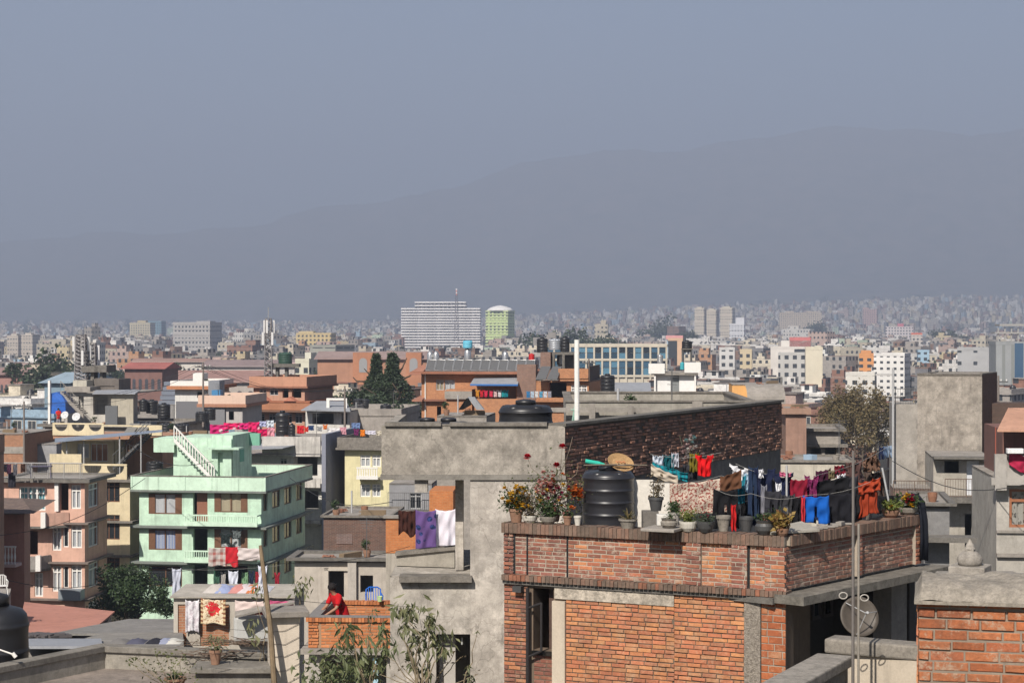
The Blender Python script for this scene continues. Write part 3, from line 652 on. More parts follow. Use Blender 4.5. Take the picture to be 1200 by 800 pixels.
block('yellow_institute', 'long butter yellow flat block in the haze left of the striped high-rise', 'office building', 347, 388, 390, 1400, 399, (.6, .46, .22), 16, -8, 3, 3, extra=((349, 366, 388, (.6, .48, .26), 'roof_room'),))
block('concrete_hall', 'long grey concrete hall with a dark band below the yellow block', 'hall', 363, 393, 404, 800, 414, (.3, .3, .26), 16, -25, 6, 8, lo=(.1, .1), hi=(.9, .5))
block('pink_school', 'pale pink two storey block with white bands left of the two conifers', 'school', 333, 392, 425, 560, 440, (.55, .36, .34), 9, -8, 3, 3.1, ((.6, .42, .4), 6, .2))
block('white_office', 'cream white office with a taller stair tower left of the two conifers', 'office building', 346, 362, 420, 520, 438, (.6, .58, .46), 8, -20, 2.6, 3, extra=((355, 362, 413, (.62, .6, .5), 'stair_tower'),))
for a, b, yt, lab in ((814, 825, 361, 'first from left of three slim beige towers on the right skyline'), (828, 839, 363, 'second from left of three slim beige towers, with a sloping crown'), (844, 858, 360.5, 'third and widest of three slim beige towers on the right skyline')):
 block('apartment_tower', lab, 'tower', a, b, yt, 2600, 390, (.62, .54, .42), 16, -20, 3, 3, ((.66, .58, .46), 12, .3), extra=((a + 2, b - 3, yt - 1.5, (.6, .55, .45), 'lift_room'),))
block('stepped_white_block', 'stepped white block at the foot of the widest beige tower', 'apartment block', 855, 872, 379, 2200, 394, (.68, .68, .70), 14, -12, 3.4, 3, ((.7, .7, .72), 6, .3), extra=((862, 872, 372, (.68, .68, .7), 'upper_step'),))
block('long_apartments', 'long buff apartment row on the rise above the cream windowless block', 'apartment block', 913, 963, 366, 3100, 380, (.56, .47, .36), 18, -8, 3, 3, extra=((920, 930, 364.5, (.56, .47, .36), 'roof_room'), (945, 958, 364.8, (.56, .47, .36), 'roof_room')))
block('pink_tower', 'pair of hazy pink towers on the far right slope', 'tower', 1011, 1028, 362, 3500, 376, (.5, .33, .30), 18, -10, 4, 3.2, extra=((1011, 1018, 360.5, (.5, .33, .30), 'lift_room'),))
block('white_complex', 'white block with a red roof sign band left of the cream windowless block', 'shopping block', 903, 955, 406, 800, 428, (.66, .62, .57), 18, -10, 30, 30, extra=((915, 950, 399, (.68, .65, .6), 'upper_floor'), (925, 950, 395, (.55, .18, .17), 'red_sign_band')))
block('grey_glazed_block', 'light grey block with a ribbon of dark windows beside the cream block', 'office building', 912, 943, 413, 700, 438, (.5, .49, .46), 12, -10, 3, 3.2)
block('cream_block', 'tall cream block with a blank windowless side on the right', 'office building', 944, 964, 406.5, 620, 441, (.66, .60, .47), 14, -8, 40, 60, extra=((955, 962, 405, (.6, .56, .45), 'stair_room'),))
block('orange_block', 'small orange block adjoining the white many-windowed office on the right', 'house', 1007, 1026, 414, 720, 424, (.66, .30, .11), 10, -10, 3, 2.4, extra=((1009, 1021, 410.5, (.6, .28, .11), 'roof_room'),))
block('white_office', 'bright white office with rows of square windows and shaded right side', 'office building', 1024, 1060, 413.5, 640, 458, (.74, .72, .69), 11, -22, 2.25, 2.1, lo=(.3, .35), hi=(.75, .75))
block('low_white_office', 'low white four-bay office in front of the bright white office', 'office building', 991, 1025, 436, 560, 458, (.66, .63, .57), 8, -15, 2.9, 2.6, extra=((1018, 1046, 440, (.5, .48, .45), 'wing'),))
block('concrete_shell', 'broad bare grey block with blank walls behind the concrete stair block', 'office building', 1122, 1166, 407, 620, 440, (.38, .38, .38), 16, -14, 5, 4, lo=(.05, .3), hi=(.3, .6))
block('red_striped_office', 'white and rose office block with a crimson centre bay on the right', 'office building', 1038, 1070, 382.5, 2000, 392, (.6, .55, .55), 14, -8, 3, 3, extra=((1052, 1059, 379, (.5, .16, .2), 'centre_bay'),))
block('red_roof_house', 'small pale block with an orange red roof band on the right', 'house', 1068, 1081, 392, 1500, 400, (.55, .5, .45), 10, -8, 3, 3, extra=((1068, 1081, 390, (.6, .14, .07), 'red_roof'),))
block('blue_house', 'pale blue house near the middle of the right-hand town', 'house', 1076, 1089, 410, 900, 420, (.35, .5, .62), 9, -8, 3, 3)
block('peach_block', 'peach coloured block with a pink roof room above the white stair house', 'apartment block', 783, 800, 396, 700, 412, (.62, .42, .28), 10, -8, 30, 30, extra=((780, 800, 393, (.6, .3, .3), 'roof_room'),))
block('cream_terrace_block', 'cream block with open floors in the middle of the right-hand town', 'apartment block', 867, 881, 409, 800, 424, (.6, .5, .33), 9, -8, 3, 3)
block('grey_terrace_block', 'white and grey stepped block left of the cream open-floored one', 'apartment block', 843, 861, 407, 760, 430, (.58, .57, .55), 9, -8, 3, 3)
# tower with glass front at the right edge
t, fr, W = block('glass_tower', 'tall grey tower with blue glass strips and a roof pergola at the right edge', 'office building', 1167, 1216, 400, 560, 440, (.30, .31, .31), 14, -6, 2.6, 40, lo=(.4, .0), hi=(.75, 1), wc=(.2, .21, .2))
m = MB(); Y = 560
for q in range(7): m.box(.5 + q * 1.9, .9 + q * 1.9, 0, .4, zat(400, Y), zat(384, Y), fr)
m.box(-.3, W, -.4, 9, zat(391, Y), zat(389, Y), fr); m.box(1.0, W, -.8, 9, zat(382, Y), zat(379.5, Y), fr); m.build('roof_pergola', plain((.33, .32, .30), .9), t)
m = MB(); m.box(solve_u(fr, 1189), solve_u(fr, 1199), -.25, -.02, 2, zat(402, Y), fr); m.build('glass_strip', plain((.04, .09, .16), .12, .8, name='blue_glass', var=.1), t)
# blue glass office behind the solar roof
Y = 430; fr = Fr(at(640, 404, Y), R(-4)); W = solve_u(fr, 781); t = thing('glass_office', fr.p(W / 2, 5, 0), 'long pale office front with two rows of big blue glass panels', 'office building'); LAND.append((640, 785, Y, 442))
z0, z1, z2 = zat(440, Y), zat(421, Y), zat(405, Y); m = MB(); m.box(0, W, .3, 12, 0, z2 + .4, fr)
n = 15
for k in range(n + 1): u = W * k / n; m.box(u - .2, u + .2, -.1, .32, 0, z2 + .402, fr)
for z in (z0, z1, z2): m.box(0, W, -.14, .31, z - .3, z + .2, fr)
m.build('frame', plain((.52, .47, .38), .85, name='office_frame', scale=.5), t)
for k in range(n):
 for a, b in ((z0 + .2, (z0 + z1) / 2 - .1), ((z0 + z1) / 2 + .05, z1 - .3), (z1 + .2, (z1 + z2) / 2 - .1), ((z1 + z2) / 2 + .05, z2 - .3)):
  g = MB(); u = W * k / n; g.box(u + .2, u + W / n - .2, .1, .28, a, b, fr); g.build('glass_panel', plain(rnd.choice([(.05, .11, .17), (.09, .2, .28), (.03, .06, .09), (.02, .03, .04)]), .08, .8, name='blue_glass', var=.1), t)
def lattice(name, label, px, yt, yb, Y, w0, w1, n=10, panels=0, top=None, zb=None, m_=None):
 zt, z0 = zat(yt, Y), zat(yb, Y) if zb is None else zb; c = at(px, yb, Y); t = thing(name, (c.x, c.y, z0), label, 'mast'); m = MB()
 C = [(-1, -1), (1, -1), (1, 1), (-1, 1)]; P = lambda k, i: Vector((c.x + C[i][0] * lerp(w0, w1, k / n) / 2, c.y + C[i][1] * lerp(w0, w1, k / n) / 2, lerp(z0, zt, k / n))); r_ = max(.035, w0 * .035)
 for i in range(4): m.tube([P(0, i), P(n, i)], r_ * 1.3, 4)
 for k in range(n):
  for i in range(4): j = (i + 1) % 4; m.tube([P(k, i), P(k + 1, j)], r_, 3); m.tube([P(k + 1, i), P(k + 1, j)], r_, 3); m.tube([P(k, j), P(k + 1, i)], r_, 3)
 m.build('lattice', m_ or plain((.28, .26, .26), .6, .4, .3, name='galvanised', var=.4), t)
 for q in range(panels):
  a = q * 6.28 / panels + .4; rr = .3 + w1 / 2; z = zt - .9 - (q % 2) * 1.3; pm = MB(); X, Yy = c.x + math.cos(a) * rr, c.y + math.sin(a) * rr
  pm.box(X - .11, X + .11, Yy - .08, Yy + .08, z - .7, z + .7)
  pm.tube([(c.x, c.y, z), (X, Yy, z)], .04, 4); pm.build('antenna_panel', plain((.62, .61, .6), .6), t)
 if top: mm = MB(); mm.tube([(c.x, c.y, zt), (c.x, c.y, zat(top, Y))], .05, 5); mm.build('whip_antenna', plain((.3, .3, .3), .6), t)
 return t
t = lattice('radio_mast', 'tall thin lattice mast with red and white tip in front of the striped high-rise', 535, 346, 400, 1700, 4.2, 2.0, 14, m_=plain((.16, .15, .17), .7, name='mast_paint')); c = at(535, 346, 1700)
for k in range(4):
 m = MB(); m.tube([(c.x, c.y, c.z + k * 1.5), (c.x, c.y, c.z + k * 1.5 + 1.5)], .75, 6); m.build('mast_tip', plain((.7, .68, .66) if k % 2 else (.55, .2, .17), .7, name='tip_paint'), t)
# long palace and sheds at left
def gable_hall(name, label, px0, px1, yt, yr, Y, wall, roofc, depth, ang, windows=0, cat='hall', yb=None):
 fr = Fr(at(px0, yt, Y), R(ang)); W = solve_u(fr, px1); ze = zat(yt, Y); zr = zat(yr, Y); t = thing(name, fr.p(W / 2, depth / 2, 0), label, cat); LAND.append((px0, px1, Y, yb or yt + 8))
 m = MB(); m.box(0, W, 0, depth, 0, ze, fr); m.build('walls', plaster(wall, .5, .3, .2), t)
 m = MB(); e = .8; P = [fr.p(-e, -e, ze - .2), fr.p(W + e, -e, ze - .2), fr.p(W + e, depth / 2, zr), fr.p(-e, depth / 2, zr), fr.p(W + e, depth + e, ze - .2), fr.p(-e, depth + e, ze - .2)]
 m.add(P, [(0, 1, 2, 3), (3, 2, 4, 5), (1, 4, 2), (0, 3, 5), (0, 5, 4, 1)]); m.build('roof', roofc, t)
 for k in range(windows):
  u = W * (k + .5) / windows; g = MB(); q = min(.8, W / windows * .25); zz = ze - 3.2; n = 7
  v = [fr.p(u - q, -.04, zz - 1.4), fr.p(u + q, -.04, zz - 1.4)] + [fr.p(u + q * math.cos(i * math.pi / n), -.04, zz + q * math.sin(i * math.pi / n) + .6) for i in range(n + 1)]
  g.add(v, [tuple(range(len(v)))]); g.build('arched_window', plain((.06, .06, .07), .4, name='dark_window'), t)
 return t, fr, W
rust = lambda c: plaster(c, .6, .5, .25, name='rusty_sheet')
gable_hall('palace_range', 'long low white palace range with arched windows at left', 155, 240, 423.5, 420, 640, (.66, .62, .55), rust((.32, .2, .16)), 12, -3, 16, 'palace')
gable_hall('long_shed', 'very long shed with a faded brown roof right of the palace range', 236, 345, 429, 422, 560, (.5, .46, .42), rust((.27, .2, .19)), 22, -4, 14)
gable_hall('long_shed', 'long shed with pinkish brown roof behind the white parapet house', 172, 300, 447, 435, 420, (.45, .4, .36), rust((.34, .2, .17)), 24, -4, 10)
gable_hall('red_roof_hall', 'dark brick hall with a maroon roof below the palace range', 146, 190, 431, 425, 400, (.22, .12, .1), rust((.36, .12, .1)), 12, -6, 6)
gable_hall('blue_roof_shed', 'shed with a pale blue sheet roof beyond the left roof mast', 52, 80, 447, 437, 300, (.2, .28, .34), rust((.28, .36, .42)), 14, -20, 0)
gable_hall('pink_range', 'long low pinkish brick range at the left edge of the town', -6, 26, 438, 431, 420, (.36, .2, .17), rust((.3, .2, .18)), 10, -3, 6)
t, fr, W = gable_hall('arched_brick_hall', 'brick hall with tall arched windows behind the two conifers', 372, 500, 420, 412, 430, (.42, .22, .14), rust((.3, .22, .2)), 16, -2, 0)
for a, b in ((414, 438), (476, 494)):
 ua, ub = solve_u(fr, a), solve_u(fr, b); m = MB(); m.box(ua, ub, -.8, 3, 0, zat(413, 430), fr); o = m.build('gable_bay', plaster((.44, .2, .11), .5, .3, .2), t)
 g = MB(); uc = (ua + ub) / 2; n = 9; v = [fr.p(uc - .9, -.86, zat(436, 430)), fr.p(uc + .9, -.86, zat(436, 430))] + [fr.p(uc + .9 * math.cos(i * math.pi / n), -.86, zat(424, 430) + .9 * math.sin(i * math.pi / n)) for i in range(n + 1)]
 g.add(v, [tuple(range(len(v)))]); g.build('arched_window', plain((.3, .3, .3), .4, name='arch_glass'), o)
# notable trees of the middle distance
lm1 = leafmat((.05, .075, .028), (.028, .045, .018), 'dark_leaf', .2)
for i, (px, yt, Y, rx, lab) in enumerate([(33, 417, 420, 6.5, 'dark rounded tree crown, left one of the big pair at the left edge'), (52, 413, 430, 9, 'largest dark rounded tree crown at the left edge of the town'), (70, 405 + 10, 500, 7, 'dark tree right of the largest crown at the left edge'),
  (776, 371, 1900, 22, 'huge dark round tree crown on the skyline behind the blue glass office'), (806, 385, 1500, 10, 'dark round tree below the first slim beige tower'), (1104, 386, 1700, 18, 'broad dark grove tree on the right slope'), (1125, 390, 1650, 16, 'smaller dark grove tree right of the broad one on the slope'),
  (958, 376, 2400, 20, 'dark tree beside the long buff apartment row'), (625, 388, 1000, 12, 'dark tree left one of the belt behind the solar roof'), (648, 386, 980, 13, 'dark tree, second of the belt behind the solar roof'), (672, 386, 960, 13, 'dark tree, third of the belt behind the solar roof'),
  (700, 388, 940, 12, 'dark tree, fourth of the belt behind the solar roof'), (722, 392, 900, 11, 'dark tree, last of the belt behind the blue office'), (205, 424, 470, 4, 'small dark tree in front of the long palace range'), (402, 424, 480, 6, 'dark tree left of the brick hall with arched windows'),
  (385, 430, 440, 5, 'low dark tree between pink block and conifers'), (468, 404, 700, 9, 'dark tree below the left end of the striped high-rise'), (270, 407, 900, 9, 'dark tree right of the wide grey office block'), (295, 404, 950, 10, 'broad dark tree left of the mobile mast'), (135, 424, 500, 6, 'dark tree behind the rooftop with the blue tarpaulin')]):
 x, y = at(px, 0, Y).x, Y; z = float(terrain(x, y)) if y > 2300 else 0.0; zt = zat(yt, Y); h = zt - z
 tree('broadleaf_tree', (x, y, z), h, rx, min(h * .5, rx * .9), 1500, rx * .14, lab, 'tree', None, lm1, seed=40 + i, clumps=20, asp=.7)
# ---------------------------------------------------------------- buildings of the middle ground
M_DARK = plain((.02, .02, .022), .8, .2, name='dark_interior'); M_WHITE = plain((.72, .70, .66), .7, name='white_frame', var=.2)
M_BROWN = plain((.16, .075, .04), .6, name='brown_wood', var=.35, scale=6); M_GREYF = plain((.4, .4, .4), .6, name='grey_frame', var=.2)
M_CURW = cloth_mat((.62, .62, .64), name='white_curtain'); M_CURB = cloth_mat((.28, .34, .55), (.5, .52, .6), 'stripe', 5, 'blue_curtain'); M_CURC = cloth_mat((.10, .32, .38), (.55, .6, .58), 'stripe', 4, 'teal_curtain'); M_CURT = cloth_mat((.5, .42, .3), name='tan_curtain')
M_CONC = concrete(); M_CONCD = concrete((.2, .185, .165), 'dark_concrete', .5); M_COP = concrete((.26, .235, .205), 'coping', .6)
M_RAIL = plain((.12, .12, .12), .6, .4, .2, name='iron_rail', var=.3); M_SHEET = plaster((.30, .31, .33), .4, .3, .6, name='metal_sheet', rough=.6)
STY = {'white3': dict(frame_m=M_WHITE, lights=3, transom=.28, curtain=M_CURC), 'white2': dict(frame_m=M_WHITE, lights=2, transom=.25, curtain=M_CURW, cl=.9, fw=.09), 'wood3': dict(frame_m=M_BROWN, lights=2, curtain=M_CURW, fw=.08, v=-.01, shut=M_BROWN), 'wood3b': dict(frame_m=M_BROWN, lights=2, curtain=M_CURB, fw=.08, v=-.01, shut=M_BROWN),
       'woodt': dict(frame_m=M_BROWN, lights=2, curtain=M_CURT, fw=.08, v=-.01, shut=M_BROWN), 'wood2': dict(frame_m=M_BROWN, lights=2, transom=.2, fw=.07), 'grey2': dict(frame_m=M_GREYF, lights=2, transom=.2, fw=.06), 'grey3': dict(frame_m=M_GREYF, lights=3, fw=.06), 'white1': dict(frame_m=M_WHITE, lights=1, fw=.07)}
class Bld:
 def __init__(s, name, label, px0, px1, Y, ang, depth, ytop, wall, zb=0, cat='house', yb=None, sang=90, group=None):
  s.fr = Fr(at(px0, ytop, Y), R(ang)); s.W = solve_u(s.fr, px1); s.D = depth; s.zt = zat(ytop, Y); s.zb = zb; s.wall = wall
  s.R = Fr(s.fr.p(s.W, 0, 0), s.fr.a + R(sang)); s.holes = {'F': [], 'R': []}; s.t = thing(name, s.fr.p(s.W / 2, depth / 2, zb), label, cat, group)
  if yb: LAND.append((px0, px1 + 5, Y, yb))
  s.wins = []; s.px0 = px0; s.px1 = px1; s.Y = Y
 def f(s, side): return s.fr if side == 'F' else s.R
 def uz(s, side, px, py):
  f = s.f(side); u = solve_u(f, px); return u, zat(py, f.p(u, 0, 0).y)
 def rect(s, side, a, b, y0, y1): # pixel rect -> u0,u1,z0,z1
  u0, u1 = s.uz(side, a, y0)[0], s.uz(side, b, y0)[0]; Ym = s.f(side).p((u0 + u1) / 2, 0, 0).y; return (u0, u1, zat(y1, Ym), zat(y0, Ym))
 def win(s, side, a, b, y0, y1, style='white2', sill=None, **kw):
  h = s.rect(side, a, b, y0, y1); s.holes[side].append(h); s.wins.append((side, h, dict(STY[style], **kw), sill)); return h
 def hole(s, side, a, b, y0, y1): h = s.rect(side, a, b, y0, y1); s.holes[side].append(h); return h
 def walls(s, name='walls', mat=None, deck=True, depth=.2, deckm=None):
  m = MB(); f, W, D, zb, zt = s.fr, s.W, s.D, s.zb, s.zt
  facade(m, f, 0, W, zb, zt, s.holes['F'], depth); facade(m, s.R, 0, D, zb, zt, s.holes['R'], depth)
  A = f.p(0, 0, 0); B = s.R.p(D, 0, 0); C = A + (B - s.fr.p(W, 0, 0)); q = lambda p, z: (p.x, p.y, z)
  m.quad(q(C, zb), q(A, zb), q(A, zt), q(C, zt)); m.quad(q(B, zb), q(C, zb), q(C, zt), q(B, zt)); E = f.p(W, 0, 0)
  s.cor = (A, E, B, C); s.o = m.build(name, mat or s.wall, s.t)
  if deck: d = MB(); d.prism([(p.x, p.y) for p in s.cor], zt - .12, zt + .005); d.build('roof_deck', deckm or M_CONC, s.t)
  for side, h, st, sill in s.wins: window(s.t, s.f(side), h[0], h[1], h[2], h[3], sill=sill, **st)
  return s
 def ring(s, z0, z1, out=.05, th=.15, name='parapet', mat=None, back=True):
  """a band that runs round the block, its face `out` proud of the walls"""
  m = MB(); A, E, B, C = s.cor; c = (A + B) / 2; P = []
  def off(p, a, b, d): # move corner p outwards along both edge normals
   return p
  pts = [A, E, B, C]; n = 4; outp, inp = [], []
  for i in range(4):
   p = pts[i]; e1 = (pts[i] - pts[i - 1]).normalized(); e2 = (pts[(i + 1) % 4] - pts[i]).normalized(); n1 = Vector((e1.y, -e1.x, 0)); n2 = Vector((e2.y, -e2.x, 0)); k = 1 / (1 + n1.dot(n2)); d = (n1 + n2) * k
   outp.append(p + d * out); inp.append(p - d * (th - out))
  for i in range(4):
   if not back and i == 2: continue
   j = (i + 1) % 4; m.hexa([(outp[i].x, outp[i].y, z0), (outp[j].x, outp[j].y, z0), (inp[j].x, inp[j].y, z0), (inp[i].x, inp[i].y, z0), (outp[i].x, outp[i].y, z1), (outp[j].x, outp[j].y, z1), (inp[j].x, inp[j].y, z1), (inp[i].x, inp[i].y, z1)])
  return m.build(name, mat or s.wall, s.t)
 def slab(s, z, t=.13, out=.45, mat=None, name='floor_slab'): return s.ring(z - t, z, out, out - .004, name, mat or M_COP)
def tank(c, r, h, label, name='water_tank', group=None, m_=None, ribs=4, cat='water tank'):
 """moulded tank: ribbed barrel, domed lobed shoulder, screw lid"""
 t = thing(name, c, label, cat, group); m = MB(); p = [(r * .93, 0), (r, .04 * h)]
 bh = h * .83
 for k in range(ribs):
  z0 = .04 * h + (bh - .04 * h) * k / ribs; z1 = .04 * h + (bh - .04 * h) * (k + 1) / ribs; d = (z1 - z0)
  p += [(r, z0 + d * .12), (r * .985, z0 + d * .5), (r, z0 + d * .84), (r * 1.025, z0 + d * .9), (r * 1.025, z0 + d * .97), (r, z1)]
 p += [(r * .985, bh + .02 * h), (r * .94, bh + .055 * h), (r * .8, bh + .085 * h), (r * .55, bh + .10 * h), (r * .36, bh + .11 * h)]
 m.lathe(c, p, 32); b = m.build('barrel', m_ or tankmat(), t, smooth=True)
 l = MB(); l.lathe((c[0], c[1], c[2] + bh + .11 * h), [(r * .38, 0), (r * .38, .05 * h), (r * .34, .065 * h), (r * .08, .08 * h)], 24); l.build('lid', m_ or tankmat(), t, smooth=True)
 for k in range(5):
  a = k * math.pi * .4 + .3; s_ = MB(); s_.lathe((c[0] + math.cos(a) * r * .69, c[1] + math.sin(a) * r * .69, c[2] + bh - .02 * h), [(r * .27, 0), (r * .265, .2 * r), (r * .2, .26 * r), (r * .1, .28 * r)], 14); s_.build('shoulder_lobe', m_ or tankmat(), t, smooth=True)
 return t
def tank_at(px, yb, wpx, hpx, Y, label, **k):
 """tank whose base centre is at image column px / row yb, wpx wide"""
 c = at(px, yb, Y); return tank(tuple(c), wpx / F * Y / 2, hpx / F * Y, label, **k)
def stand(c, w, h, z0, label='steel water tank stand of four legs'):
 t = thing('tank_stand', (c[0], c[1], z0), label, 'stand'); 
 for sx in (-1, 1):
  for sy in (-1, 1): m = MB(); m.tube([(c[0] + sx * w / 2, c[1] + sy * w / 2, z0), (c[0] + sx * w / 2, c[1] + sy * w / 2, z0 + h)], .05, 5); m.build('leg', M_RAIL, t)
 m = MB(); m.box(c[0] - w * .6, c[0] + w * .6, c[1] - w * .6, c[1] + w * .6, z0 + h, z0 + h + .1); m.build('platform', M_CONCD, t); return t
def railing(fr, u0, u1, v, z0, h, mat, label=None, step=.14, r_=.012, parent=None, name='railing'):
 m = MB(); n = max(2, int(round((u1 - u0) / step)))
 m.tube([fr.p(u0, v, z0 + h), fr.p(u1, v, z0 + h)], r_ * 2, 5); m.tube([fr.p(u0, v, z0 + .08), fr.p(u1, v, z0 + .08)], r_ * 1.4, 5)
 for k in range(n + 1): u = u0 + (u1 - u0) * k / n; q = r_ * 2.2 if k % 8 == 0 else r_; m.tube([fr.p(u, v, z0), fr.p(u, v, z0 + h)], q, 4)
 o = m.build(name, mat, parent)
 if parent is None: tag(o, label, 'railing')
 return o
def arch_parapet(fr, u0, u1, v, z0, z1, n, mat, parent, railm):
 """painted panels with a hanging half-round opening filled by iron bars"""
 m = MB(); W = (u1 - u0) / n; H = z1 - z0
 for k in range(n):
  a = u0 + W * k; r = min(W * .38, H * .72); c = a + W / 2; q = 12; zc = z1 - .12 * H
  pts = [(c + r * math.cos(math.pi + math.pi * i / q), zc + min(r, H * .72) * math.sin(math.pi + math.pi * i / q)) for i in range(q + 1)]
  for vv in (v, v + .12):
   poly = [(a, z0), (a + W, z0), (a + W, zc), pts[-1]] + pts[::-1][1:] + [(a, zc)]
   P = [fr.p(x, vv, z) for x, z in poly]
   mid = q // 2  # split in two so that each polygon is simple
   left = [(a, z0), (c, z0), pts[mid]] + pts[:mid][::-1] + [(a, zc)]; right = [(c, z0), (a + W, z0), (a + W, zc)] + pts[mid:][::-1]
   for poly in (left, right):
    P = [fr.p(x, vv, z) for x, z in poly]; idx = tuple(range(len(P))); m.add(P, [idx if vv == v else idx[::-1]])
  for i in range(q): A, B = pts[i], pts[i + 1]; m.quad(fr.p(A[0], v, A[1]), fr.p(A[0], v + .12, A[1]), fr.p(B[0], v + .12, B[1]), fr.p(B[0], v, B[1]))
 m.box(u0, u1, v - .02, v + .14, z1 - .12 * H + .002, z1, fr); o = m.build('balcony_parapet', mat, parent); o['_w'] = parent['_w']
 b = MB()
 for k in range(n):
  a = u0 + W * k; r = min(W * .38, H * .72); c = a + W / 2; zc = z1 - .12 * H
  for i in range(-4, 5): x = c + r * i / 5; d = math.sqrt(max(0, 1 - (i / 5) ** 2)) * min(r, H * .72); b.tube([fr.p(x, v + .06, zc - d), fr.p(x, v + .06, zc)], .012, 4)
 b.build('iron_bars', railm, o)
# ---- green house
green = plaster((.55, .74, .58), .85, .5, .8, name='green_paint'); greenl = plaster((.60, .78, .62), .6, .4, .8, name='green_paint')
B = Bld('green_house', 'mint green four storey house with brown windows, balconies and a roof stair', 163, 306, 135, -9, 11.6, 573, green, yb=700)
for i, (y0, y1, st, st2) in enumerate(((578, 602, 'wood3', 'woodt'), (620, 644, 'wood3b', 'wood3'), (663, 687, 'wood2', 'wood2'))):
 B.win('F', 174, 213, y0, y1, st); B.win('F', 251, 290, y0 - (1 if i < 2 else 3), y1 - 2, st2)
 B.hole('F', 226, 243, y0 - 2, y1 + 9)
for (a, b) in ((308.5, 313.5), (319, 328), (333, 341.5), (347, 354)):
 for i, y0 in enumerate((576, 618, 661)):
  k = ((a + b) / 2 - 306) / 51; y2 = y0 - (14, 17.5, 21.5)[i] * k; B.win('R', a, b, y2, y2 + 24 - 2 * k, 'wood2')
B.walls(depth=.35); t = B.t; zf = lambda y: zat(y, 135)
for y in (573, 615, 657): B.slab(zf(y) + .0, .14, .5, plaster((.20, .22, .2), .6, .4, .8, name='slab_paint'))
B.ring(zf(573) + .003, zf(557), .46, .14, 'parapet', greenl)
B.ring(zf(557) + .002, zf(556), .50, .2, 'coping', M_COP)
for y in (566,):
 pass
m = MB(); 
for u in np.linspace(-.4, B.W + .4, 6): m.box(u - .06, u + .06, -.50, -.463, zf(573) + .02, zf(557.3), B.fr)
m.build('parapet_pilaster', greenl, t)
d = MB(); ud = solve_u(B.fr, 229), solve_u(B.fr, 241.5); d.box(*ud, .3, .36, zf(611), zf(577), B.fr); d.build('door', plain((.24, .10, .06), .6, name='brown_door'), t)
def balcony(B, a, b, yfl, yt, out, mat, name='balcony'):
 ua, ub = solve_u(B.fr, a), solve_u(B.fr, b); z0, z1 = zat(yfl, B.Y), zat(yt, B.Y); m = MB(); m.box(ua, ub, -out, .0, z0 - .14, z0 + .004, B.fr); o = m.build(name, mat, B.t); m = MB()
 m.box(ua, ub, -out, -out + .09, z1 - .1, z1, B.fr); m.box(ua, ub, -out + .002, -out + .09, z0 + .005, z0 + .16, B.fr); m.box(ub - .09, ub, -out + .1, -.01, z1 - .1, z1 - .002, B.fr)
 n = int((ub - ua) / .17)
 for k in range(n + 1): u = ua + .05 + (ub - ua - .1) * k / n; m.box(u - .03, u + .03, -out + .015, -out + .075, z0 + .16, z1 - .1, B.fr)
 p = m.build('balustrade', mat, o); return o
balcony(B, 221, 306, 611, 600, 1.0, greenl); balcony(B, 221, 306, 653.5, 641.5, 1.0, greenl)
# roof storey: stair hall with white baluster stair, right room, back parapet
m = MB(); f = B.fr; zr = B.zt + .01
u = lambda px, v=0: solve_u(f, px, v)
zt_ = lambda y, v: zat(y, f.p(4, v, 0).y)
facade(m, f, u(203, 4), u(252, 4), zr, zt_(513, 4), [], .2, v=4); m.box(u(203, 4), u(252, 4), 4.15, 9, zr, zt_(513, 4) - .002, f); m.build('stair_hall', green, t)
m = MB(); ua, ub = u(248, 3.2), u(271, 3.2); facade(m, f, ua, ub, zr, zt_(510, 3.2), [(u(255, 3.2), u(261, 3.2), zr, zt_(530, 3.2))], .3, v=3.2)
m.box(ua, ub, 3.5, 8.2, zr, zt_(510, 3.2) - .002, f); m.box(ua - .3, ub + .8, 2.4, 3.6, zt_(526, 3), zt_(524, 3), f); m.build('roof_room', green, t)
m = MB(); m.box(ub + .002, u(304, 7.6), 7.6, 8.0, zt_(521, 8), zt_(507, 8), f); m.box(ub + .003, ub + .05, 5.2, 6.2, zt_(541, 5), zt_(526, 5), f); m.build('back_parapet', plaster((.2, .45, .33), .5, .3, .8, name='green_paint'), t)
m = MB(); m.box(u(182, 4), u(206, 4), 3.6, 6.5, zt_(530, 4), zt_(513.5, 4), f); m.build('lean_to', green, t)
m = MB(); A = Vector((u(204, 3.4), 3.4, zt_(513, 3.4))); E = Vector((u(251, 2.6), 2.6, zt_(561, 2.6))); n = 15
for k in range(n):
 a = A.lerp(E, k / n); b = A.lerp(E, (k + 1) / n); m.box(a.x, b.x, a.y, a.y + .75, b.z - .32, b.z, f)
m.build('stair_steps', greenl, t); m = MB()
for k in range(n + 1): a = A.lerp(E, k / n); m.box(a.x - .035, a.x + .035, a.y - .05, a.y + .02, a.z - .05, a.z + .78, f)
m.hexa([f.p(A.x, A.y - .07, A.z + .78), f.p(E.x, E.y - .07, E.z + .78), f.p(E.x, E.y + .05, E.z + .78), f.p(A.x, A.y + .05, A.z + .78), f.p(A.x, A.y - .07, A.z + .9), f.p(E.x, E.y - .07, E.z + .9), f.p(E.x, E.y + .05, E.z + .9), f.p(A.x, A.y + .05, A.z + .9)])
m.hexa([f.p(A.x, A.y - .1, A.z - .3), f.p(E.x, E.y - .1, E.z - .3), f.p(E.x, E.y - .01, E.z - .3), f.p(A.x, A.y - .01, A.z - .3), f.p(A.x, A.y - .1, A.z), f.p(E.x, E.y - .1, E.z), f.p(E.x, E.y - .01, E.z), f.p(A.x, A.y - .01, A.z)])
m.build('stair_balustrade', M_WHITE, t)
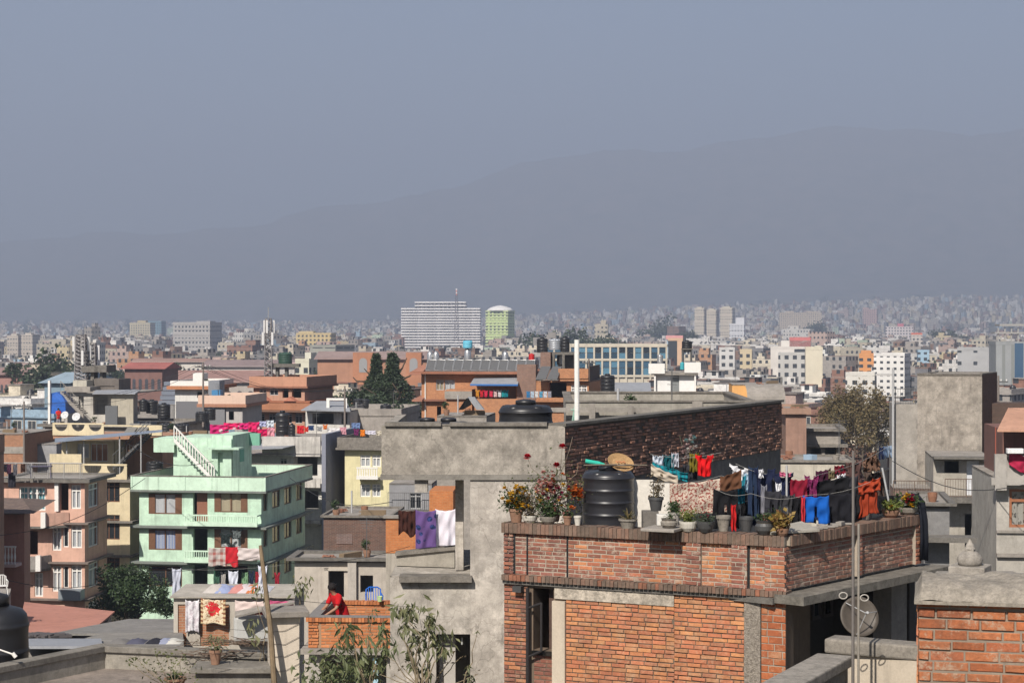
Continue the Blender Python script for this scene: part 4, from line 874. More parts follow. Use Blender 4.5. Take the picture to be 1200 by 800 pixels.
for k, px in enumerate((212, 221, 232)):
 c = f.p(u(px, .6), .6, zr); pm = MB(); pm.lathe(c, [(.1, 0), (.16, .3), (.18, .3), (.18, .34)], 12); o = pm.build('flower_pot', plain((.35, .12, .06), .9, name='terracotta')); tag(o, ['left', 'middle', 'right'][k] + ' small clay pot in the row on the green house roof', 'flower pot')
tank_at(181, 557, 20, 17, 141, 'squat black tank beside the roof stair of the mint green house')
# laundry on the green house balconies is built with the other washing
GH = B
# ---- pink and cream houses at left
pink = plaster((.62, .38, .29), .6, .4, .8, name='pink_paint'); pinkd = plaster((.48, .25, .2), .6, .4, .8, name='pink_paint'); cream = plaster((.66, .56, .37), .55, .35, .8, name='cream_paint')
C = Bld('cream_house', 'cream house with half-round balcony openings and a blue sheet lean-to', 62, 152, 142, -9, 12, 562, cream, yb=700)
for y0, y1 in ((565, 588), (603, 632), (653, 680)): C.win('F', 120.5, 140, y0, y1, 'wood2', lights=3)
C.walls(); t = C.t; f = C.fr; zc = lambda y, v=0: zat(y, f.p(5, v, 0).y); uc = lambda px, v=0: solve_u(f, px, v)
for y in (610, 650): C.slab(zc(y), .15, .3)
C.slab(zc(561), .2, .5)
m = MB(); h = [(uc(90, 2.5), uc(104, 2.5), zc(537, 2.5), zc(520, 2.5)), (uc(106, 2.5), uc(126, 2.5), zc(541, 2.5), zc(520, 2.5))]; facade(m, f, uc(72, 2.5), uc(133, 2.5), C.zt, zc(517, 2.5), h, .2, v=2.5); m.box(uc(72, 2.5), uc(133, 2.5), 2.75, 9, C.zt, zc(517, 2.5) - .01, f); o = m.build('upper_storey', cream, t)
window(t, f, *h[0], v=2.58, frame_m=M_WHITE, lights=2, curtain=M_CURW); window(t, f, *h[1], v=2.58, frame_m=M_WHITE, lights=3, curtain=cloth_mat((.45, .2, .12)))
arch_parapet(f, uc(98), uc(151), -.45, zc(561) + .005, zc(543), 2, cream, t, M_RAIL)
m = MB(); m.box(uc(61), uc(98), -.5, -.38, C.zt, zc(532), f); m.build('balcony_wall', cream, t)
m = MB(); m.box(uc(62, 4), uc(191, 4), 4, 10, zc(511, 4) - .25, zc(511, 4), f); m.box(uc(128, 5), uc(190, 5), 5, 10, C.zt, zc(512, 5), f); m.build('upper_slab', plaster((.4, .22, .14), .5, .4, name='slab_paint'), t)
arch_parapet(f, uc(62, 4), uc(122, 4), 3.9, zc(510.5, 4), zc(496, 4), 3, cream, t, M_RAIL)
m = MB(); m.box(uc(155, 4), uc(190, 4), 3.9, 4.05, zc(510, 4), zc(498, 4), f); m.box(uc(122, 4), uc(156, 4), 3.9, 4.05, zc(499.5, 4), zc(498, 4), f); m.build('upper_parapet', cream, t)
m = MB(); P = [f.p(uc(64, -1.2), -1.2, zc(518, -1)), f.p(uc(190, -.2), -.2, zc(504.5, 0)), f.p(uc(190, 3.4), 3.4, zc(503, 3.4)), f.p(uc(64, 3.4), 3.4, zc(514, 3.4))]; m.hexa([p - Vector((0, 0, .06)) for p in P] + P); m.build('sheet_roof', plaster((.22, .26, .33), .5, .4, .8, name='blue_grey_sheet'), t)
for px in (78, 98, 140, 165): p_ = MB(); a = f.p(uc(px, -.35), -.35, C.zt); p_.tube([a, (a.x, a.y, zc(518 - (px - 64) * .107, -.4) - .1)], .05, 5); p_.build('post', M_GREYF, t)
m = MB(); A = Vector((uc(132, .3), .3, zc(548))); E = Vector((uc(172, .3), .3, zc(508)))
for k in range(14): a = A.lerp(E, k / 14); b = A.lerp(E, (k + 1) / 14); m.box(a.x, b.x, .3, 1.3, a.z, a.z + .06, f)
for v in (.3, 1.3): m.hexa([f.p(A.x, v, A.z - .2), f.p(E.x, v, E.z - .2), f.p(E.x, v + .05, E.z - .2), f.p(A.x, v + .05, A.z - .2), f.p(A.x, v, A.z), f.p(E.x, v, E.z), f.p(E.x, v + .05, E.z), f.p(A.x, v + .05, A.z)]); m.tube([f.p(A.x, v, A.z + .9), f.p(E.x, v, E.z + .9)], .03, 5)
for k in range(11): a = A.lerp(E, k / 10); m.tube([f.p(a.x, .3, a.z), f.p(a.x, .3, a.z + .9)], .015, 4)
m.build('iron_stair', M_RAIL, t)
for k in range(2):
 m = MB(); a, b = ((144, 156), (157, 169))[k]; P = [f.p(uc(a, 2.9), 2.9, zc(508.5, 3)), f.p(uc(b - 1, 2.9), 2.9, zc(508.5, 3)), f.p(uc(b + 5, 3.8), 4.4, zc(496, 4.2)), f.p(uc(a + 5, 3.8), 4.4, zc(496, 4.2))]; m.hexa([p - Vector((0, 0, .08)) for p in P] + P); o = m.build('solar_collector', plain((.2, .19, .17), .35, .5, name='dusty_solar')); tag(o, ('left' if k == 0 else 'right') + ' tilted dusty solar panel on the cream house', 'solar panel')
B = Bld('pink_house', 'salmon pink house with white window frames, angled balconies and a railed roof', 4, 99, 130, -6, 4.8, 562, pink, yb=700)
B.win('F', 22, 53, 570, 598, 'white3', fw=.1); B.win('F', 83, 94.5, 568, 596, 'white2'); B.hole('F', 70, 80, 566, 598)
for y0, y1 in ((616, 645), (663, 693)): B.win('F', 61, 71.5, y0, y1, 'white2'); B.win('F', 73.5, 80, y0, y1 - 4, 'white1'); B.win('F', 83, 95.5, y0 - 1, y1 - 3, 'white2')
B.win('F', 40, 50, 671, 699, 'white2'); B.hole('F', 30, 44, 622, 650)
for y0, y1 in ((566, 594), (611, 640), (659, 687), (704, 730)): B.win('R', 103.5, 115, y0, y1, 'white2')
B.walls(depth=.3); t = B.t; f = B.fr; zp = lambda y: zat(y, 130); up = lambda px: solve_u(f, px)
for y in (611, 657, 700): B.slab(zp(y), .12, .35, plaster((.2, .16, .14), .6, .5, name='slab_dirt'))
B.slab(zp(560), .25, .5, M_CONCD)
def angled_balcony(a, b, c, yfl, yt, wallm):
 P = [f.p(up(a), -.1, 0), f.p(up(a), -1.2, 0), f.p(up(b), -1.2, 0), f.p(up(c), -.1, 0)]; z0, z1 = zp(yfl), zp(yt); m = MB(); m.prism([(p.x, p.y) for p in P], z0 - .16, z0); o = m.build('balcony_floor', M_CONCD, t); m = MB()
 for i in range(3):
  p, q = P[i], P[i + 1]; nn = Vector(((q - p).y, -(q - p).x, 0)).normalized() * -.1
  if i == 0: nn = -nn
  nn = nn if nn.dot(f.p(up(b), 3, 0) - p) > 0 else -nn
  m.hexa([(p.x, p.y, z0), (q.x, q.y, z0), (q.x + nn.x, q.y + nn.y, z0), (p.x + nn.x, p.y + nn.y, z0), (p.x, p.y, z1), (q.x, q.y, z1), (q.x + nn.x, q.y + nn.y, z1), (p.x + nn.x, p.y + nn.y, z1)])
 m.build('balcony_wall', wallm, o); m = MB()
 for p in P[1:3]: m.box(p.x - .16, p.x + .16, p.y - .2, p.y + .12, z0 - .1, z1 + .08)
 m.build('balcony_pillar', M_WHITE, o)
angled_balcony(29, 58, 81, 614, 599, pink); angled_balcony(29, 52, 60, 664, 649, concrete((.3, .28, .26)))
m = MB(); m.box(up(65), up(69.5), -.25, .0, zp(598), zp(563), f); m.build('white_pilaster', M_WHITE, t)
m = MB(); m.box(up(73), up(99), -.9, -.02, zp(700), zp(688), f); m.build('window_box', plain((.22, .25, .27), .5, .4, name='grey_metal'), t)
o = railing(f, up(2), up(98), -.35, zp(560) + .01, 1.05, plain((.3, .29, .28), .6, name='pale_rail'), parent=t, r_=.022)
# house with clay tile roof at the left edge
L = Bld('tiled_house', 'brick pink house with a weathered clay tile roof at the left edge', -70, 28, 112, -4, 9, 600, plaster((.42, .21, .16), .6, .4), yb=740, sang=106)
L.win('F', -12, 3, 617, 640, 'white2'); L.win('F', -8, 4, 678, 700, 'white2'); L.walls(); f = L.fr; u = lambda p: solve_u(f, p)
m = MB(); zE, zR = zat(601, 111), zat(584, 115); P = [f.p(u(-70) - .6, -.9, zE), f.p(L.W + .85, -.9, zE), f.p(L.W - .6, 8.0, zE), f.p(u(-70) - .6, 9.6, zE), f.p(u(-60), 3.6, zR), f.p(u(2), 3.6, zR)]
m.add(P, [(0, 1, 5, 4), (1, 2, 5), (2, 3, 4, 5), (3, 0, 4), (0, 3, 2, 1)])
tile = NT('clay_tiles'); v = tile.coord(uv=True); wv = tile.n('TexWave'); wv.inputs['Scale'].default_value = 3.2; wv.bands_direction = 'Y'; tile.l(v, wv.inputs[0]); cc = tile.mix(tile.ramp(tile.noise(tile.coord(), 3, 6, .8), [(.4, 0.0), (.6, 1.0)]), (.22, .16, .13), (.12, .09, .08)); cc = tile.mix(.4, cc, tile.ramp(wv.outputs['Fac'], [(0, .25), (.6, 1.0)]), 'MULTIPLY'); tile.bump(wv.outputs['Fac'], .6, .05)
m.build('tiled_roof', tile.fin(cc, .95), L.t)
m = MB(); a, b = u(-30), u(25); z0 = zat(660, 111); m.box(a, b, -1.1, 0, z0 - .18, z0, f); o = m.build('balcony', plaster((.6, .45, .42), .5, .4), L.t); m = MB(); m.box(a, b, -1.1, -.95, zat(639, 111) - .08, zat(639, 111), f)
n = int((b - a) / .2)
for k in range(n + 1): x = a + .06 + (b - a - .12) * k / n; m.lathe(f.p(x, -1.02, z0), [(.05, 0), (.03, .15), (.065, .4), (.03, .7), (.05, zat(639, 111) - .08 - z0)], 6)
m.build('balusters', M_WHITE, o)
# house added just outside the frame so its bulk shades the lower pink walls
N = Bld('added_shade_house', 'added plain brick house beyond the left edge, shading the pink house', -330, -110, 96, -8, 12, 545, plaster((.4, .25, .18), .6, .4)); N.walls(); N.ring(N.zt + .01, N.zt + 1, .03, .15)
# ---- white and grey house, yellow house, brick house behind the green one
W_ = Bld('white_house', 'dirty white house with open dark balconies and a blank blue grey side wall', 268, 378, 150, -9, 9.8, 532, plaster((.66, .64, .6), .7, .6), yb=610)
W_.hole('F', 344, 372, 535, 558); W_.hole('F', 352, 373, 575, 597); W_.win('F', 328, 336, 537, 548, 'grey2'); W_.walls(depth=1.2); f = W_.fr; u = lambda p: solve_u(f, p)
m = MB(); A, E, Bk, Ck = W_.cor; gz = plaster((.24, .25, .30), .35, .25, .6, name='slate_render'); hw = zat(507, 150)
m.hexa([(E.x + .0, E.y - .8, 0), (E.x + .32, E.y - .8, 0), (Bk.x + .32, Bk.y, 0), (Bk.x, Bk.y, 0), (E.x, E.y - .8, hw), (E.x + .32, E.y - .8, hw), (Bk.x + .32, Bk.y, hw), (Bk.x, Bk.y, hw)]); m.build('blank_side_wall', gz, W_.t)
m = MB(); m.box(u(310), W_.W, -.7, -.55, zat(531, 149), zat(511, 149), f); m.build('roof_parapet', plaster((.55, .52, .48), .9, .8, name='mouldy_white'), W_.t); m = MB(); m.box(0, W_.W, -.75, 0, zat(533, 150), zat(531, 150), f); m.build('roof_ledge', plaster((.55, .52, .48), .9, .8, name='mouldy_white'), W_.t); m = MB(); m.box(u(340), W_.W, -.75, 0, zat(569, 150), zat(565, 150), f); m.box(u(348), W_.W, -.75, -.65, zat(565, 150), zat(558, 150), f); m.build('upper_balcony', plaster((.55, .52, .48), .9, .8, name='mouldy_white'), W_.t); m = MB(); m.box(u(348), W_.W, -.75, 0, zat(611, 150), zat(607, 150), f); m.build('lower_balcony', plaster((.55, .52, .48), .9, .8, name='mouldy_white'), W_.t)
m = MB(); P = [f.p(u(285), -3, zat(527, 147)), f.p(u(344), -3, zat(524, 147)), f.p(u(352), 1, zat(519, 150)), f.p(u(292), 1, zat(520, 150))]; m.hexa([p - Vector((0, 0, .05)) for p in P] + P); m.build('sheet_awning', M_SHEET, W_.t)
Yh = Bld('yellow_house', 'pale yellow house with white balconies beside the blank grey wall', 404, 470, 150, -9, 9, 526, plaster((.68, .62, .38), .5, .3, name='yellow_paint'), yb=600)
for y0, y1 in ((533, 547), (567, 582)): Yh.win('F', 422, 434, y0, y1, 'white2'); Yh.win('F', 436, 446, y0, y1, 'white2')
Yh.walls(); f = Yh.fr; u = lambda p: solve_u(f, p); Yh.slab(zat(524, 150), .16, .6); Yh.ring(zat(524, 150) + .003, zat(512, 150), .5, .12, 'parapet', M_COP)
m = MB(); a, b = u(421), u(446); z0, z1 = zat(559, 149), zat(547, 149); m.box(a, b, -1, 0, z0 - .15, z0, f); m.box(a, b, -1, -.9, z0 + .001, z0 + .12, f); m.box(a, b, -1, -.9, z1 - .1, z1, f)
for k in range(9): x = a + (b - a) * (k + .5) / 9; m.box(x - .05, x + .05, -.97, -.93, z0 + .12, z1 - .1, f)
m.build('balcony', M_WHITE, Yh.t)
H = Bld('brick_side_house', 'brown brick house with a bare flat roof and no windows', 379, 456, 100, -4, 5, 606, brickmat((.17, .085, .06), (.12, .065, .05), (.19, .16, .14)), yb=655); H.walls(); H.slab(H.zt + .12, .12, .15)
m = MB(); m.box(solve_u(H.fr, 394), solve_u(H.fr, 413), -.03, -.003, zat(637, 100), zat(625, 100), H.fr); m.build('blocked_window', brickmat((.2, .12, .1), (.16, .1, .09), (.24, .21, .19), name='brick_fill'), H.t)
# ---- pale plastered house with two doors
G = Bld('plaster_house', 'low pale plastered house with two dark doorways and a flat roof', 345, 470, 92, -3, 2.6, 656, plaster((.47, .42, .36), .6, .5), yb=720)
G.hole('F', 385, 403, 668, 700); G.hole('F', 422, 437, 674, 694); G.walls(depth=.3); G.slab(G.zt + .14, .14, .35, M_CONCD)
m = MB(); m.box(solve_u(G.fr, 408), solve_u(G.fr, 418), -.25, -.003, 0, G.zt - .02, G.fr); m.build('wall_pier', plaster((.45, .41, .36), .6, .5), G.t)
m = MB(); m.box(solve_u(G.fr, 380), solve_u(G.fr, 385), -.12, -.003, zat(702, 92), zat(665, 92), G.fr); m.box(solve_u(G.fr, 380), solve_u(G.fr, 408), -.12, -.003, zat(668, 92), zat(665, 92), G.fr); m.build('door_surround', plaster((.5, .45, .38), .5, .4), G.t)
# ---- rooftop complex with blue tarpaulin (far left)
rc = plaster((.38, .34, .29), .8, .6, name='grimy_plaster')
Q = Bld('concrete_house', 'grimy cluttered concrete house with mast, dishes and a blue tarpaulin on the roof', 50, 192, 175, -9, 12, 500, rc, yb=500); Q.win('F', 62, 78, 541, 556, 'grey2'); Q.walls(); f = Q.fr; t = Q.t
uq = lambda px, v=0: solve_u(f, px, v); zq = lambda y, v=0: zat(y, f.p(5, v, 0).y); Q.slab(zq(497), .25, .4)
m = MB(); hh = [(uq(92, 5), uq(98, 5), zq(480, 5), zq(464, 5)), (uq(109, 5), uq(126, 5), zq(486, 5), zq(463, 5))]; facade(m, f, uq(72, 5), uq(135, 5), Q.zt, zq(458, 5), hh, .5, v=5); m.box(uq(72, 5), uq(135, 5), 8, 11, Q.zt, zq(458, 5), f); m.build('roof_storey', plaster((.5, .47, .42), .8, .6), t)
m = MB(); m.box(uq(76, 4.6), uq(106, 4.6), 4.5, 11, zq(459.5, 5), zq(453, 5), f); m.box(uq(105, 4.5), uq(163, 4.5), 3.8, 11, zq(460, 5), zq(458.5, 5), f); m.build('upper_slab', M_CONC, t)
m = MB(); m.box(uq(108, 7), uq(137, 7), 7, 10, zq(458, 7), zq(444, 7), f); m.box(uq(112, 7), uq(137, 7), 6.9, 7.1, zq(452, 7), zq(443, 7), f); m.box(uq(135, 7), uq(140, 7), 6.8, 10, zq(458, 7), zq(444, 7), f); m.build('upper_room', plaster((.16, .14, .125), .8, .5, name='soot'), t)
m = MB(); m.box(uq(98, 7), uq(117, 7), 6.5, 9, zq(436, 7), zq(429, 7), f); m.box(uq(106, 7), uq(110, 7), 7, 8, zq(458, 7), zq(436, 7), f); m.box(uq(113, 7), uq(127, 7), 6.5, 9, zq(436, 7), zq(428, 7), f); m.box(uq(117, 7), uq(120, 7), 7, 8, zq(444, 7), zq(436, 7), f); m.build('tank_tower', M_CONCD, t)
m = MB(); m.box(uq(84, 5), uq(100, 5), 5.3, 7, zq(453, 5), zq(446, 5), f); m.build('roof_wall', plaster((.48, .45, .38), .7, .5), t)
m = MB(); A = Vector((uq(71, 2), 2, zq(458, 2))); E = Vector((uq(98, 2), 2, zq(485, 2)))
for k in range(14): a = A.lerp(E, k / 14); b = A.lerp(E, (k + 1) / 14); m.box(a.x, b.x, 2, 3, b.z, b.z + .1, f)
m.hexa([f.p(A.x, 1.9, A.z - .4), f.p(E.x, 1.9, E.z - .4), f.p(E.x, 2, E.z - .4), f.p(A.x, 2, A.z - .4), f.p(A.x, 1.9, A.z), f.p(E.x, 1.9, E.z), f.p(E.x, 2, E.z), f.p(A.x, 2, A.z)]); m.tube([f.p(A.x, 1.95, A.z + .9), f.p(E.x, 1.95, E.z + .9)], .03, 5)
for k in range(8): a = A.lerp(E, k / 7); m.tube([f.p(a.x, 1.95, a.z), f.p(a.x, 1.95, a.z + .9)], .02, 4)
m.build('outer_stair', M_CONC, t)
m = MB(); rr = random.Random(3); P = [(57.5, 485), (57.5, 466), (60, 461), (66, 459.5), (72, 464), (77, 471), (77.5, 485)]; n = len(P); V = [f.p(uq(a, 1.5), 1.5 + rr.uniform(-.15, .15), zq(b, 1.5)) for a, b in P] + [f.p(uq(a, 1.5), 3.5, zq(b, 1.5)) for a, b in P]
m.add(V, [tuple(range(n)), tuple(range(2 * n - 1, n - 1, -1))] + [(i, i + n, (i + 1) % n + n, (i + 1) % n) for i in range(n)]); o = m.build('tarpaulin', plain((.02, .12, .48), .5, .4, name='blue_tarp', var=.4, scale=4, bump=1.0)); tag(o, 'bright blue tarpaulin shelter on the grimy concrete roof', 'tarpaulin')
m = MB(); m.box(uq(57, 1.4), uq(59.5, 1.4), 1.2, 1.5, Q.zt, zq(446, 1.4), f); m.build('white_post', M_WHITE, t)
P = [f.p(uq(108, 1.5), 1.5, zq(461, 1.5)), f.p(uq(158, 1.5), 1.5, zq(461, 1.5)), f.p(uq(165, 5), 5, zq(456, 5)), f.p(uq(112, 5), 5, zq(457, 5))]; m = MB(); m.hexa([p - Vector((0, 0, .06)) for p in P] + P); m.build('sheet_roof', M_SHEET, t)
m = MB(); m.box(uq(130, 2), uq(156, 2), 2, 2.15, Q.zt, zq(462, 2), f); m.build('partition', plaster((.44, .40, .32), .7, .5), t)
m = MB(); m.box(uq(125, 1), uq(139, 1), .6, .8, Q.zt, zq(475, 1), f); m.build('grey_sheet_fence', plain((.12, .125, .13), .6), t)
lattice('roof_mast', 'tall cluttered lattice mast on the grimy concrete roof at left', 95, 392, 452, 182, 1.1, .8, 14, 4, 386, zb=zq(453, 8)); lattice('roof_mast', 'shorter lattice mast right of the tall one on the grimy roof', 108, 402, 452, 183, .8, .6, 10, 3, None, zb=zq(453, 8))
def dish(px, py, Y, dpx, label, c=(.6, .6, .6), face=(-.2, -1, .45), zfoot=None, foot=True, cat='satellite dish', name='satellite_dish', rib=False):
 r = dpx / F * Y / 2; o_ = at(px, py, Y); d = Vector(face).normalized(); a = d.orthogonal().normalized(); b = d.cross(a); zf_ = zfoot if zfoot is not None else o_.z - r * 1.5
 t = thing(name, (o_.x, o_.y, zf_), label, cat); m = MB(); n = 28; rings = 6; v = [o_ - d * r * .25]; fs = []
 for k in range(1, rings + 1):
  q = k / rings
  for i in range(n): an = 6.2832 * i / n; v.append(o_ + (a * math.cos(an) + b * math.sin(an)) * r * q - d * r * .25 * (1 - q * q))
 for i in range(n): fs.append((0, 1 + i, 1 + (i + 1) % n))
 for k in range(rings - 1):
  for i in range(n): s0 = 1 + k * n; s1 = s0 + n; fs.append((s0 + i, s1 + i, s1 + (i + 1) % n, s0 + (i + 1) % n))
 m.add(v, fs); m.build('reflector', plain(c, .55, .4, name='dish_paint', var=.3), t, smooth=True, solid=.015)
 m = MB(); foc = o_ + d * r * .85; 
 for i in range(3): an = 6.2832 * i / 3 + .5; m.tube([o_ + (a * math.cos(an) + b * math.sin(an)) * r * .95, foc], .006 * max(1, r), 4)
 m.tube([foc, foc + d * r * .18], r * .07, 8); m.build('feed_arm', M_GREYF, t)
 m = MB(); m.tube([(o_.x, o_.y, zf_), tuple(o_ - d * r * .35)], .03, 6); m.build('mount', M_RAIL, t); return t
dish(75.5, 486, 173, 9, 'left small pale dish on the grimy roof ledge', zfoot=zq(497, 0)); dish(89, 488, 173, 10, 'right small pale dish on the grimy roof ledge', zfoot=zq(497, 0))
# ---- tanks standing in the left middle ground
for px, yb, w_, h_, Y, lab in ((168, 497 - 15, 9, 15, 176, 'tall grey tank at the right of the grimy concrete roof'), (178, 484, 14, 16, 177, 'dark ribbed tank left of the pink white flag'), (192, 490, 15, 18, 172, 'tallest black tank at the right end of the grimy roof'),
                             (195, 511, 17, 16, 165, 'black tank just behind the mint green roof, left one'), (213, 511, 17, 15, 165, 'black tank just behind the mint green roof, right one'), (237, 494, 16, 12, 160, 'low black tank, left of a pair near the pink bedsheets'), (246, 492, 13, 15, 162, 'taller black tank, right of a pair near the pink bedsheets'),
                             (331, 512, 16, 31, 158, 'tall black tank among the pink and white washing'), (342, 514, 8, 18, 157, 'slim dark tank right of the tall one in the washing'), (452, 487, 13, 14, 190, 'black tank on the low roof right of the conifers'), (420, 477, 12, 10, 200, 'black tank left of a pair below the conifers'), (428, 477, 10, 10, 200, 'black tank right of a pair below the conifers')):
 t = tank_at(px, yb, w_, h_, Y, lab); c = at(px, yb, Y)
# support buildings for those tanks and the washing: flat roofs
S1 = Bld('flat_roof_house', 'grey house with a bare flat roof crowded with black tanks', 168, 262, 160, -9, 9, 511, plaster((.3, .28, .26), .8, .5), yb=512); S1.walls()
S2 = Bld('flat_roof_house', 'white house whose roof is hung with pink and red washing', 245, 400, 156, -9, 9, 514, plaster((.5, .48, .44), .8, .6), yb=512); S2.walls()
S3 = Bld('flat_roof_house', 'plain grey house with a low roof below the two conifers', 400, 470, 188, -6, 12, 487, plaster((.34, .31, .28), .8, .5), yb=500); S3.walls(); S3.ring(S3.zt + .01, S3.zt + .7, .03, .12)
# ---- white parapet house and peach house
Wp = Bld('white_parapet_house', 'white house with an orange roof line and open parapet', 205, 243, 200, -6, 9, 455, plaster((.66, .64, .6), .4, .3), yb=480); Wp.hole('F', 231, 239, 459, 466); Wp.walls(); Wp.slab(zat(452, 200), .35, .7, plaster((.46, .2, .1), .4, .3)); Wp.ring(zat(452, 200) + .01, zat(446, 200), .4, .15, 'parapet', M_WHITE)
m = MB(); m.box(solve_u(Wp.fr, 226, 4), solve_u(Wp.fr, 238, 4), 4, 6, Wp.zt, zat(437, 204), Wp.fr); m.build('white_cabin', M_WHITE, Wp.t); m = MB(); m.box(solve_u(Wp.fr, 207), solve_u(Wp.fr, 243), -.3, -.01, 0, zat(470, 200), Wp.fr); m.build('grey_lower_wall', plain((.16, .16, .17), .8), Wp.t)
Pp = Bld('peach_house', 'house with a long pale peach roof parapet near the pink bedsheets', 238, 284, 185, -6, 8, 474, plaster((.45, .42, .4), .5, .4), yb=500); Pp.hole('F', 268, 274, 482, 492); Pp.walls(); Pp.slab(zat(473, 185), .3, .5, plaster((.4, .2, .13), .4, .3)); Pp.ring(zat(473, 185) + .01, zat(463, 185), .4, .15, 'parapet', plaster((.66, .48, .38), .3, .2))
m = MB(); m.box(0, solve_u(Pp.fr, 264), -.25, -.01, 0, zat(476, 185), Pp.fr); m.build('slate_wall', plain((.2, .2, .21), .8), Pp.t)
m = MB(); m.box(solve_u(Pp.fr, 244, 3), solve_u(Pp.fr, 257, 3), 3, 5, Pp.zt, zat(446, 188), Pp.fr); m.build('roof_room', plain((.22, .23, .25), .8), Pp.t); m = MB(); m.box(solve_u(Pp.fr, 248, 1), solve_u(Pp.fr, 258, 1), 1, 2, Pp.zt + .5, zat(457, 186), Pp.fr); o = m.build('water_tank', plain((.06, .22, .42), .5)); tag(o, 'small square blue tank on the peach parapet roof', 'water tank')
# solar/louvre stack
m = MB(); fr = Fr(at(186, 447, 215), R(-6))
for k in range(5): z = zat(474, 215) + k * (zat(447, 215) - zat(474, 215)) / 5; m.box(0, solve_u(fr, 212), k * .5, k * .5 + .6, z, z + .45, fr)
o = m.build('stepped_roof', plain((.17, .19, .23), .4, .5, name='slate_sheet')); tag(o, 'stepped dark grey sheet roof left of the white parapet house', 'roof')
S4 = Bld('flat_roof_house', 'low grey house under the stepped dark sheet roof', 184, 214, 214, -6, 6, 474, plaster((.3, .29, .28), .8, .5), yb=480); S4.walls()
# ---- brown orange house with mobile mast
Br = Bld('terracotta_house', 'terracotta two storey house with gabled window hoods under the mobile mast', 297, 357, 205, -14, 9, 454, plaster((.46, .27, .19), .5, .4, name='terracotta_paint'), yb=500)
for a, b in ((304, 312), (316, 326)): Br.win('F', a, b, 455.5, 463, 'grey2'); 
Br.hole('F', 331, 338, 455, 466); Br.hole('F', 342, 353, 455, 466)
for a, b in ((302, 310), (315, 323), (334, 342), (346, 354)): Br.win('F', a, b, 485, 496, 'grey2')
Br.walls(depth=.5); f = Br.fr; Br.slab(zat(452, 205), .2, .5, plaster((.3, .14, .09), .5, .4)); Br.ring(zat(452, 205) + .003, zat(441, 205), .35, .2, 'parapet', plaster((.5, .26, .17), .4, .3)); Br.slab(zat(469, 205), .2, .9, plaster((.33, .13, .07), .5, .4)); Br.ring(zat(479.5, 205), zat(471.5, 205), 1.1, .12, 'balcony_front', plaster((.40, .18, .1), .5, .4)); Br.slab(zat(480, 205), .15, 1.2, plaster((.22, .12, .08), .5, .4))
m = MB()
for a, b in ((306, 319), (336, 350)):
 ua, ub = solve_u(f, a), solve_u(f, b); um = (ua + ub) / 2; z0, z1 = zat(469, 205), zat(464, 205); P = [f.p(ua, -1.1, z0), f.p(ub, -1.1, z0), f.p(um, -1.1, z1), f.p(ua, 0, z0), f.p(ub, 0, z0), f.p(um, 0, z1)]; m.add(P, [(0, 1, 2), (0, 2, 5, 3), (1, 4, 5, 2), (0, 3, 4, 1)])
m.build('gabled_hoods', plaster((.5, .2, .13), .4, .3), Br.t)
lattice('mobile_mast', 'mobile phone mast with white antenna panels on the terracotta house', 314.5, 373, 440, 208, .85, .6, 13, 6, 360, zb=Br.zt + .02)
c = at(331, 429, 209); m = MB(); 
for k in range(4): m.box(c.x - .7 + (k % 2) * 1.0, c.x - .4 + (k % 2) * 1.0, c.y - .5 + (k // 2), c.y - .2 + (k // 2), Br.zt + .01, zat(430, 209))
m.box(c.x - 1.5, c.x + 1.9, c.y - 1, c.y + 1, zat(430, 209), zat(426, 209)); o = m.build('tank_stand', M_CONCD); tag(o, 'concrete tank platform on four posts beside the mobile mast', 'stand')
tank((c.x + .3, c.y, zat(426, 209)), .75, 1.25, 'dark green tank on the platform beside the mobile mast', m_=plain((.03, .07, .05), .5, name='green_plastic'))
# low canopy house right of it
Cn = Bld('canopy_house', 'small white house with a glazed canopy and a framed white wall', 358, 410, 185, -8, 7, 481, plaster((.6, .58, .54), .5, .4), yb=505); Cn.hole('F', 366, 391, 484, 497); Cn.hole('F', 400, 407, 484, 497); Cn.walls(depth=1.0); f = Cn.fr
P = [f.p(solve_u(f, 357), -1.5, zat(480, 184)), f.p(Cn.W + .4, -1.5, zat(481, 184)), f.p(Cn.W - 1, 3, zat(470, 187)), f.p(solve_u(f, 362), 3, zat(470, 187))]; m = MB(); m.hexa([p - Vector((0, 0, .07)) for p in P] + P); m.build('canopy', M_SHEET, Cn.t)
m = MB(); zz = zat(469, 184); ua, ub = solve_u(f, 383), solve_u(f, 407); m.box(ua, ub, -.2, 0, zz, zz + .2, f); m.box(ua, ua + .3, -.2, 0, Cn.zt, zz - .002, f); m.box(ub - .3, ub, -.2, 0, Cn.zt, zz - .002, f); m.build('white_frame', M_WHITE, Cn.t)
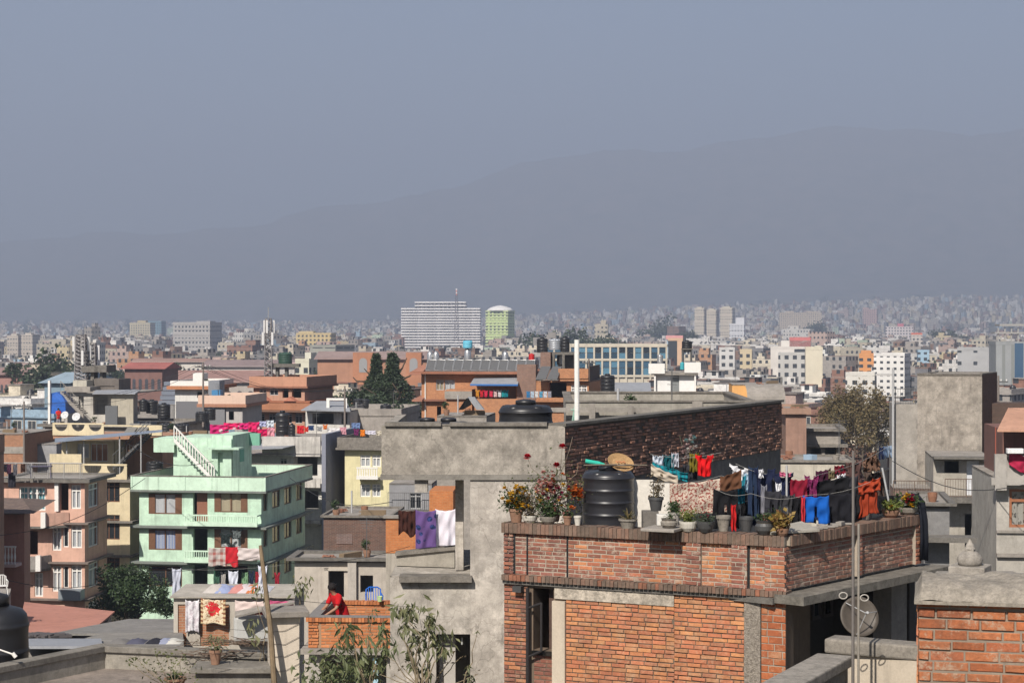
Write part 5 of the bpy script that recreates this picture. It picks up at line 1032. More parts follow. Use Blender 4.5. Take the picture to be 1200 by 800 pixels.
# ---- orange brick house with solar panels
ob = brickmat((.50, .23, .11), (.40, .18, .09), (.42, .25, .16), .24, .075, .008, 'orange_brick', .15)
O = Bld('solar_roof_house', 'orange brick house with a row of solar panels along its roof edge', 494, 616, 175, -8, 10, 437, ob, yb=500)
O.win('F', 511, 520, 445, 457, 'grey2', curtain=M_CURT); O.win('F', 521, 533, 445, 457, 'grey2', curtain=M_CURW); O.hole('F', 512, 517, 476, 492); O.walls(); f = O.fr; u = lambda p, v=0: solve_u(f, p, v)
O.slab(zat(435, 175), .22, .9, plaster((.3, .13, .08), .5, .3)); O.slab(zat(467.5, 175), .18, .5, plaster((.26, .12, .08), .5, .3))
m = MB(); m.tube([f.p(u(498.5), -.08, 0), f.p(u(498.5), -.08, zat(437, 175))], .06, 6); m.build('drain_pipe', M_WHITE, O.t)
m = MB(); P = [f.p(u(485), -1, zat(468, 175)), f.p(u(497), -1, zat(468, 175)), f.p(u(499), 1, zat(462, 176)), f.p(u(493), 1, zat(462, 176))]; m.hexa([p - Vector((0, 0, .15)) for p in P] + P); P = [f.p(u(481), -1, zat(437, 175)), f.p(u(496), -1, zat(437, 175)), f.p(u(499), 1, zat(429, 176)), f.p(u(493), 1, zat(427, 176))]; m.hexa([p - Vector((0, 0, .15)) for p in P] + P); m.build('hip_eave', plaster((.34, .16, .11), .5, .3, name='tile_red'), O.t)
spm = plain((.12, .12, .12), .4, .5, name='solar_glass', var=.4); spf = plain((.4, .4, .4), .4, .5, .5, name='alu_frame')
proto = None
for k in range(12):
 px = 498.5 + k * 10.6; u0 = u(px); W1 = u(px + 9.8) - u0
 A = f.p(u0, .1, zat(434, 175)); ztop_ = zat(422, 176.5)
 if proto is None:
  t = thing('solar_collector', A, 'x', 'solar panel', 'solar panels on the orange brick roof'); P = [f.p(u0, .1, A.z), f.p(u0 + W1, .1, A.z), f.p(u0 + W1, 1.3, ztop_), f.p(u0, 1.3, ztop_)]; m = MB(); m.hexa([p - Vector((0, 0, .07)) for p in P] + P); m.build('glass_face', spm, t)
  m = MB(); Z = Vector((0, 0, .03)); m.tube([p + Z for p in P] + [P[0] + Z], .035, 4); m.build('frame', spf, t); proto = t
 else: t = copy_tree(proto, loc=A)
 t['label'] = ['first', 'second', 'third', 'fourth', 'fifth', 'sixth', 'seventh', 'eighth', 'ninth', 'tenth', 'eleventh', 'last'][k] + ' solar panel from the left along the orange brick roof'
for px, r_, h_, lab in ((504, 3.6, 9, 'first'), (511, 3.6, 9, 'second'), (548, 4, 11, 'third, blue-topped'), (592, 3.5, 8, 'last')):
 c = f.p(u(px, 4), 4, O.zt); k = 179 / F; tm = MB(); top = zat(412 if h_ < 10 else 409, 179); tm.lathe((c.x, c.y, c.z), [(r_ * k * .7, 0), (r_ * k, .1), (r_ * k, top - c.z - .25), (r_ * k * .6, top - c.z), (.05, top - c.z + .1)], 14); o = tm.build('steel_tank', plain((.5, .5, .5), .3, .6, .7, name='steel'), smooth=True); tag(o, lab + ' upright steel water cylinder behind the solar panels', 'water tank')
 if h_ > 10: o2 = tank((c.x, c.y, top + .1), .45, .7, 'small sky blue tank on top of a steel cylinder', m_=plain((.15, .5, .65), .5, name='blue_plastic'))
# middle part: upper brick with red tank, concrete stand, tanks
O2 = Bld('tank_roof_house', 'brick house with stacked black tanks, dark balcony and yellow flowers on top', 605, 690, 172, -8, 10, 446, ob, yb=500, sang=84); O2.hole('F', 643, 664, 448, 466); O2.win('F', 669, 688, 451, 465, 'white2', lights=3); O2.walls(depth=1.2); f = O2.fr; u = lambda p, v=0: solve_u(f, p, v); zo = lambda y: zat(y, 172)
m = MB(); m.box(u(606), u(628), -.1, 1.2, O2.zt - 6, zo(427), f); m.box(u(630), u(642), 2, 5, O2.zt, zo(413), f); m.build('raw_brick_wall', brickmat((.26, .13, .09), (.2, .1, .075), (.3, .26, .22), name='raw_brick'), O2.t)
m = MB(); m.box(u(655), u(690), -.5, -.3, O2.zt, zo(431.5), f); m.box(u(655), u(690), -.6, -.28, zo(443), zo(441), f); m.build('roof_parapet', ob, O2.t)
m = MB(); m.box(u(690) + .01, u(690) + .15, -.5, 9, O2.zt, zo(429), f); m.build('dark_side_parapet', brickmat((.1, .06, .05), (.08, .05, .04), (.1, .09, .08), name='black_brick'), O2.t)
m = MB(); m.box(u(643), u(672), 2.5, 6, zo(416), zo(413), f); m.box(u(643), u(646), 2.5, 3, O2.zt, zo(416), f); m.box(u(669), u(672), 2.5, 3, O2.zt, zo(416), f); m.box(u(655), u(658), 2.5, 3, O2.zt, zo(416), f); m.box(u(646), u(668), 5, 5.2, O2.zt, zo(416), f); m.build('tank_platform', M_CONCD, O2.t)
for px, yb, w_, h_, lab, mm in ((635.5, 413, 13, 18, 'big black tank, left one on the brick tank house', None), (662, 412, 11, 18, 'big black tank, right one on the brick tank house', None), (650, 410, 15, 13, 'broad grey steel tank between the black tanks', plain((.45, .47, .5), .4, .6, .5, name='steel')), (656, 427, 7, 12, 'small steel cylinder under the tank platform', plain((.5, .5, .5), .3, .6, .7, name='steel')), (623, 423, 7, 9, 'bright red tank on the raw brick wall', plain((.5, .02, .02), .5, name='red_plastic')), (712, 459, 17, 21, 'tall black ribbed tank right of the brick tank house', None)):
 tank_at(px, yb, w_, h_, 176 if yb < 450 else 168, lab, m_=mm)
for k in range(2):
 a = 630 + k * 13; P = [f.p(u(a), -1.3, zo(443)), f.p(u(a + 12), -1.3, zo(443)), f.p(u(a + 15), .3, zo(429)), f.p(u(a + 4), .3, zo(429))]; m = MB(); m.hexa([p - Vector((0, 0, .1)) for p in P] + P); o = m.build('solar_collector', spm); tag(o, ('left' if k == 0 else 'right') + ' large tilted solar panel on the brick tank house', 'solar panel')
m = MB(); m.box(u(626), u(690), -1.2, -.02, zo(470), zo(468.5), f); m.box(u(650), u(690), -1.2, -1.05, zo(468.4), zo(465), f); m.build('balcony', ob, O2.t)
# awning and laundry terrace in front
m = MB(); f = O.fr; u = lambda p, v=0: solve_u(f, p, v); P = [f.p(u(551, -3), -3, zat(449.5, 172)), f.p(u(607, -3), -3, zat(449.5, 172)), f.p(u(609, 0), -.1, zat(441, 175)), f.p(u(556, 0), -.1, zat(442, 175))]; m.hexa([p - Vector((0, 0, .08)) for p in P] + P); m.build('grey_awning', M_SHEET, O.t)
m = MB(); m.box(u(551, -3), u(607, -3), -3.05, -3, zat(451.5, 172), zat(449.5, 172), f); m.build('blue_awning_edge', plain((.03, .14, .4), .6, name='blue_trim'), O.t)
m = MB(); m.box(u(556, -3), u(612, -3), -3, -.02, 0, zat(467, 172), f); m.box(u(523, -2), u(553, -2), -2, -.02, 0, zat(456, 173), f); m.build('terrace', ob, O.t)
m = MB(); m.box(u(521, -2.3), u(553, -2.3), -2.3, -2.01, zat(467, 173), zat(458, 173), f); m.build('concrete_balcony', M_CONC, O.t)
T2 = Bld('concrete_shed', 'small raw concrete shed with a black funnel-shaped sheet on its roof', 512, 570, 120, -6, 5, 487, M_CONC, yb=500); T2.walls(); f = T2.fr; u = lambda p: solve_u(f, p)
m = MB(); z = zat(480, 120); P = [f.p(u(537), 0, z), f.p(u(546), 0, zat(467, 120)), f.p(u(549), 0, zat(466, 120)), f.p(u(552), .3, zat(474, 120)), f.p(u(542), .3, z)]; m.add(P + [p + Vector((0, .6, 0)) for p in P], [(0, 4, 3, 2, 1), (5, 6, 7, 8, 9)] + [(i, (i + 1) % 5, (i + 1) % 5 + 5, i + 5) for i in range(5)]); o = m.build('black_sheet', plain((.02, .02, .02), .6)); tag(o, 'folded black sheet leaning on the concrete shed roof', 'sheet')
m = MB(); P = [f.p(u(548), .2, zat(466, 120)), f.p(u(556), .2, zat(466, 120)), f.p(u(567), .2, z), f.p(u(558), .2, z)]; m.hexa(P + [p + Vector((0, .4, .05)) for p in P]); o = m.build('grey_sheet', M_SHEET); tag(o, 'tilted grey roofing sheet beside the folded black sheet', 'sheet')
# ---- white stair house right of the white pipe
Ws = Bld('white_stair_house', 'small bright white rooftop room with a grey shutter and box parapets', 767, 815, 150, -4, 5, 436, plaster((.72, .71, .69), .3, .2), yb=478); Ws.hole('F', 786, 796, 440, 469); Ws.walls(depth=.2); f = Ws.fr; u = lambda p, v=0: solve_u(f, p, v)
m = MB(); m.box(u(786), u(796), .12, .16, zat(469, 150), zat(440, 150), f); m.build('shutter', plain((.2, .21, .21), .6, name='shutter_grey', scale=4), Ws.t)
m = MB(); m.box(u(760), u(779), -.6, .6, zat(437.5, 150), zat(426, 150), f); m.box(u(802), u(821), -.6, .6, zat(436.5, 150), zat(424.5, 150), f); m.build('box_parapet', M_WHITE, Ws.t); m = MB(); m.box(u(764), u(818), -.5, .1, zat(439, 150), zat(436, 150), f); m.build('lintel_slab', M_CONC, Ws.t)
for a in (766.5, 813.5):
 m = MB(); m.box(u(a), u(a + 2), -.4, -.01, 0, zat(439, 150), f); m.build('column', M_WHITE, Ws.t)
for a, b in ((768.5, 785), (797, 813)):
 m = MB(); m.box(u(a), u(b), -.06, -.003, zat(469, 150), zat(463.5, 150), f); m.build('ochre_base', plaster((.45, .22, .1), .4, .3), Ws.t)
stand(tuple(at(805, 424, 153)), .7, 1.0, zat(424.5, 152), 'thin steel stand on the white rooftop room'); tank_at(805, 412.5, 12, 14, 153, 'black tank on a thin stand above the white rooftop room')
tank_at(773.5, 426, 7, 11, 153, 'slim steel cylinder on the left box parapet', m_=plain((.45, .45, .45), .35, .6, .6, name='steel'))
tank_at(799.5, 433, 5, 9, 151, 'small teal drum on the white rooftop room', m_=plain((.05, .35, .4), .5, name='teal_plastic'))
Wt = Bld('ochre_roof_house', 'low house with an ochre roof wall below the white rooftop room', 755, 862, 148, -4, 14, 469, plaster((.42, .27, .18), .5, .4), yb=480); Wt.walls()
Og = Bld('orange_parapet_house', 'house with a long orange parapet above a rounded grey sheet roof', 858, 917, 190, -4, 8, 450.5, plaster((.72, .38, .13), .3, .2, name='orange_paint'), yb=470); Og.walls(); f = Og.fr
m = MB(); Y = 172; P0 = at(872, 455, Y); P1 = at(916, 455, Y); n = 8
for i in range(n):
 a, b = math.pi * .5 * i / n, math.pi * .5 * (i + 1) / n; g = lambda q: (-2.4 * math.cos(q), 1.6 * math.sin(q)); y0, z0 = g(a); y1, z1 = g(b); zb_ = zat(467, Y); m.quad((P0.x, Y + y0, zb_ + z0 * .8), (P1.x, Y + y0, zb_ + z0 * .8), (P1.x, Y + y1, zb_ + z1 * .8), (P0.x, Y + y1, zb_ + z1 * .8))
m.box(P0.x, P1.x, Y - 2.4, Y + 2, 0, zat(467, Y) - .01); o = m.build('barrel_roof_shed', M_CONC); tag(o, 'grey shed with a rounded barrel roof below the orange parapet', 'shed')
Tq = Bld('turquoise_house', 'low house with a turquoise wall and a long grey sheet roof', 690, 764, 172, -3, 9, 468, plaster((.2, .6, .58), .3, .2, name='turquoise'), yb=478); Tq.walls(); f = Tq.fr
m = MB(); P = [f.p(solve_u(f, 715), .2, zat(463, 172)), f.p(Tq.W, .2, zat(463, 172)), f.p(Tq.W, 7, zat(449, 176)), f.p(solve_u(f, 718), 7, zat(449, 176))]; m.hexa([p - Vector((0, 0, .1)) for p in P] + P); m.build('sheet_roof', M_SHEET, Tq.t)
m = MB(); m.add([f.p(0, -.05, Tq.zt), f.p(solve_u(f, 703), -.05, Tq.zt), f.p(0, -.05, zat(460, 172)), f.p(0, .3, Tq.zt), f.p(solve_u(f, 703), .3, Tq.zt), f.p(0, .3, zat(460, 172))], [(0, 1, 2), (3, 5, 4), (1, 4, 5, 2), (0, 2, 5, 3)]); m.build('gable', plaster((.2, .6, .58), .3, .2, name='turquoise'), Tq.t)
# ---- right side: concrete stair block, balcony flat, house with brown window
K = Bld('concrete_stair_block', 'tall blank weathered concrete block with brick side on the right', 1075, 1151, 110, -8, 4.8, 438.5, concrete((.42, .375, .32), 'weathered_concrete', .0, .5, 1), yb=560, sang=74); K.walls(); f = K.fr; u = lambda p, v=0: solve_u(f, p, v); zk = lambda y, v=0: zat(y, 110 + v)
K.ring(K.zt + .004, K.zt + .06, .02, .3, 'top_edge', M_COP)
m = MB(); m.box(u(1048), -.003, .3, 5, 0, zk(474), f); m.build('lower_block', concrete((.38, .35, .31), 'weathered_concrete', 0, .6), K.t)
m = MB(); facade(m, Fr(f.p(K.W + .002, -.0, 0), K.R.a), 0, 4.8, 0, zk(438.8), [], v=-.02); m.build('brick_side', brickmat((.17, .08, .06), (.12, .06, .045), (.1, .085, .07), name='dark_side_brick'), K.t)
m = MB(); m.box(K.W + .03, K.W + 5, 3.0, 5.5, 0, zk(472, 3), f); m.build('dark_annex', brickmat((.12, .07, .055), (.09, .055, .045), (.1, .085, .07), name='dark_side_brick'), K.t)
m = MB(); m.tube([f.p(u(1046.5), -.2, 0), f.p(u(1046.5), -.2, zk(431))], .07, 6); m.build('vent_pipe', M_GREYF, K.t)
railing(f, u(1050), u(1074), .5, zk(474), .9, M_RAIL, parent=K.t)
# balcony flat under it
V = Bld('balcony_flat', 'small concrete flat with a railed balcony and a white door below the blank block', 1094, 1163, 103, -8, 6, 536, concrete((.42, .385, .33), 'plaster_pale', 0, .7), yb=670)
V.hole('F', 1107, 1124, 540, 554); hd = V.hole('F', 1133, 1148, 540, 580); V.hole('F', 1131, 1139, 602, 660); V.walls(depth=.35); f = V.fr; u = lambda p: solve_u(f, p); zv = lambda y: zat(y, 103)
m = MB(); m.box(hd[0], hd[1], .1, .14, hd[2], hd[3], f); m.build('white_door', plain((.68, .7, .73), .35, .5, name='white_sheet_door', var=.4, scale=3, bump=.8), V.t)
m = MB(); m.box(u(1093), u(1168), -.9, .0, zv(536.5), zv(534), f); m.build('canopy_slab', M_CONCD, V.t); m = MB(); m.box(u(1104), u(1158), -1.6, .0, zv(586), zv(580), f); o = m.build('balcony_floor', M_CONCD, V.t)
railing(f, u(1105), u(1157), -1.5, zv(580), 1.0, plain((.16, .11, .08), .8, name='rusty_rail'), parent=V.t)
Vw = Bld('brick_terrace', 'low brick terrace wall with a rusty railing left of the balcony flat', 1047, 1106, 105, -8, 3, 572, brickmat((.3, .15, .1), (.22, .12, .09), (.3, .27, .24), name='raw_brick2'), yb=600); Vw.walls(); railing(Vw.fr, 0, Vw.W, -.2, zat(584, 105), 1.0, plain((.16, .11, .08), .8, name='rusty_rail'), parent=Vw.t)
V2 = Bld('grey_shed', 'narrow grey rendered shed with a slab roof beside the flower pots', 1083, 1113, 72, -8, 5, 592, concrete((.24, .235, .23), 'grey_render', 0, .8), yb=680); V2.walls(); V2.slab(V2.zt + .1, .1, .25, M_CONCD); m = MB(); m.box(-.2, V2.W + .9, -1.0, .0, zat(632, 72), zat(626, 72), V2.fr); m.build('ledge', M_CONCD, V2.t)
# house with brown window at right edge
X = Bld('brown_window_house', 'pale rendered house with a brown framed window at the right edge', 1168, 1260, 84, -6, 8, 560, concrete((.46, .43, .38), 'plaster_pale2', 0, .7), yb=680)
X.win('F', 1183, 1222, 573, 618, 'wood2', frame_m=plain((.33, .13, .06), .55, name='chestnut_wood', var=.3), lights=2, transom=.3, fw=.12, curtain=cloth_mat((.4, .37, .33), (.2, .18, .16), 'floral', 5)); X.walls(depth=.25); f = X.fr; u = lambda p: solve_u(f, p); zx = lambda y: zat(y, 84)
m = MB(); m.box(-.3, X.W, -.6, -.01, zx(567), zx(559), f); m.box(-.1, X.W, -.55, -.35, zx(559) + .002, zx(533), f); m.box(-.15, .35, -.62, -.3, zx(573), zx(531), f); m.build('balcony', concrete((.4, .375, .34), 'plaster_pale', 0, .7), X.t)
m = MB(); m.box(0, X.W, -.12, -.003, zx(624), zx(621), f); m.box(0, X.W, -.2, -.003, zx(652), zx(648), f); m.build('string_course', M_CONC, X.t)
m = MB(); m.box(u(1180), X.W, 1.2, 7, zx(560), zx(505), f); m.build('upper_room', plaster((.2, .1, .08), .5, .4, name='brown_render'), X.t)
m = MB(); P = [f.p(u(1164), -1.2, zx(502)), f.p(X.W, -1.2, zx(502)), f.p(X.W, 3.5, zat(478, 87)), f.p(u(1196), 3.5, zat(478, 87))]; m.hexa([p - Vector((0, 0, .08)) for p in P] + P)
m.build('rusty_roof', plaster((.5, .28, .19), .5, .5, .8, name='rusty_sheet_roof'), X.t)
m = MB(); m.box(u(1170) - .2, u(1171) - .2, -.5, -.35, zx(533), zx(500), f); m.build('red_post', plain((.3, .08, .05), .7), X.t)
P_ = at(1185, 531, 83); m = MB(); m.box(P_.x - .2, P_.x + .5, P_.y - .2, P_.y + .1, P_.z, P_.z + .22); o = m.build('white_box', plain((.75, .75, .75), .5), bevel=.02); tag(o, 'small white box on the balcony wall at the right edge', 'box')
# far-left brick corner house and shed
Z = Bld('brick_corner_house', 'half plastered brick house at the left edge above the railed roof', -20, 28, 165, -6, 8, 508, brickmat((.42, .18, .09), (.34, .14, .07), (.4, .3, .22), name='brick_l'), yb=560); Z.walls(); m = MB(); m.box(0, Z.W, -.05, -.003, zat(531, 165), zat(523, 165), Z.fr); m.build('cement_band', M_CONC, Z.t)
Z2 = Bld('grey_shed', 'grey plastered shed with a blue drum on top beside the brick corner house', 28, 66, 168, -6, 8, 520, plaster((.3, .3, .31), .7, .5), yb=560); Z2.hole('F', 27.5, 36, 530, 556); Z2.walls(); tank_at(31, 520, 9, 10, 170, 'dented blue drum on the grey shed', m_=plain((.1, .2, .3), .5, name='blue_drum'))
# right of the dark wall: low clutter roofs and beige wall
E1 = Bld('low_flat_house', 'low house with pale walls right of the long dark brick wall', 905, 1000, 90, -4, 4, 541, plaster((.5, .46, .38), .7, .5), yb=580); E1.walls(); E1.slab(E1.zt + .1, .12, .1)
E2 = Bld('small_brick_house', 'narrow pinkish brick house behind the end of the dark brick wall', 921, 945, 130, -4, 7, 481, plaster((.33, .2, .15), .7, .4), yb=545); E2.walls(); E2.slab(zat(478, 130), .4, .3, plaster((.35, .22, .16), .5, .4)); 
E3 = Bld('open_stair_house', 'concrete open-sided stair house with pale posts right of the brick one', 945, 985, 135, -6, 6, 505, M_CONC, yb=545); E3.hole('F', 950, 962, 525, 543); E3.hole('F', 967, 980, 522, 543); E3.walls(depth=1.5); E3.slab(zat(520, 135), .2, .5); E3.slab(E3.zt + .2, .2, .4)
# conifers, bare tree, bush
lmc = leafmat((.045, .07, .028), (.03, .048, .022), 'conifer_leaf', .15)
for px, yt, Y, rx, lab, sd in ((441, 412, 215, 2.1, 'left one of two tall dark conifers near the brick hall', 3), (460, 411, 212, 2.7, 'right, slightly broader one of two tall dark conifers', 4)):
 c = at(px, 500, Y); tree('conifer_tree', (c.x, Y, 8), zat(yt, Y) - 8, rx * 2.0, 5.6, 12000, .36, lab, 'tree', None, lmc, seed=sd, asp=.5, conifer=True)
for i, (px, yt, Y, rx, lab) in enumerate([(418, 448, 222, 3.6, 'bushy dark tree left of the two conifers'), (443, 452, 206, 3.2, 'low bushy tree at the foot of the two conifers'), (475, 462, 200, 2.6, 'small bushy tree right of the two conifers')]):
 c = at(px, 500, Y); tree('broadleaf_tree', (c.x, Y, 4), zat(yt, Y) - 4, rx, 3.4, 3000, .5, lab, 'tree', None, lmc, seed=60 + i, clumps=18)
def bare_tree(px, yt, yb, Y, w, label, seed, leafc, nl):
 r = random.Random(seed); c = at(px, yb, Y); c.z = 0; t = thing('bare_tree', c, label, 'tree'); m = MB(); tips = []
 def grow(p, d, L, rad, lev):
  q = p + d * L; pts = limb(m, p, q, rad, rad * .65, r, 5 if lev < 3 else 3, 3, .05)
  if lev >= 6: tips.append(q); return
  for k in range(3 if lev < 5 else 2):
   nd = (d + Vector((r.gauss(0, .55), r.gauss(0, .55), r.gauss(.05, .35)))).normalized(); grow(q, nd, L * r.uniform(.62, .8), rad * .62, lev + 1)
  if lev > 2: tips.append(q)
 H = zat(yt, Y); 
 m2 = grow(c, Vector((0, 0, 1)), H * .26, w * .035, 0); 
 zs_ = [v[2] for v in m.v]; k = H / max(zs_); xs_ = [v[0] - c.x for v in m.v]; kx = (w / 2) / (sorted(abs(x) for x in xs_)[int(len(xs_) * .97)])
 T = lambda v: (c.x + (v[0] - c.x) * kx, c.y + (v[1] - c.y) * kx, v[2] * k); m.v = [T(v) for v in m.v]; m.build('branches', plain((.13, .105, .08), .95, .1, name='grey_bark', var=.4), t)
 lf = MB(); g = np.random.RandomState(seed); tp = np.array([T(v) for v in tips]); kk = g.randint(0, len(tp), nl); leaves(lf, tp[kk] + g.normal(size=(nl, 3)) * .35, .27 * g.uniform(.5, 1.4, nl), seed, .2, .6); lf.build('leaves', leafc, t)
bl = leafmat((.30, .20, .11), (.17, .12, .07), 'dry_leaf', .3)
bare_tree(982, 452, 540, 225, 8.0, 'broad half bare tree, left part of the brown grove on the right', 5, bl, 10000); bare_tree(1016, 450, 540, 218, 8.5, 'broad half bare tree with olive leaves, right part of the brown grove', 9, leafmat((.26, .19, .09), (.14, .12, .055), 'olive_leaf', .3), 12000)
c = at(157, 720, 125); lg = leafmat((.05, .085, .028), (.03, .055, .02), 'bush_leaf', .2)
tree('broadleaf_tree', (c.x, 122, 0), zat(654, 122), 2.25, 2.3, 9000, .24, 'dark glossy leafy tree in front of the mint green house', 'tree', None, lg, seed=77, clumps=26, asp=.5)
c = at(185, 700, 118); tree('broadleaf_tree', (c.x, 118, 0), zat(682, 118), 1.3, 1.2, 2500, .2, 'small low bush right of the dark glossy tree', 'bush', None, lg, seed=78, clumps=14, asp=.5)
# ---------------------------------------------------------------- near buildings
def path_box(m, P, w, z0, z1, side=1):
 """a wall of width w along the plan polyline P (list of Vectors), to its left (side 1) or right"""
 n = len(P); off = []
 for i in range(n):
  ds = []
  if i > 0: ds.append((P[i] - P[i - 1]).normalized())
  if i < n - 1: ds.append((P[i + 1] - P[i]).normalized())
  ns = [Vector((-d.y, d.x, 0)) * side for d in ds]; s = sum(ns, Vector((0, 0, 0)))
  k = 1 / (1 + ns[0].dot(ns[-1])) if len(ns) == 2 else 1; off.append(P[i] + s * k * w)
 for i in range(n - 1):
  a, b, c, d = P[i], P[i + 1], off[i + 1], off[i]; q = [a, b, c, d] if side == 1 else [d, c, b, a]; m.hexa([(p.x, p.y, z0) for p in q] + [(p.x, p.y, z1) for p in q])
wall_c = concrete((.54, .495, .435), 'raw_cement', 0, .9, 1)  # pale base colour of the raw cement walls
# ---- raw concrete house in the centre
D = thing('concrete_house', (0, 37, 0), 'raw grey cement house with an open porch and long dark brick flank', 'house')
fd = Fr((-153 / F * 36, 36), 0); du = lambda px, v=0: solve_u(fd, px, v); dz = lambda y, v=0: zat(y, 36 + v)
m = MB(); ztD = dz(499); m.box(0, du(662), 0, .2, dz(556), ztD, fd); m.box(0, .2, .2, 5, dz(556), ztD - .002, fd); m.build('roof_parapet', concrete((.45, .41, .355), 'stained_cement', .4, .8, 1), D)
m = MB(); m.box(du(451), du(517), -.06, .24, ztD, ztD + .07, fd); m.box(du(527), du(641), -.06, .24, ztD, ztD + .065, fd); m.box(du(517) + .002, du(527) - .002, -.01, .22, ztD, ztD + .03, fd); m.build('coping', M_COP, D)
m = MB(); m.box(-.02, du(663), -.04, 5.2, dz(562), dz(556) - .002, fd); m.build('roof_slab', concrete((.27, .25, .22), 'slab_edge', .3), D)
m = MB(); z1 = dz(562) - .002; facade(m, fd, du(551), du(664), 0, z1, [], .2); m.box(du(551), du(664), .01, 3.2, 0, z1 - .01, fd); m.build('upper_wall', concrete((.56, .51, .45), 'raw_cement', 0, .9, 1), D)
m = MB(); hl = (du(511), du(551) - .002, dz(860), dz(743)); facade(m, fd, du(457), du(551) - .002, 0, dz(676), [hl], .25); 
m.quad(fd.p(du(457), 0, 0), fd.p(du(457), 0, dz(676)), fd.p(du(457), 4.5, dz(676)), fd.p(du(457), 4.5, 0)); m.box(du(457), du(551), .26, 4.5, dz(680), dz(676) - .003, fd); m.box(du(457) + .01, du(551), 1.7, 1.8, 0, dz(682), fd); m.build('lower_wall', wall_c, D)
m = MB(); m.box(du(468), du(553), -.16, .28, dz(681), dz(674), fd); m.build('porch_ledge', M_COP, D)
m = MB(); m.box(du(533.5, .9), du(543, .9), .9, 1.2, dz(675), z1 - .003, fd); m.box(du(486, .1), du(501, .1), .05, .4, dz(577), z1 - .003, fd); m.box(du(551, 1.9), du(558, 1.9), 1.9, 3.2, dz(675), z1 - .004, fd); m.build('porch_column', wall_c, D)
m = MB(); P = [fd.p(du(464, 1.5), 1.6, dz(675)), fd.p(du(533, 1.5), 1.3, dz(675)), fd.p(du(533, 1.5), 1.5, dz(675)), fd.p(du(464, 1.5), 1.8, dz(675))]; tp = [dz(651, 1.6), dz(644, 1.3), dz(644, 1.3), dz(651, 1.6)]; m.hexa(P + [Vector((p.x, p.y, z)) for p, z in zip(P, tp)]); m.build('porch_side_wall', concrete((.36, .33, .28), 'raw_cement', .2), D)
m = MB(); A = P[0]; m.hexa([Vector((p.x + s * .02, p.y + q, z + .002)) for p, z, s, q in zip(P, tp, (-1, 1, 1, -1), (-.06, -.06, .04, .04))] + [Vector((p.x + s * .02, p.y + q, z + .07)) for p, z, s, q in zip(P, tp, (-1, 1, 1, -1), (-.06, -.06, .04, .04))]); m.build('porch_coping', M_COP, D)
m = MB(); m.box(du(514), du(533), .32, .36, dz(830), dz(748), fd); m.build('open_door', plaster((.45, .42, .38), .4, .4), D); m = MB(); m.tube([fd.p(du(511.5), -.03, 19), fd.p(du(511.5), -.03, dz(752))], .02, 6); m.build('white_pipe', M_WHITE, D)
m = MB(); m.tube([fd.p(du(541), .2, dz(757)), fd.p(du(541), .2, dz(749))], .02, 6); m.build('hanging_bulb', plain((.4, .4, .38), .3), D)
# dark brick flank
fw = Fr((du(662) + fd.o.x, 36.0), math.atan2(12, 5.8)); LW = 13.33
m = MB(); m.box(0, LW, .03, .3, 21.98, 23.15, fw); m.build('flank_mortar', plaster((.12, .10, .085), .6, .4, name='old_mortar'), D)
m = MB(); bricks(m, fw, 0, LW, 21.98, 23.12, [tuple(x * 1.25 for x in c) for c in BR_DK], v=.02, jut=.024, miss=.03, seed=4); m.build('flank_brickwork', tinted('old_brick', .95, 14, .5, .6, dirt=.25), D)
m = MB(); m.box(-.02, LW + .03, -.03, .33, 23.16, 23.215, fw); m.build('flank_coping', M_CONCD, D)
m = MB(); m.box(.02, LW, .05, .3, 0, 21.975, fw); m.build('flank_wall', concrete((.2, .19, .18), 'dark_render', .4), D)
m = MB(); m.prism([(-2.2, 40.9), (.95, 36.3), (.95, 41.2)], 22.0, 22.03); m.box(fd.o.x + .2, 1.0, 36.2, 41.1, dz(556), dz(555)); m.build('roof_deck', M_CONC, D)
zdk = dz(555); tank((16 / F * 38.6, 38.6, zdk), .54, zat(469, 38.6) - zdk, 'big low domed black tank on the roof of the raw cement house', ribs=5)
tank((-100 / F * 38, 38.3, zdk), .40, zat(490, 38.3) - zdk, 'left one of two barely visible dark tanks behind the cement parapet'); tank((-75 / F * 38, 38.3, zdk), .42, zat(490, 38.3) - zdk, 'right one of two barely visible dark tanks behind the cement parapet')
m = MB(); c = at(676, 494, 37.6); m.tube([(c.x, c.y, zdk), (c.x, c.y, zat(398, 37.6))], .05, 10); o = m.build('white_pipe', plain((.75, .74, .7), .5, name='pvc_white')); tag(o, 'upright white plastic pipe above the corner of the cement house', 'pipe'); 
m = MB(); m.tube([(c.x - .1, c.y, zdk), (c.x - .02, c.y, zat(468, 37.6))], .015, 5); m.tube([(c.x - .22, c.y + .1, zdk), (c.x - .02, c.y, zat(468, 37.6))], .015, 5); m.tube([(c.x - .12, c.y, zat(480, 37.6)), (c.x + .0, c.y, zat(480, 37.6))], .012, 5); o = m.build('pipe_brace', plain((.3, .5, .4), .6)); tag(o, 'thin pale green frame leaning on the white plastic pipe', 'frame')
Rr = Bld('concrete_roof_house', 'grey cement house whose long roof parapet shows over the dark brick wall', 664, 884, 62, -1, 9, 495, M_CONC, yb=500); Rr.walls(); Rr.ring(Rr.zt + .004, zat(471, 62), .02, .18, 'parapet', concrete((.36, .335, .29), 'pale_cement', .2)); Rr.ring(zat(471, 62) + .002, zat(469, 62), .07, .28, 'coping', M_COP)
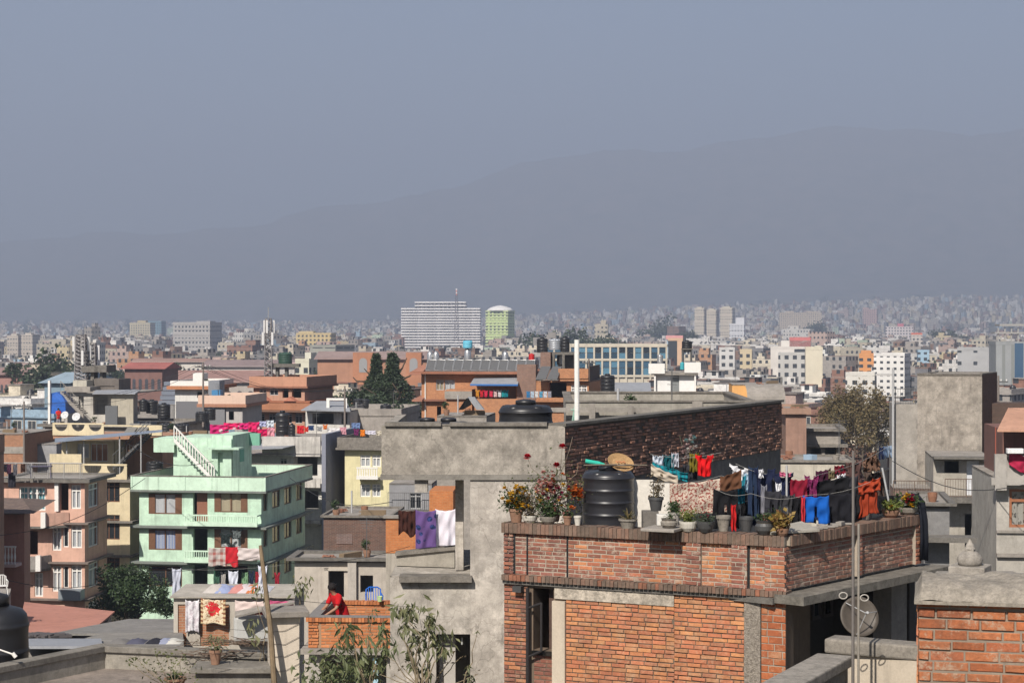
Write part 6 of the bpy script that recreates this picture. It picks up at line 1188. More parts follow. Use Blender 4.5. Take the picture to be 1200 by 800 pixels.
m = MB(); u = lambda p: solve_u(Rr.fr, p); m.box(u(811), u(823), -.1, -.03, Rr.zt, zat(470, 62), Rr.fr); m.box(u(640), u(762), -.5, -.3, zat(482, 62), zat(477, 62), Rr.fr); m.box(u(735), u(742), -.52, -.25, Rr.zt - 1, zat(475, 62), Rr.fr); m.box(u(690), u(697), -.52, -.25, Rr.zt - 1, zat(472, 62), Rr.fr); m.build('roof_beams', M_CONC, Rr.t)
# ---- brick house with the terrace
Cb = thing('brick_house', (2.5, 32, 0), 'old red brick house with a parapeted terrace full of pots and washing', 'house')
A0 = Vector((-.14, 31.7, 0)); K0 = Vector((4.23, 29.6, 0)); E0 = Vector((7.07, 33.1, 0)); fc = Fr(A0, math.atan2(-2.1, 4.37)); LF = (K0 - A0).length; fr_ = Fr(K0, math.atan2(3.5, 2.84)); LR = (E0 - K0).length
cu = lambda px, v=0: solve_u(fc, px, v); cz = lambda px, py: zat(py, fc.p(cu(px), 0, 0).y); ru = lambda px, v=0: solve_u(fr_, px, v)
ZT, ZC, ZP, ZL = 21.79, 21.62, 20.94, 20.84
MORT = plaster((.40, .34, .27), .7, .4, 2, name='lime_mortar'); BRK = tinted('red_brick', .93, 16, .45, .5, dirt=.3, smear=(.55, (.40, .34, .27))); BRKc = tinted('clean_brick', .93, 18, .4, .5, dirt=.34, smear=(.4, (.40, .29, .19))); MORT_SHADE = plaster((.17, .125, .09), .7, .4, 2, name='gap_shade_mortar')  # lower wall mortar is coloured dark for the shadow in the brick gaps
m = MB(); th = .26
m.box(0, LF - .02, .03, th, ZP, ZC, fc); m.box(.03, LR, .03, th, ZP, ZC - .002, fr_); m.build('parapet_mortar', MORT, Cb)
m = MB(); joints = [602, 617, 664, 805, 822, 858, 877, 897]; J = [cu(p) for p in joints]
bricks(m, fc, 0, J[0] - .01, ZP, ZC, BR_RD, v=.0, seed=11); bricks(m, fc, J[0] + .02, J[1] - .01, ZP, ZC, BR_RD, v=.03, seed=12); bricks(m, fc, J[1] + .015, J[2] - .01, ZP, ZC, BR_RD, v=.03, seed=13)
bricks(m, fc, J[2] + .02, J[3], ZP, ZC, BR_RD + BR_OR[:3], v=.03, seed=14); bricks(m, fc, J[3], J[4], ZP, ZC, BR_RD, v=-.03, seed=15); bricks(m, fc, J[4], J[5], ZP, ZC, BR_OR[:4] + BR_RD, v=.03, seed=16)
bricks(m, fc, J[5], J[6] - .01, ZP, ZC, BR_RD, v=-.03, seed=17); bricks(m, fc, J[6] + .02, J[7], ZP, ZC, BR_OR + BR_RD, v=.03, seed=18); bricks(m, fc, J[7], LF + .03, ZP - .02, ZC, BR_OR[:3] + BR_RD, v=-.03, seed=19)
m.build('front_parapet_brickwork', BRK, Cb)
m = MB(); 
for a, b, f_ in ((J[3], J[4], fc), (J[5], J[6] - .01, fc), (J[7], LF, fc), (LR - .22, LR, fr_), (ru(1003), ru(1009), fr_)): m = MB(); m.box(a + .003, b - .003, -.028, .03, ZP, ZC, f_); m.build('pier_core', MORT, Cb)
m = MB(); bricks(m, fr_, .0, ru(1003), ZP, ZC, BR_DK + BR_RD[:2], v=.03, seed=21); bricks(m, fr_, ru(1009), LR - .22, ZP, ZC, BR_DK + BR_RD[:3], v=.03, seed=22); bricks(m, fr_, ru(1003), ru(1009), ZP, ZC, BR_RD, v=-.03, seed=23, bl=.12); bricks(m, fr_, LR - .22, LR, ZP, ZC, BR_OR[:3] + BR_RD, v=-.03, seed=24)
m.build('side_parapet_brickwork', BRK, Cb)
def edge_course(m, fr, u0, u1, z0, z1, v0, v1, pal, seed):
 r = random.Random(seed); u = u0
 while u < u1 - .03:
  w_ = min(.072 * r.uniform(.9, 1.1), u1 - u); kk_ = r.uniform(.9, 1.07); c = tuple(x * kk_ for x in r.choice(pal)); d = r.uniform(-.008, .008); m.box(u + .004, u + w_ - .004, v0 + d, v1, z0, z1 + r.uniform(-.008, .004), fr, t=c); u += w_
COPB = [(.20, .135, .10), (.22, .145, .11), (.18, .13, .10), (.24, .145, .105)]
cm = tinted('coping_brick', .95, 12, .5, .6, dirt=.6)
m = MB(); edge_course(m, fc, -.02, LF + .0, ZC + .004, ZT, -.05, th + .04, COPB, 1); m.build('front_coping', cm, Cb); m = MB(); edge_course(m, fr_, .12, LR + .03, ZC + .004, ZT, -.05, th + .04, COPB, 2); m.build('side_coping', cm, Cb)
m = MB(); m.box(-.02, LF, -.03, th + .03, ZC + .01, ZT - .02, fc); m.box(.1, LR, -.03, th + .03, ZC + .01, ZT - .021, fr_); m.build('coping_mortar', MORT, Cb)
m = MB(); edge_course(m, fc, 0, LF + .05, ZL + .005, ZP, -.10, .2, COPB + [(.3, .13, .08)], 3); m.build('string_course', cm, Cb)
m = MB(); m.box(0, LF + .02, -.04, .2, ZL - .06, ZL, fc); m.build('slab_edge', M_CONCD, Cb)
# deck and side slab
B2 = A0 + (E0 - K0)
m = MB(); m.prism([(p.x, p.y) for p in (fc.p(.1, .2, 0), fc.p(LF - .1, .2, 0), fr_.p(LR, .1, 0), B2 + Vector((0, 3, 0)), A0 + Vector((.6, 3.5, 0)))], ZL, 21.02); m.build('terrace_deck', M_CONC, Cb)
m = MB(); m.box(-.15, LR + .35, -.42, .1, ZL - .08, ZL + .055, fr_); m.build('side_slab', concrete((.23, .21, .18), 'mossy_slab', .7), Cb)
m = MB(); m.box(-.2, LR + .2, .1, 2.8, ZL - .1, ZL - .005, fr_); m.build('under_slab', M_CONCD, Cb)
# lower front
zb_ = 18.2; zl = ZL - .06
m = MB(); hw = (cu(624), cu(648), cz(640, 763), cz(640, 690)); facade(m, fc, 0, LF, 0, zl, [hw], .3, v=.03); m.box(0, hw[0] - .1, .34, 3, 0, zl - .01, fc); m.box(hw[1] + .1, LF - .5, .34, 3, 0, zl - .01, fc); m.box(LF - .5, LF, .05, .45, 0, zl - .01, fc)
m.box(hw[0] - .1, hw[1] + .1, 1.0, 3, 0, zl - .01, fc); m.build('front_wall', MORT_SHADE, Cb)
zbt = cz(720, 706)
m = MB(); bricks(m, fc, 0, cu(618), zb_, zl, BR_RD + BR_OR[:2], v=.02, seed=31); m.build('edge_brickwork', BRKc, Cb); m = MB(); bricks(m, fc, cu(625), cu(648), zb_, hw[2], BR_RD, v=.03, seed=32); m.build('brickwork_under_window', BRKc, Cb); m = MB(); bricks(m, fc, cu(663), cu(790), zb_, zbt, BR_OR, v=.02, ch=.071, seed=33, jut=.010, gap=.012); bricks(m, fc, cu(790), cu(872), zb_, zl, BR_OR, v=.02, ch=.071, seed=34, jut=.010, gap=.012); m.build('front_brickwork', BRKc, Cb)
m = MB(); bricks(m, fc, cu(893), LF + .02, zb_, zl, [(.42, .13, .05), (.36, .105, .045), (.48, .17, .07)], v=-.02, ch=.112, bl=.235, gap=.014, seed=35); m.build('corner_brickwork', BRKc, Cb)
for u_ in (J[0], J[1], J[2], J[6]): m = MB(); m.box(u_ - .008, u_ + .018, .012, .029, ZP, ZC, fc); m.build('panel_joint', M_DARK, Cb)
m = MB(); m.box(cu(893), LF + .01, -.016, .03, zb_, zl, fc); m.build('corner_mortar', MORT, Cb)
m = MB(); m.box(cu(650), cu(790), -.01, .03, zbt + .003, zl - .002, fc); m.build('plaster_beam', concrete((.58, .51, .42), 'peeling_plaster', .7, 1.6), Cb)
m = MB(); m.box(cu(648), cu(663), -.04, .03, zb_, cz(655, 704), fc); m.build('plaster_post', plaster((.55, .47, .37), .4, .2, name='cream_post'), Cb)
rg = NT('rough_cement'); v = rg.coord(); g = rg.noise(v, 22, 8, .85); rg.bump(g, 1.0, .08); rgm = rg.fin(rg.ramp(g, [(.35, (.16, .135, .11)), (.62, (.55, .48, .40))]), .98)
m = MB(); m.box(cu(873), cu(892), -.03, .03, zb_, zl - .003, fc); m.build('rough_joint', rgm, Cb)
window(Cb, fc, hw[0] + .2, hw[1] - .0, hw[2], hw[3], v=.22, frame_m=plain((.10, .06, .045), .7, name='old_wood', var=.5, scale=8), lights=1, transom=.22, fw=.07)
m = MB(); m.box(hw[0], hw[1] - .02, -.04, .1, hw[2] - .07, hw[2] - .003, fc); m.build('brick_sill', cm, Cb)
m = MB(); pu = cu(621); Z1 = cz(621, 688); P = lambda px, py, v=-.09: fc.p(cu(px), v, cz(px, py)); m.tube([P(621, 830), P(621, 688)], .03, 8); m.tube([P(621, 712), P(637, 706)], .022, 6); m.tube([P(637, 705), P(637, 762)], .022, 6); m.tube([P(637, 762), P(621, 769)], .022, 6); o = m.build('waste_pipe', plain((.025, .022, .022), .5, name='black_pipe')); tag(o, 'black drain pipe with a looped branch beside the narrow old window', 'pipe')
m = MB(); m.box(cu(604), cu(614), -.12, .02, cz(609, 693), cz(609, 686), fc); m.build('beam_end', plain((.05, .05, .05), .8), Cb)
# veranda under the side slab
m = MB(); m.box(.2, LR + .3, 1.7, 1.9, 0, ZL - .11, fr_); m.box(LR + .0, LR + .2, .2, 1.7, 0, ZL - .11, fr_); m.build('veranda_wall', plain((.05, .045, .042), .9, name='void_shade_wall'), Cb)  # shade of the void under the slab is put into this near-black colour
m = MB(); m.box(ru(1042, .2), ru(1060, .2), .15, .5, 0, ZL - .11, fr_); m.build('veranda_column', concrete((.25, .23, .21), 'column_cement', .2), Cb)
for k, (a, b) in enumerate(((941, 950), (953, 963), (966, 977))): window(Cb, fr_, ru(a, 1.6), ru(b, 1.6), 19.9, 20.55, v=1.6, frame_m=plain((.07, .06, .055), .7, name='dark_wood'), lights=1, fw=.06)
# slab with the overhang shadow, loose sheet
m = MB(); m.box(cu(762), cu(801), -.42, .6, ZT + .01, ZT + .06, fc); o = m.build('stone_slab', M_CONC, bevel=.01); tag(o, 'thin loose cement slab jutting out over the front parapet', 'slab')
m = MB(); P = [fc.p(cu(905), -.1, ZT + .02), fr_.p(.75, -.18, ZT + .02), fr_.p(1.35, .5, ZT + .06), fc.p(cu(900), .9, ZT + .05)]; m.hexa([Vector(p) for p in P] + [Vector(p) + Vector((0, 0, .035)) for p in P]); o = m.build('cement_sheet', concrete((.42, .39, .33), 'pale_sheet')); tag(o, 'pale flat sheet lying over the corner of the brick parapet', 'sheet')
# ---- beige parapets, near right brick wall, small shrine
Pw = thing('beige_parapet', (3.9, 17.8, 20), 'low cream rendered parapet with a thick grey coping at bottom right', 'wall')
a, b = at(966, 748, 18.1), at(1090, 757, 17.6); b.z = a.z; beige = plaster((.50, .43, .34), .4, .5, 1.5, name='cream_render')
m = MB(); path_box(m, [a + Vector((.07, .05, 0)), b], .18, 18, a.z - .14); m.build('wall', beige, Pw); m = MB(); path_box(m, [a, b], .28, a.z - .138, a.z); m.build('coping', concrete((.30, .27, .23), 'mossy_coping', .5, 2), Pw, bevel=.02)
Pv = thing('grey_parapet', (2.7, 16.5, 20), 'stepped grey parapet running towards the viewer at bottom right', 'wall')
a, b = at(994, 768, 17.3), at(936, 800, 15.95); b.z = a.z; c_ = b + (b - a) * 1.2
m = MB(); path_box(m, [a, c_], .2, 18, a.z - .1, -1); m.build('wall', concrete((.25, .24, .22), 'grey_cement', .3, 1.5), Pv); m = MB(); path_box(m, [a + Vector((.05, 0, 0)), c_ + Vector((.05, 0, 0))], .34, a.z - .098, a.z, -1); m.build('coping', concrete((.34, .31, .27), 'mossy_coping', .5, 2), Pv, bevel=.015)
Nw = thing('brick_wall', (4.2, 13.4, 20), 'nearest orange brick wall with a rounded cement cap at the right edge', 'wall'); fn = Fr(at(1077, 700, 13.3), R(-12.6)); Wn = 1.5
m = MB(); m.box(0, Wn, .02, .9, 20, 23.12, fn); m.build('mortar', plaster((.27, .22, .17), .6, .3, 3, name='sandy_mortar'), Nw)
m = MB(); bricks(m, fn, 0, Wn, 22.18, 23.13, [(.50, .16, .065), (.44, .135, .055), (.55, .20, .085), (.38, .12, .06), (.48, .18, .08)], v=.018, ch=.0725, bl=.235, gap=.013, jut=.009, seed=51); m.build('brickwork', tinted('near_brick', .93, 30, .55, .9, dirt=.4, smear=(.75, (.38, .30, .22))), Nw); m = MB(); fl = Fr(fn.p(0, .92, 0), fn.a - math.pi / 2); bricks(m, fl, 0, .9, 22.18, 23.12, BR_OR, v=-.003, seed=52); m.build('end_brickwork', BRKc, Nw)
m = MB(); nx, ny = 60, 22; g = np.random.RandomState(2); V = []
for j in range(ny + 1):
 for i in range(nx + 1):
  s = -.03 + (Wn + .03) * i / nx; q = j / ny; vv = -.05 + 1.0 * q; pz = 23.11 + .115 * (1 - abs(2 * q - 1) ** 5) * (1 if i > 1 else .4 * i) + .012 * math.sin(s * 9 + q * 3) + .008 * math.sin(s * 23 + q * 11) + g.uniform(-.004, .004); V.append(fn.p(s, vv, pz))
m.add(V, [(j * (nx + 1) + i, j * (nx + 1) + i + 1, (j + 1) * (nx + 1) + i + 1, (j + 1) * (nx + 1) + i) for j in range(ny) for i in range(nx)]); m.box(-.03, Wn, -.05, .95, 23.09, 23.115, fn); m.build('cement_cap', concrete((.36, .32, .265), 'rough_cap', .5, 4), Nw)
sh = concrete((.38, .345, .30), 'shrine_cement', .35, 4); S = at(1137, 668, 17.0); S.z = 22.55; Sh = thing('votive_shrine', S, 'small domed cement shrine on a square stepped base at the right', 'shrine')
m = MB(); fs = Fr((S.x, S.y), R(-25)); zs = lambda y: zat(y, 17)
m.box(-.19, .19, -.19, .19, 22.4, zs(672), fs); m.box(-.16, .16, -.16, .16, zs(672) + .001, zs(662), fs); m.build('stepped_base', sh, Sh, bevel=.01); m = MB(); m.lathe((S.x, S.y, zs(662)), [(.10, 0), (.105, .02), (.115, .05), (.10, .085), (.07, .115), (.045, .125)], 24); m.build('dome', sh, Sh, smooth=True)
m = MB(); m.box(-.04, .04, -.04, .04, zs(646.5), zs(643), fs); m.lathe((S.x, S.y, zs(643)), [(.05, 0), (.04, .02), (.035, .035), (.02, .06), (.008, .085)], 12); m.build('spire', sh, Sh)
Sw = thing('grey_wall', (4.6, 19, 20), 'grey cement corner wall behind the small domed shrine', 'wall'); a, b, c_ = at(1060, 694, 15.6), at(1168, 668, 18.4), at(1240, 664, 18.2); 
m = MB(); z = zat(672, 18.4); path_box(m, [Vector((b.x, b.y - 1.8, 0)), Vector((b.x, b.y, 0)), Vector((c_.x, c_.y, 0))], .14, 20, z, side=1); m.build('wall', concrete((.33, .31, .27), 'grey_cement2', .3, 1.5), Sw)
m = MB(); a = at(1105, 684, 16.2); m.box(a.x + .22, a.x + .95, 16.5, 17.5, 20, zat(684, 16.6)); m.build('plinth', concrete((.33, .3, .26), 'plinth_cement', .4, 2), Sw, bevel=.02)
# mast with TV aerial, dish, grey tank
Ms = thing('aerial_mast', at(1000, 800, 17.15), 'tall thin steel mast with a looped TV aerial in front of the brick house', 'mast'); c = at(1000, 800, 17.15)
m = MB(); m.tube([(c.x, c.y, 19), (c.x, c.y, zat(528, 17.15))], [.018, .012], 8); m.build('pole', plain((.2, .18, .165), .5, .4, .3, name='weathered_steel'), Ms); m = MB(); m.tube([(c.x + .055, c.y + .03, 19), (c.x + .055, c.y + .03, zat(614, 17.15))], .011, 8); m.build('sleeve_pipe', plain((.26, .235, .2), .6, name='pale_pipe'), Ms)
m = MB(); z = zat(697, 17.15); R1 = .028; L1 = .06
for sx, zz in ((-1, 0), (1, -.02)):
 cx = c.x + sx * .075; pts = [(cx + sx * (L1 * .6 * math.cos(q)) + (sx * .02), c.y - .04, z + zz - sx * 0 + R1 * math.sin(q)) for q in np.linspace(0, 2 * math.pi, 17)]; m.tube(pts, .006, 5, cap=False)
m.build('loop_aerial', plain((.4, .37, .33), .5), Ms)
dish(1008, 722, 24.5, 47, 'brownish mesh satellite dish under the slab of the brick house', (.085, .07, .055), (.22, -1, .35), zfoot=19.5)
tank_at(1069, 752, 27, 58, 34.5, 'grey black tank in the gap right of the brick house', m_=plain((.07, .075, .085), .5, name='grey_tank'), ribs=6)
m = MB(); c = at(1069.5, 750, 33.6); m.tube([(c.x, c.y, 18), (c.x, c.y, zat(680, 33.6))], .018, 6); 
for k in range(5): m.tube([(c.x - .2, c.y, zat(694 + k * 8, 33.6)), (c.x + .02, c.y, zat(694 + k * 8, 33.6))], .008, 4)
o = m.build('yagi_aerial', plain((.4, .4, .4), .4, .5, .5)); tag(o, 'comb-shaped TV aerial in front of the grey black tank', 'aerial')
m = MB(); a, b = at(1058, 745, 35.5), at(1085, 745, 35.5); m.box(a.x - .3, b.x + .5, 34, 36.5, 0, zat(752, 34.5)); o = m.build('low_roof_block', M_CONCD); tag(o, 'low cement roof carrying the grey black tank', 'roof block')
# ---------------------------------------------------------------- lower left foreground
# parapet and terrace nearest the viewer
T = thing('near_terrace', (-6, 28, 15), 'flat terrace with grey cement coping at bottom left', 'terrace')
zc0 = zat(757, 30); a, b, c_, d = at(-40, 797, 27.2), at(122, 757, 30), at(226, 758, 29.9), at(232, 777, 28.6); 
tc = concrete((.24, .22, .19), 'terrace_coping', .4, 1.5); tw = concrete((.36, .33, .28), 'terrace_wall', .3, 1.2)
P = [Vector((-9.2, 25.5, 0)), Vector((b.x, b.y, 0)), Vector((at(322, 0, 29.3).x, 29.3, 0))]
m = MB(); path_box(m, P, .26, zc0 - .1, zc0); m.build('coping', tc, T, bevel=.012); Q_ = [p + Vector((.0, .05, 0)) for p in P]; m = MB(); path_box(m, Q_, .16, 17, zc0 - .102); m.build('parapet_wall', tw, T)
m = MB(); m.prism([(-10, 20), (at(322, 0, 29.3).x, 20), (at(322, 0, 29.3).x, 29.36), (b.x, 30.05), (-9.2, 25.55)], zc0 - .62, zc0 - .36); m.build('terrace_floor', concrete((.28, .235, .2), 'terrace_floor', .4, 1.2), T)
m = MB(); u0, u1 = at(236, 0, 29.2).x, at(322, 0, 29).x; m.box(u0, u1, 28.6, 29.1, 17, zat(779, 28.8) - .08); m.box(u0 - .06, u1 + .05, 28.5, 29.14, zat(779, 28.8) - .078, zat(779, 28.8)); m.build('front_ledge', tc, T, bevel=.01)
Pl = thing('square_pillar', (at(340, 0, 29).x, 29, 15), 'square cement pillar with a flat cap and cables at bottom left', 'pillar')
m = MB(); x0, x1 = at(319, 0, 29).x, at(361, 0, 29).x; zt = zat(722, 28.8); fp = Fr((x0, 28.7), R(12)); W1 = .44
m.box(0, W1, 0, .42, 15, zt, fp); m.build('shaft', plaster((.60, .52, .42), .4, .3, 1.5, name='pillar_render'), Pl); m = MB(); m.box(-.08, W1 + .14, -.12, .55, zt + .002, zt + .09, fp); m.build('cap', concrete((.30, .27, .235), 'pillar_cap', .2, 2), Pl, bevel=.01)
m = MB(); rr = random.Random(4)
for k in range(5): z = zt - .22 - k * .2; m.tube([fp.p(-.02 - .8 * q if q else -.012, -.012 - .1 * q, z + (.03 * math.sin(k)) + .1 * q) for q in (0, .3, .7, 1)][::-1] + [fp.p(W1 * .5, -.014, z + .06 * rr.random()), fp.p(W1 + .01, -.014, z + .12)], .0035, 4)
o = m.build('cables', plain((.06, .05, .045), .8)); tag(o, 'loose dark cables strung across the square cement pillar', 'cables')
m = MB(); m.tube([at(323, 830, 28.3), at(317, 740, 28.5), at(311, 690, 28.7), at(305, 639, 28.9)], [.045, .04, .036, .028], 8)
o = m.build('bamboo_pole', plain((.20, .145, .085), .8, name='bamboo', var=.5, scale=9, bump=.4)); tag(o, 'leaning weathered bamboo pole beside the square cement pillar', 'pole')
m = MB()
for a, b_ in (((302, 652), (150, 668)), ((313, 700), (560, 705)), ((307, 660), (480, 640))): 
 A, B_ = at(*a, 28.8), at(*b_, 40); m.tube([A.lerp(B_, q) - Vector((0, 0, .12 * math.sin(q * math.pi))) for q in np.linspace(0, 1, 9)], .005, 4)
o = m.build('wires', plain((.04, .04, .04), .8)); tag(o, 'thin sagging wires running from the bamboo pole', 'wires')
tank((at(-12, 0, 29).x, 29.4, 18.4), .47, zat(698, 29.4) - 18.4, 'large black tank at the very bottom left corner', ribs=5)
m = MB(); c = at(14, 768, 28.6); m.tube([at(-10, 758, 28.4), at(16, 767, 28.4)], .012, 6); m.tube([at(14, 765, 28.4), at(18, 770, 28.4)], .03, 8); o = m.build('tap_pipe', M_WHITE); tag(o, 'thin white pipe with a tap crossing the black tank at bottom left', 'pipe')
Fl = Bld('low_flat_roof', 'low flat-roofed house hidden behind the corner black tank', -120, 9, 62, -3, 3, 703, M_CONC, yb=760, sang=106); Fl.walls()
def chair(c, rz, mt, label):
 t = thing('plastic_chair', c, label, 'chair'); f = Fr((c[0], c[1]), rz); z = c[2]; m = MB(); m.box(-.22, .22, -.22, .2, z + .42, z + .45, f); m.build('seat', mt, t, bevel=.01)
 for sx in (-1, 1):
  for sy in (-1, 1): m = MB(); m.tube([f.p(sx * .25, sy * .24, z), f.p(sx * .2, sy * .19, z + .42)], .022, 6); m.build('leg', mt, t)
 m = MB()
 m.tube([f.p(-.22, .2, z + .45), f.p(-.21, .27, z + .78), f.p(-.12, .28, z + .84), f.p(.12, .28, z + .84), f.p(.21, .27, z + .78), f.p(.22, .2, z + .45)], .022, 6)
 for k in range(-2, 3): m.tube([f.p(k * .075, .2, z + .45), f.p(k * .07, .28, z + .83)], .016, 4)
 m.build('backrest', mt, t); 
 for sx in (-1, 1): m = MB(); m.tube([f.p(sx * .23, -.22, z + .42), f.p(sx * .25, -.22, z + .64), f.p(sx * .23, .22, z + .66)], .02, 6); m.build('armrest', mt, t)
 return t
chair((at(1, 0, 62.8).x, 62.8, Fl.zt + .01), R(20), plain((.7, .69, .66), .5, name='white_plastic'), 'white plastic chair on the low roof at the left edge').scale = (.8, .8, .8)
# sheds with red and grey roofs
def slope_roof(name, label, pts, mat, th=.06, base=True, bm=None):
 P = [at(*p) for p in pts]; t = thing(name, (sum((p.x for p in P)) / len(P), sum((p.y for p in P)) / len(P), 10), label, 'shed'); m = MB(); n = len(P); V = [p - Vector((0, 0, th)) for p in P] + P; m.add(V, [tuple(range(n - 1, -1, -1)), tuple(range(n, 2 * n))] + [(i, (i + 1) % n, (i + 1) % n + n, i + n) for i in range(n)]); m.build('roof', mat, t)
 c = sum(P, Vector()) / n; zz = min(p.z for p in P) - th - .01; m = MB(); Q = [c + (p - c) * .93 for p in P]; m.prism([(p.x, p.y) for p in Q], 6, zz); m.build('walls', bm or M_CONC, t); return t
slope_roof('red_roof_shed', 'shed with a faded pinkish red sheet roof in front of the pink house', [(20, 741, 60), (104, 741, 60), (134, 716, 70), (28, 705, 72)], plaster((.48, .22, .16), .5, .4, .8, name='red_sheet'))
slope_roof('grey_roof_shed', 'low building with a pale grey cement roof behind the near terrace', [(70, 757, 44), (215, 757, 44), (214, 741, 50), (120, 741, 50)], concrete((.30, .28, .25), 'roof_cement', .3))
slope_roof('grey_roof_shed', 'long flat grey roof in front of the dark glossy tree', [(60, 742, 52), (214, 742, 52), (214, 725, 60), (150, 725, 60), (105, 733, 57)], concrete((.27, .255, .235), 'roof_cement2', .3))
slope_roof('corrugated_shed', 'lean-to roof of stained corrugated sheets at lower left', [(26, 757, 42), (120, 757, 42), (118, 748, 46), (26, 748, 46)], M_SHEET)
m = MB(); rr = random.Random(8)
for k in range(16): c = at(30 + k * 2.6, 746 + rr.uniform(-2, 3), 47.5); f = Fr((c.x, c.y), rr.uniform(-1, 1)); m.box(-.3, .3, -.12, .12, c.z, c.z + .05, f)
o = m.build('scrap_pile', plain((.09, .08, .08), .8)); tag(o, 'heap of dark scrap boards on the corrugated lean-to', 'scrap')
# concrete wall with brick panels, hung with rugs
fB = Fr(at(203, 700, 50), R(0)); bu = lambda px, v=0: solve_u(fB, px, v); bz = lambda y, v=0: zat(y, 50 + v)
Bk = thing('rug_wall_house', (-7, 53, 10), 'flat-roofed house of cement and brick panels with rugs hung on its wall', 'house')
m = MB(); hs = [(bu(208), bu(218), bz(757), bz(708)), (bu(234), bu(268), bz(757), bz(708))]; facade(m, fB, 0, bu(345), 10, bz(700), hs, .08); m.box(0, bu(345), .09, 2.3, 10, bz(700) - .01, fB); m.build('walls', plaster((.46, .42, .36), .5, .4, name='grey_render'), Bk)
m = MB(); 
for h in hs: m.box(h[0] + .002, h[1] - .002, .04, .085, h[2], h[3] - .003, fB)
m.build('brick_panels', brickmat((.42, .19, .10), (.36, .15, .08), (.4, .28, .2), name='brick_l'), Bk)
m = MB(); m.box(-.08, bu(346), -.12, 2.4, bz(700), bz(698.4), fB); m.build('roof_slab', concrete((.46, .42, .36), 'pale_roof', .1), Bk)
m = MB(); m.box(bu(275), bu(337), -.35, -.13, bz(750), bz(719), fB); m.build('pale_panel', plaster((.46, .46, .44), .3, .3), Bk, bevel=.1)
m = MB(); P = [at(275, 722, 49), at(345, 705, 49.5), at(345, 702, 49.8), at(275, 716, 49.3)]; m.hexa([p - Vector((0, 0, .05)) for p in P] + P); m.build('sloping_sill', M_CONC, Bk)
# orange brick terrace with the woman
Te = thing('orange_terrace', (-3.5, 44, 10), 'orange brick terrace house where the woman in red works', 'house'); fe = Fr(at(361, 722, 42), R(-3)); eu = lambda px, v=0: solve_u(fe, px, v); ZE = zat(722, 42); ZB = zat(759, 42); ZF = 17.68
m = MB(); wE = eu(478); m.box(0, wE, .02, .2, ZB, ZE - .12, fe); m.box(.02, .2, .2, 2.6, ZB, ZE - .12, fe); m.box(eu(383, 2.5), wE, 2.5, 2.7, ZB, ZE - .1, fe); m.build('mortar', plaster((.36, .22, .13), .4, .2, 2, name='orange_mortar'), Te)
BRO = [(.54, .20, .08), (.48, .17, .065), (.58, .235, .10), (.42, .15, .06)]; bo = tinted('bright_brick', .93, 16, .35, .4, dirt=.12)
m = MB(); bricks(m, fe, 0, eu(373), ZB, ZE - .12, BRO, v=.0, seed=61); bricks(m, fe, eu(376), eu(448), ZB, ZE - .14, BRO, v=.02, seed=62); bricks(m, fe, eu(450), wE, ZB, ZE - .12, BRO, v=.02, seed=63); m.build('brickwork', bo, Te); m = MB(); bricks(m, Fr(fe.p(eu(383, 2.5), 2.5, 0), fe.a), 0, 2.6, ZB, ZE - .11, BRO, v=0, seed=64); m.build('brickwork', bo, Te)
m = MB(); edge_course(m, fe, -.05, wE, ZE - .115, ZE - .02, -.04, .22, BRO[:3] + [(.3, .12, .06)], 7); m.build('coping_bricks', bo, Te); m = MB(); edge_course(m, Fr(fe.p(eu(383, 2.5), 2.5, 0), fe.a), 0, 2.6, ZE - .095, ZE - .02, -.04, .22, BRO, 8); m.build('coping_bricks', bo, Te)
m = MB(); m.box(-.05, wE, -.03, .23, ZE - .018, ZE, fe); m.box(-.03, .23, .235, 2.6, ZE - .118, ZE - .005, fe); m.build('coping_cap', plain((.2, .19, .18), .9), Te)
m = MB(); m.box(-.15, wE, -.15, 6, ZB - .12, ZB - .003, fe); m.box(.2, wE, .2, 6, ZB, ZF, fe); m.build('floor_slab', M_CONC, Te)
m = MB(); m.box(0, .3, .1, 5, 8, ZB - .125, fe); m.box(eu(452), eu(458), .1, .3, 8, ZB - .125, fe); m.box(0, wE, 2.0, 5, 8, ZB - .125, fe); m.build('lower_walls', plaster((.4, .37, .33), .6, .5), Te)
m = MB(); m.box(eu(437), eu(443), -.02, .02, 15.5, ZB - .2, fe); o = m.build('blue_curtain', cloth_mat((.42, .62, .72), name='pale_blue_cloth')); tag(o, 'narrow pale blue cloth hanging under the orange terrace', 'cloth')
chair((at(438, 0, 48.5).x, 48.5, ZF + .01), R(8), plain((.01, .12, .5), .4, name='blue_plastic_chair'), 'bright blue plastic chair behind the woman in red').scale = (.86, .86, .86)
m = MB(); c = at(445, 712, 44.3); m.lathe((c.x, c.y, ZE + .0), [(.05, 0), (.065, .12), (.06, .12), (.02, .05)], 12); o = m.build('green_cup', plain((.45, .6, .3), .5)); tag(o, 'small pale green pot on the orange brick wall', 'pot')
m = MB(); fg = Fr(at(452, 607, 84), R(-3)); m.box(0, solve_u(fg, 530), 0, .3, zat(648, 84), zat(607, 84), fg); mg = MB(); mg.box(.0, solve_u(fg, 530), .02, 3, 4, zat(648, 84) - .003, fg); tag(mg.build('low_room', plaster((.42, .38, .32), .6, .5)), 'plastered room under the bright orange garden wall', 'room')
og = brickmat((.55, .2, .07), (.48, .16, .055), (.45, .24, .12), .24, .075, .01, 'bright_orange_brick', .15)
o = m.build('orange_wall', og); tag(o, 'bright orange brick garden wall behind the patterned purple blanket', 'wall')
m = MB(); m.box(-.1, solve_u(fg, 532), -.1, .4, zat(607, 84) + .002, zat(604, 84), fg); o = m.build('wall_coping', M_CONC); tag(o, 'grey coping along the bright orange garden wall', 'coping')
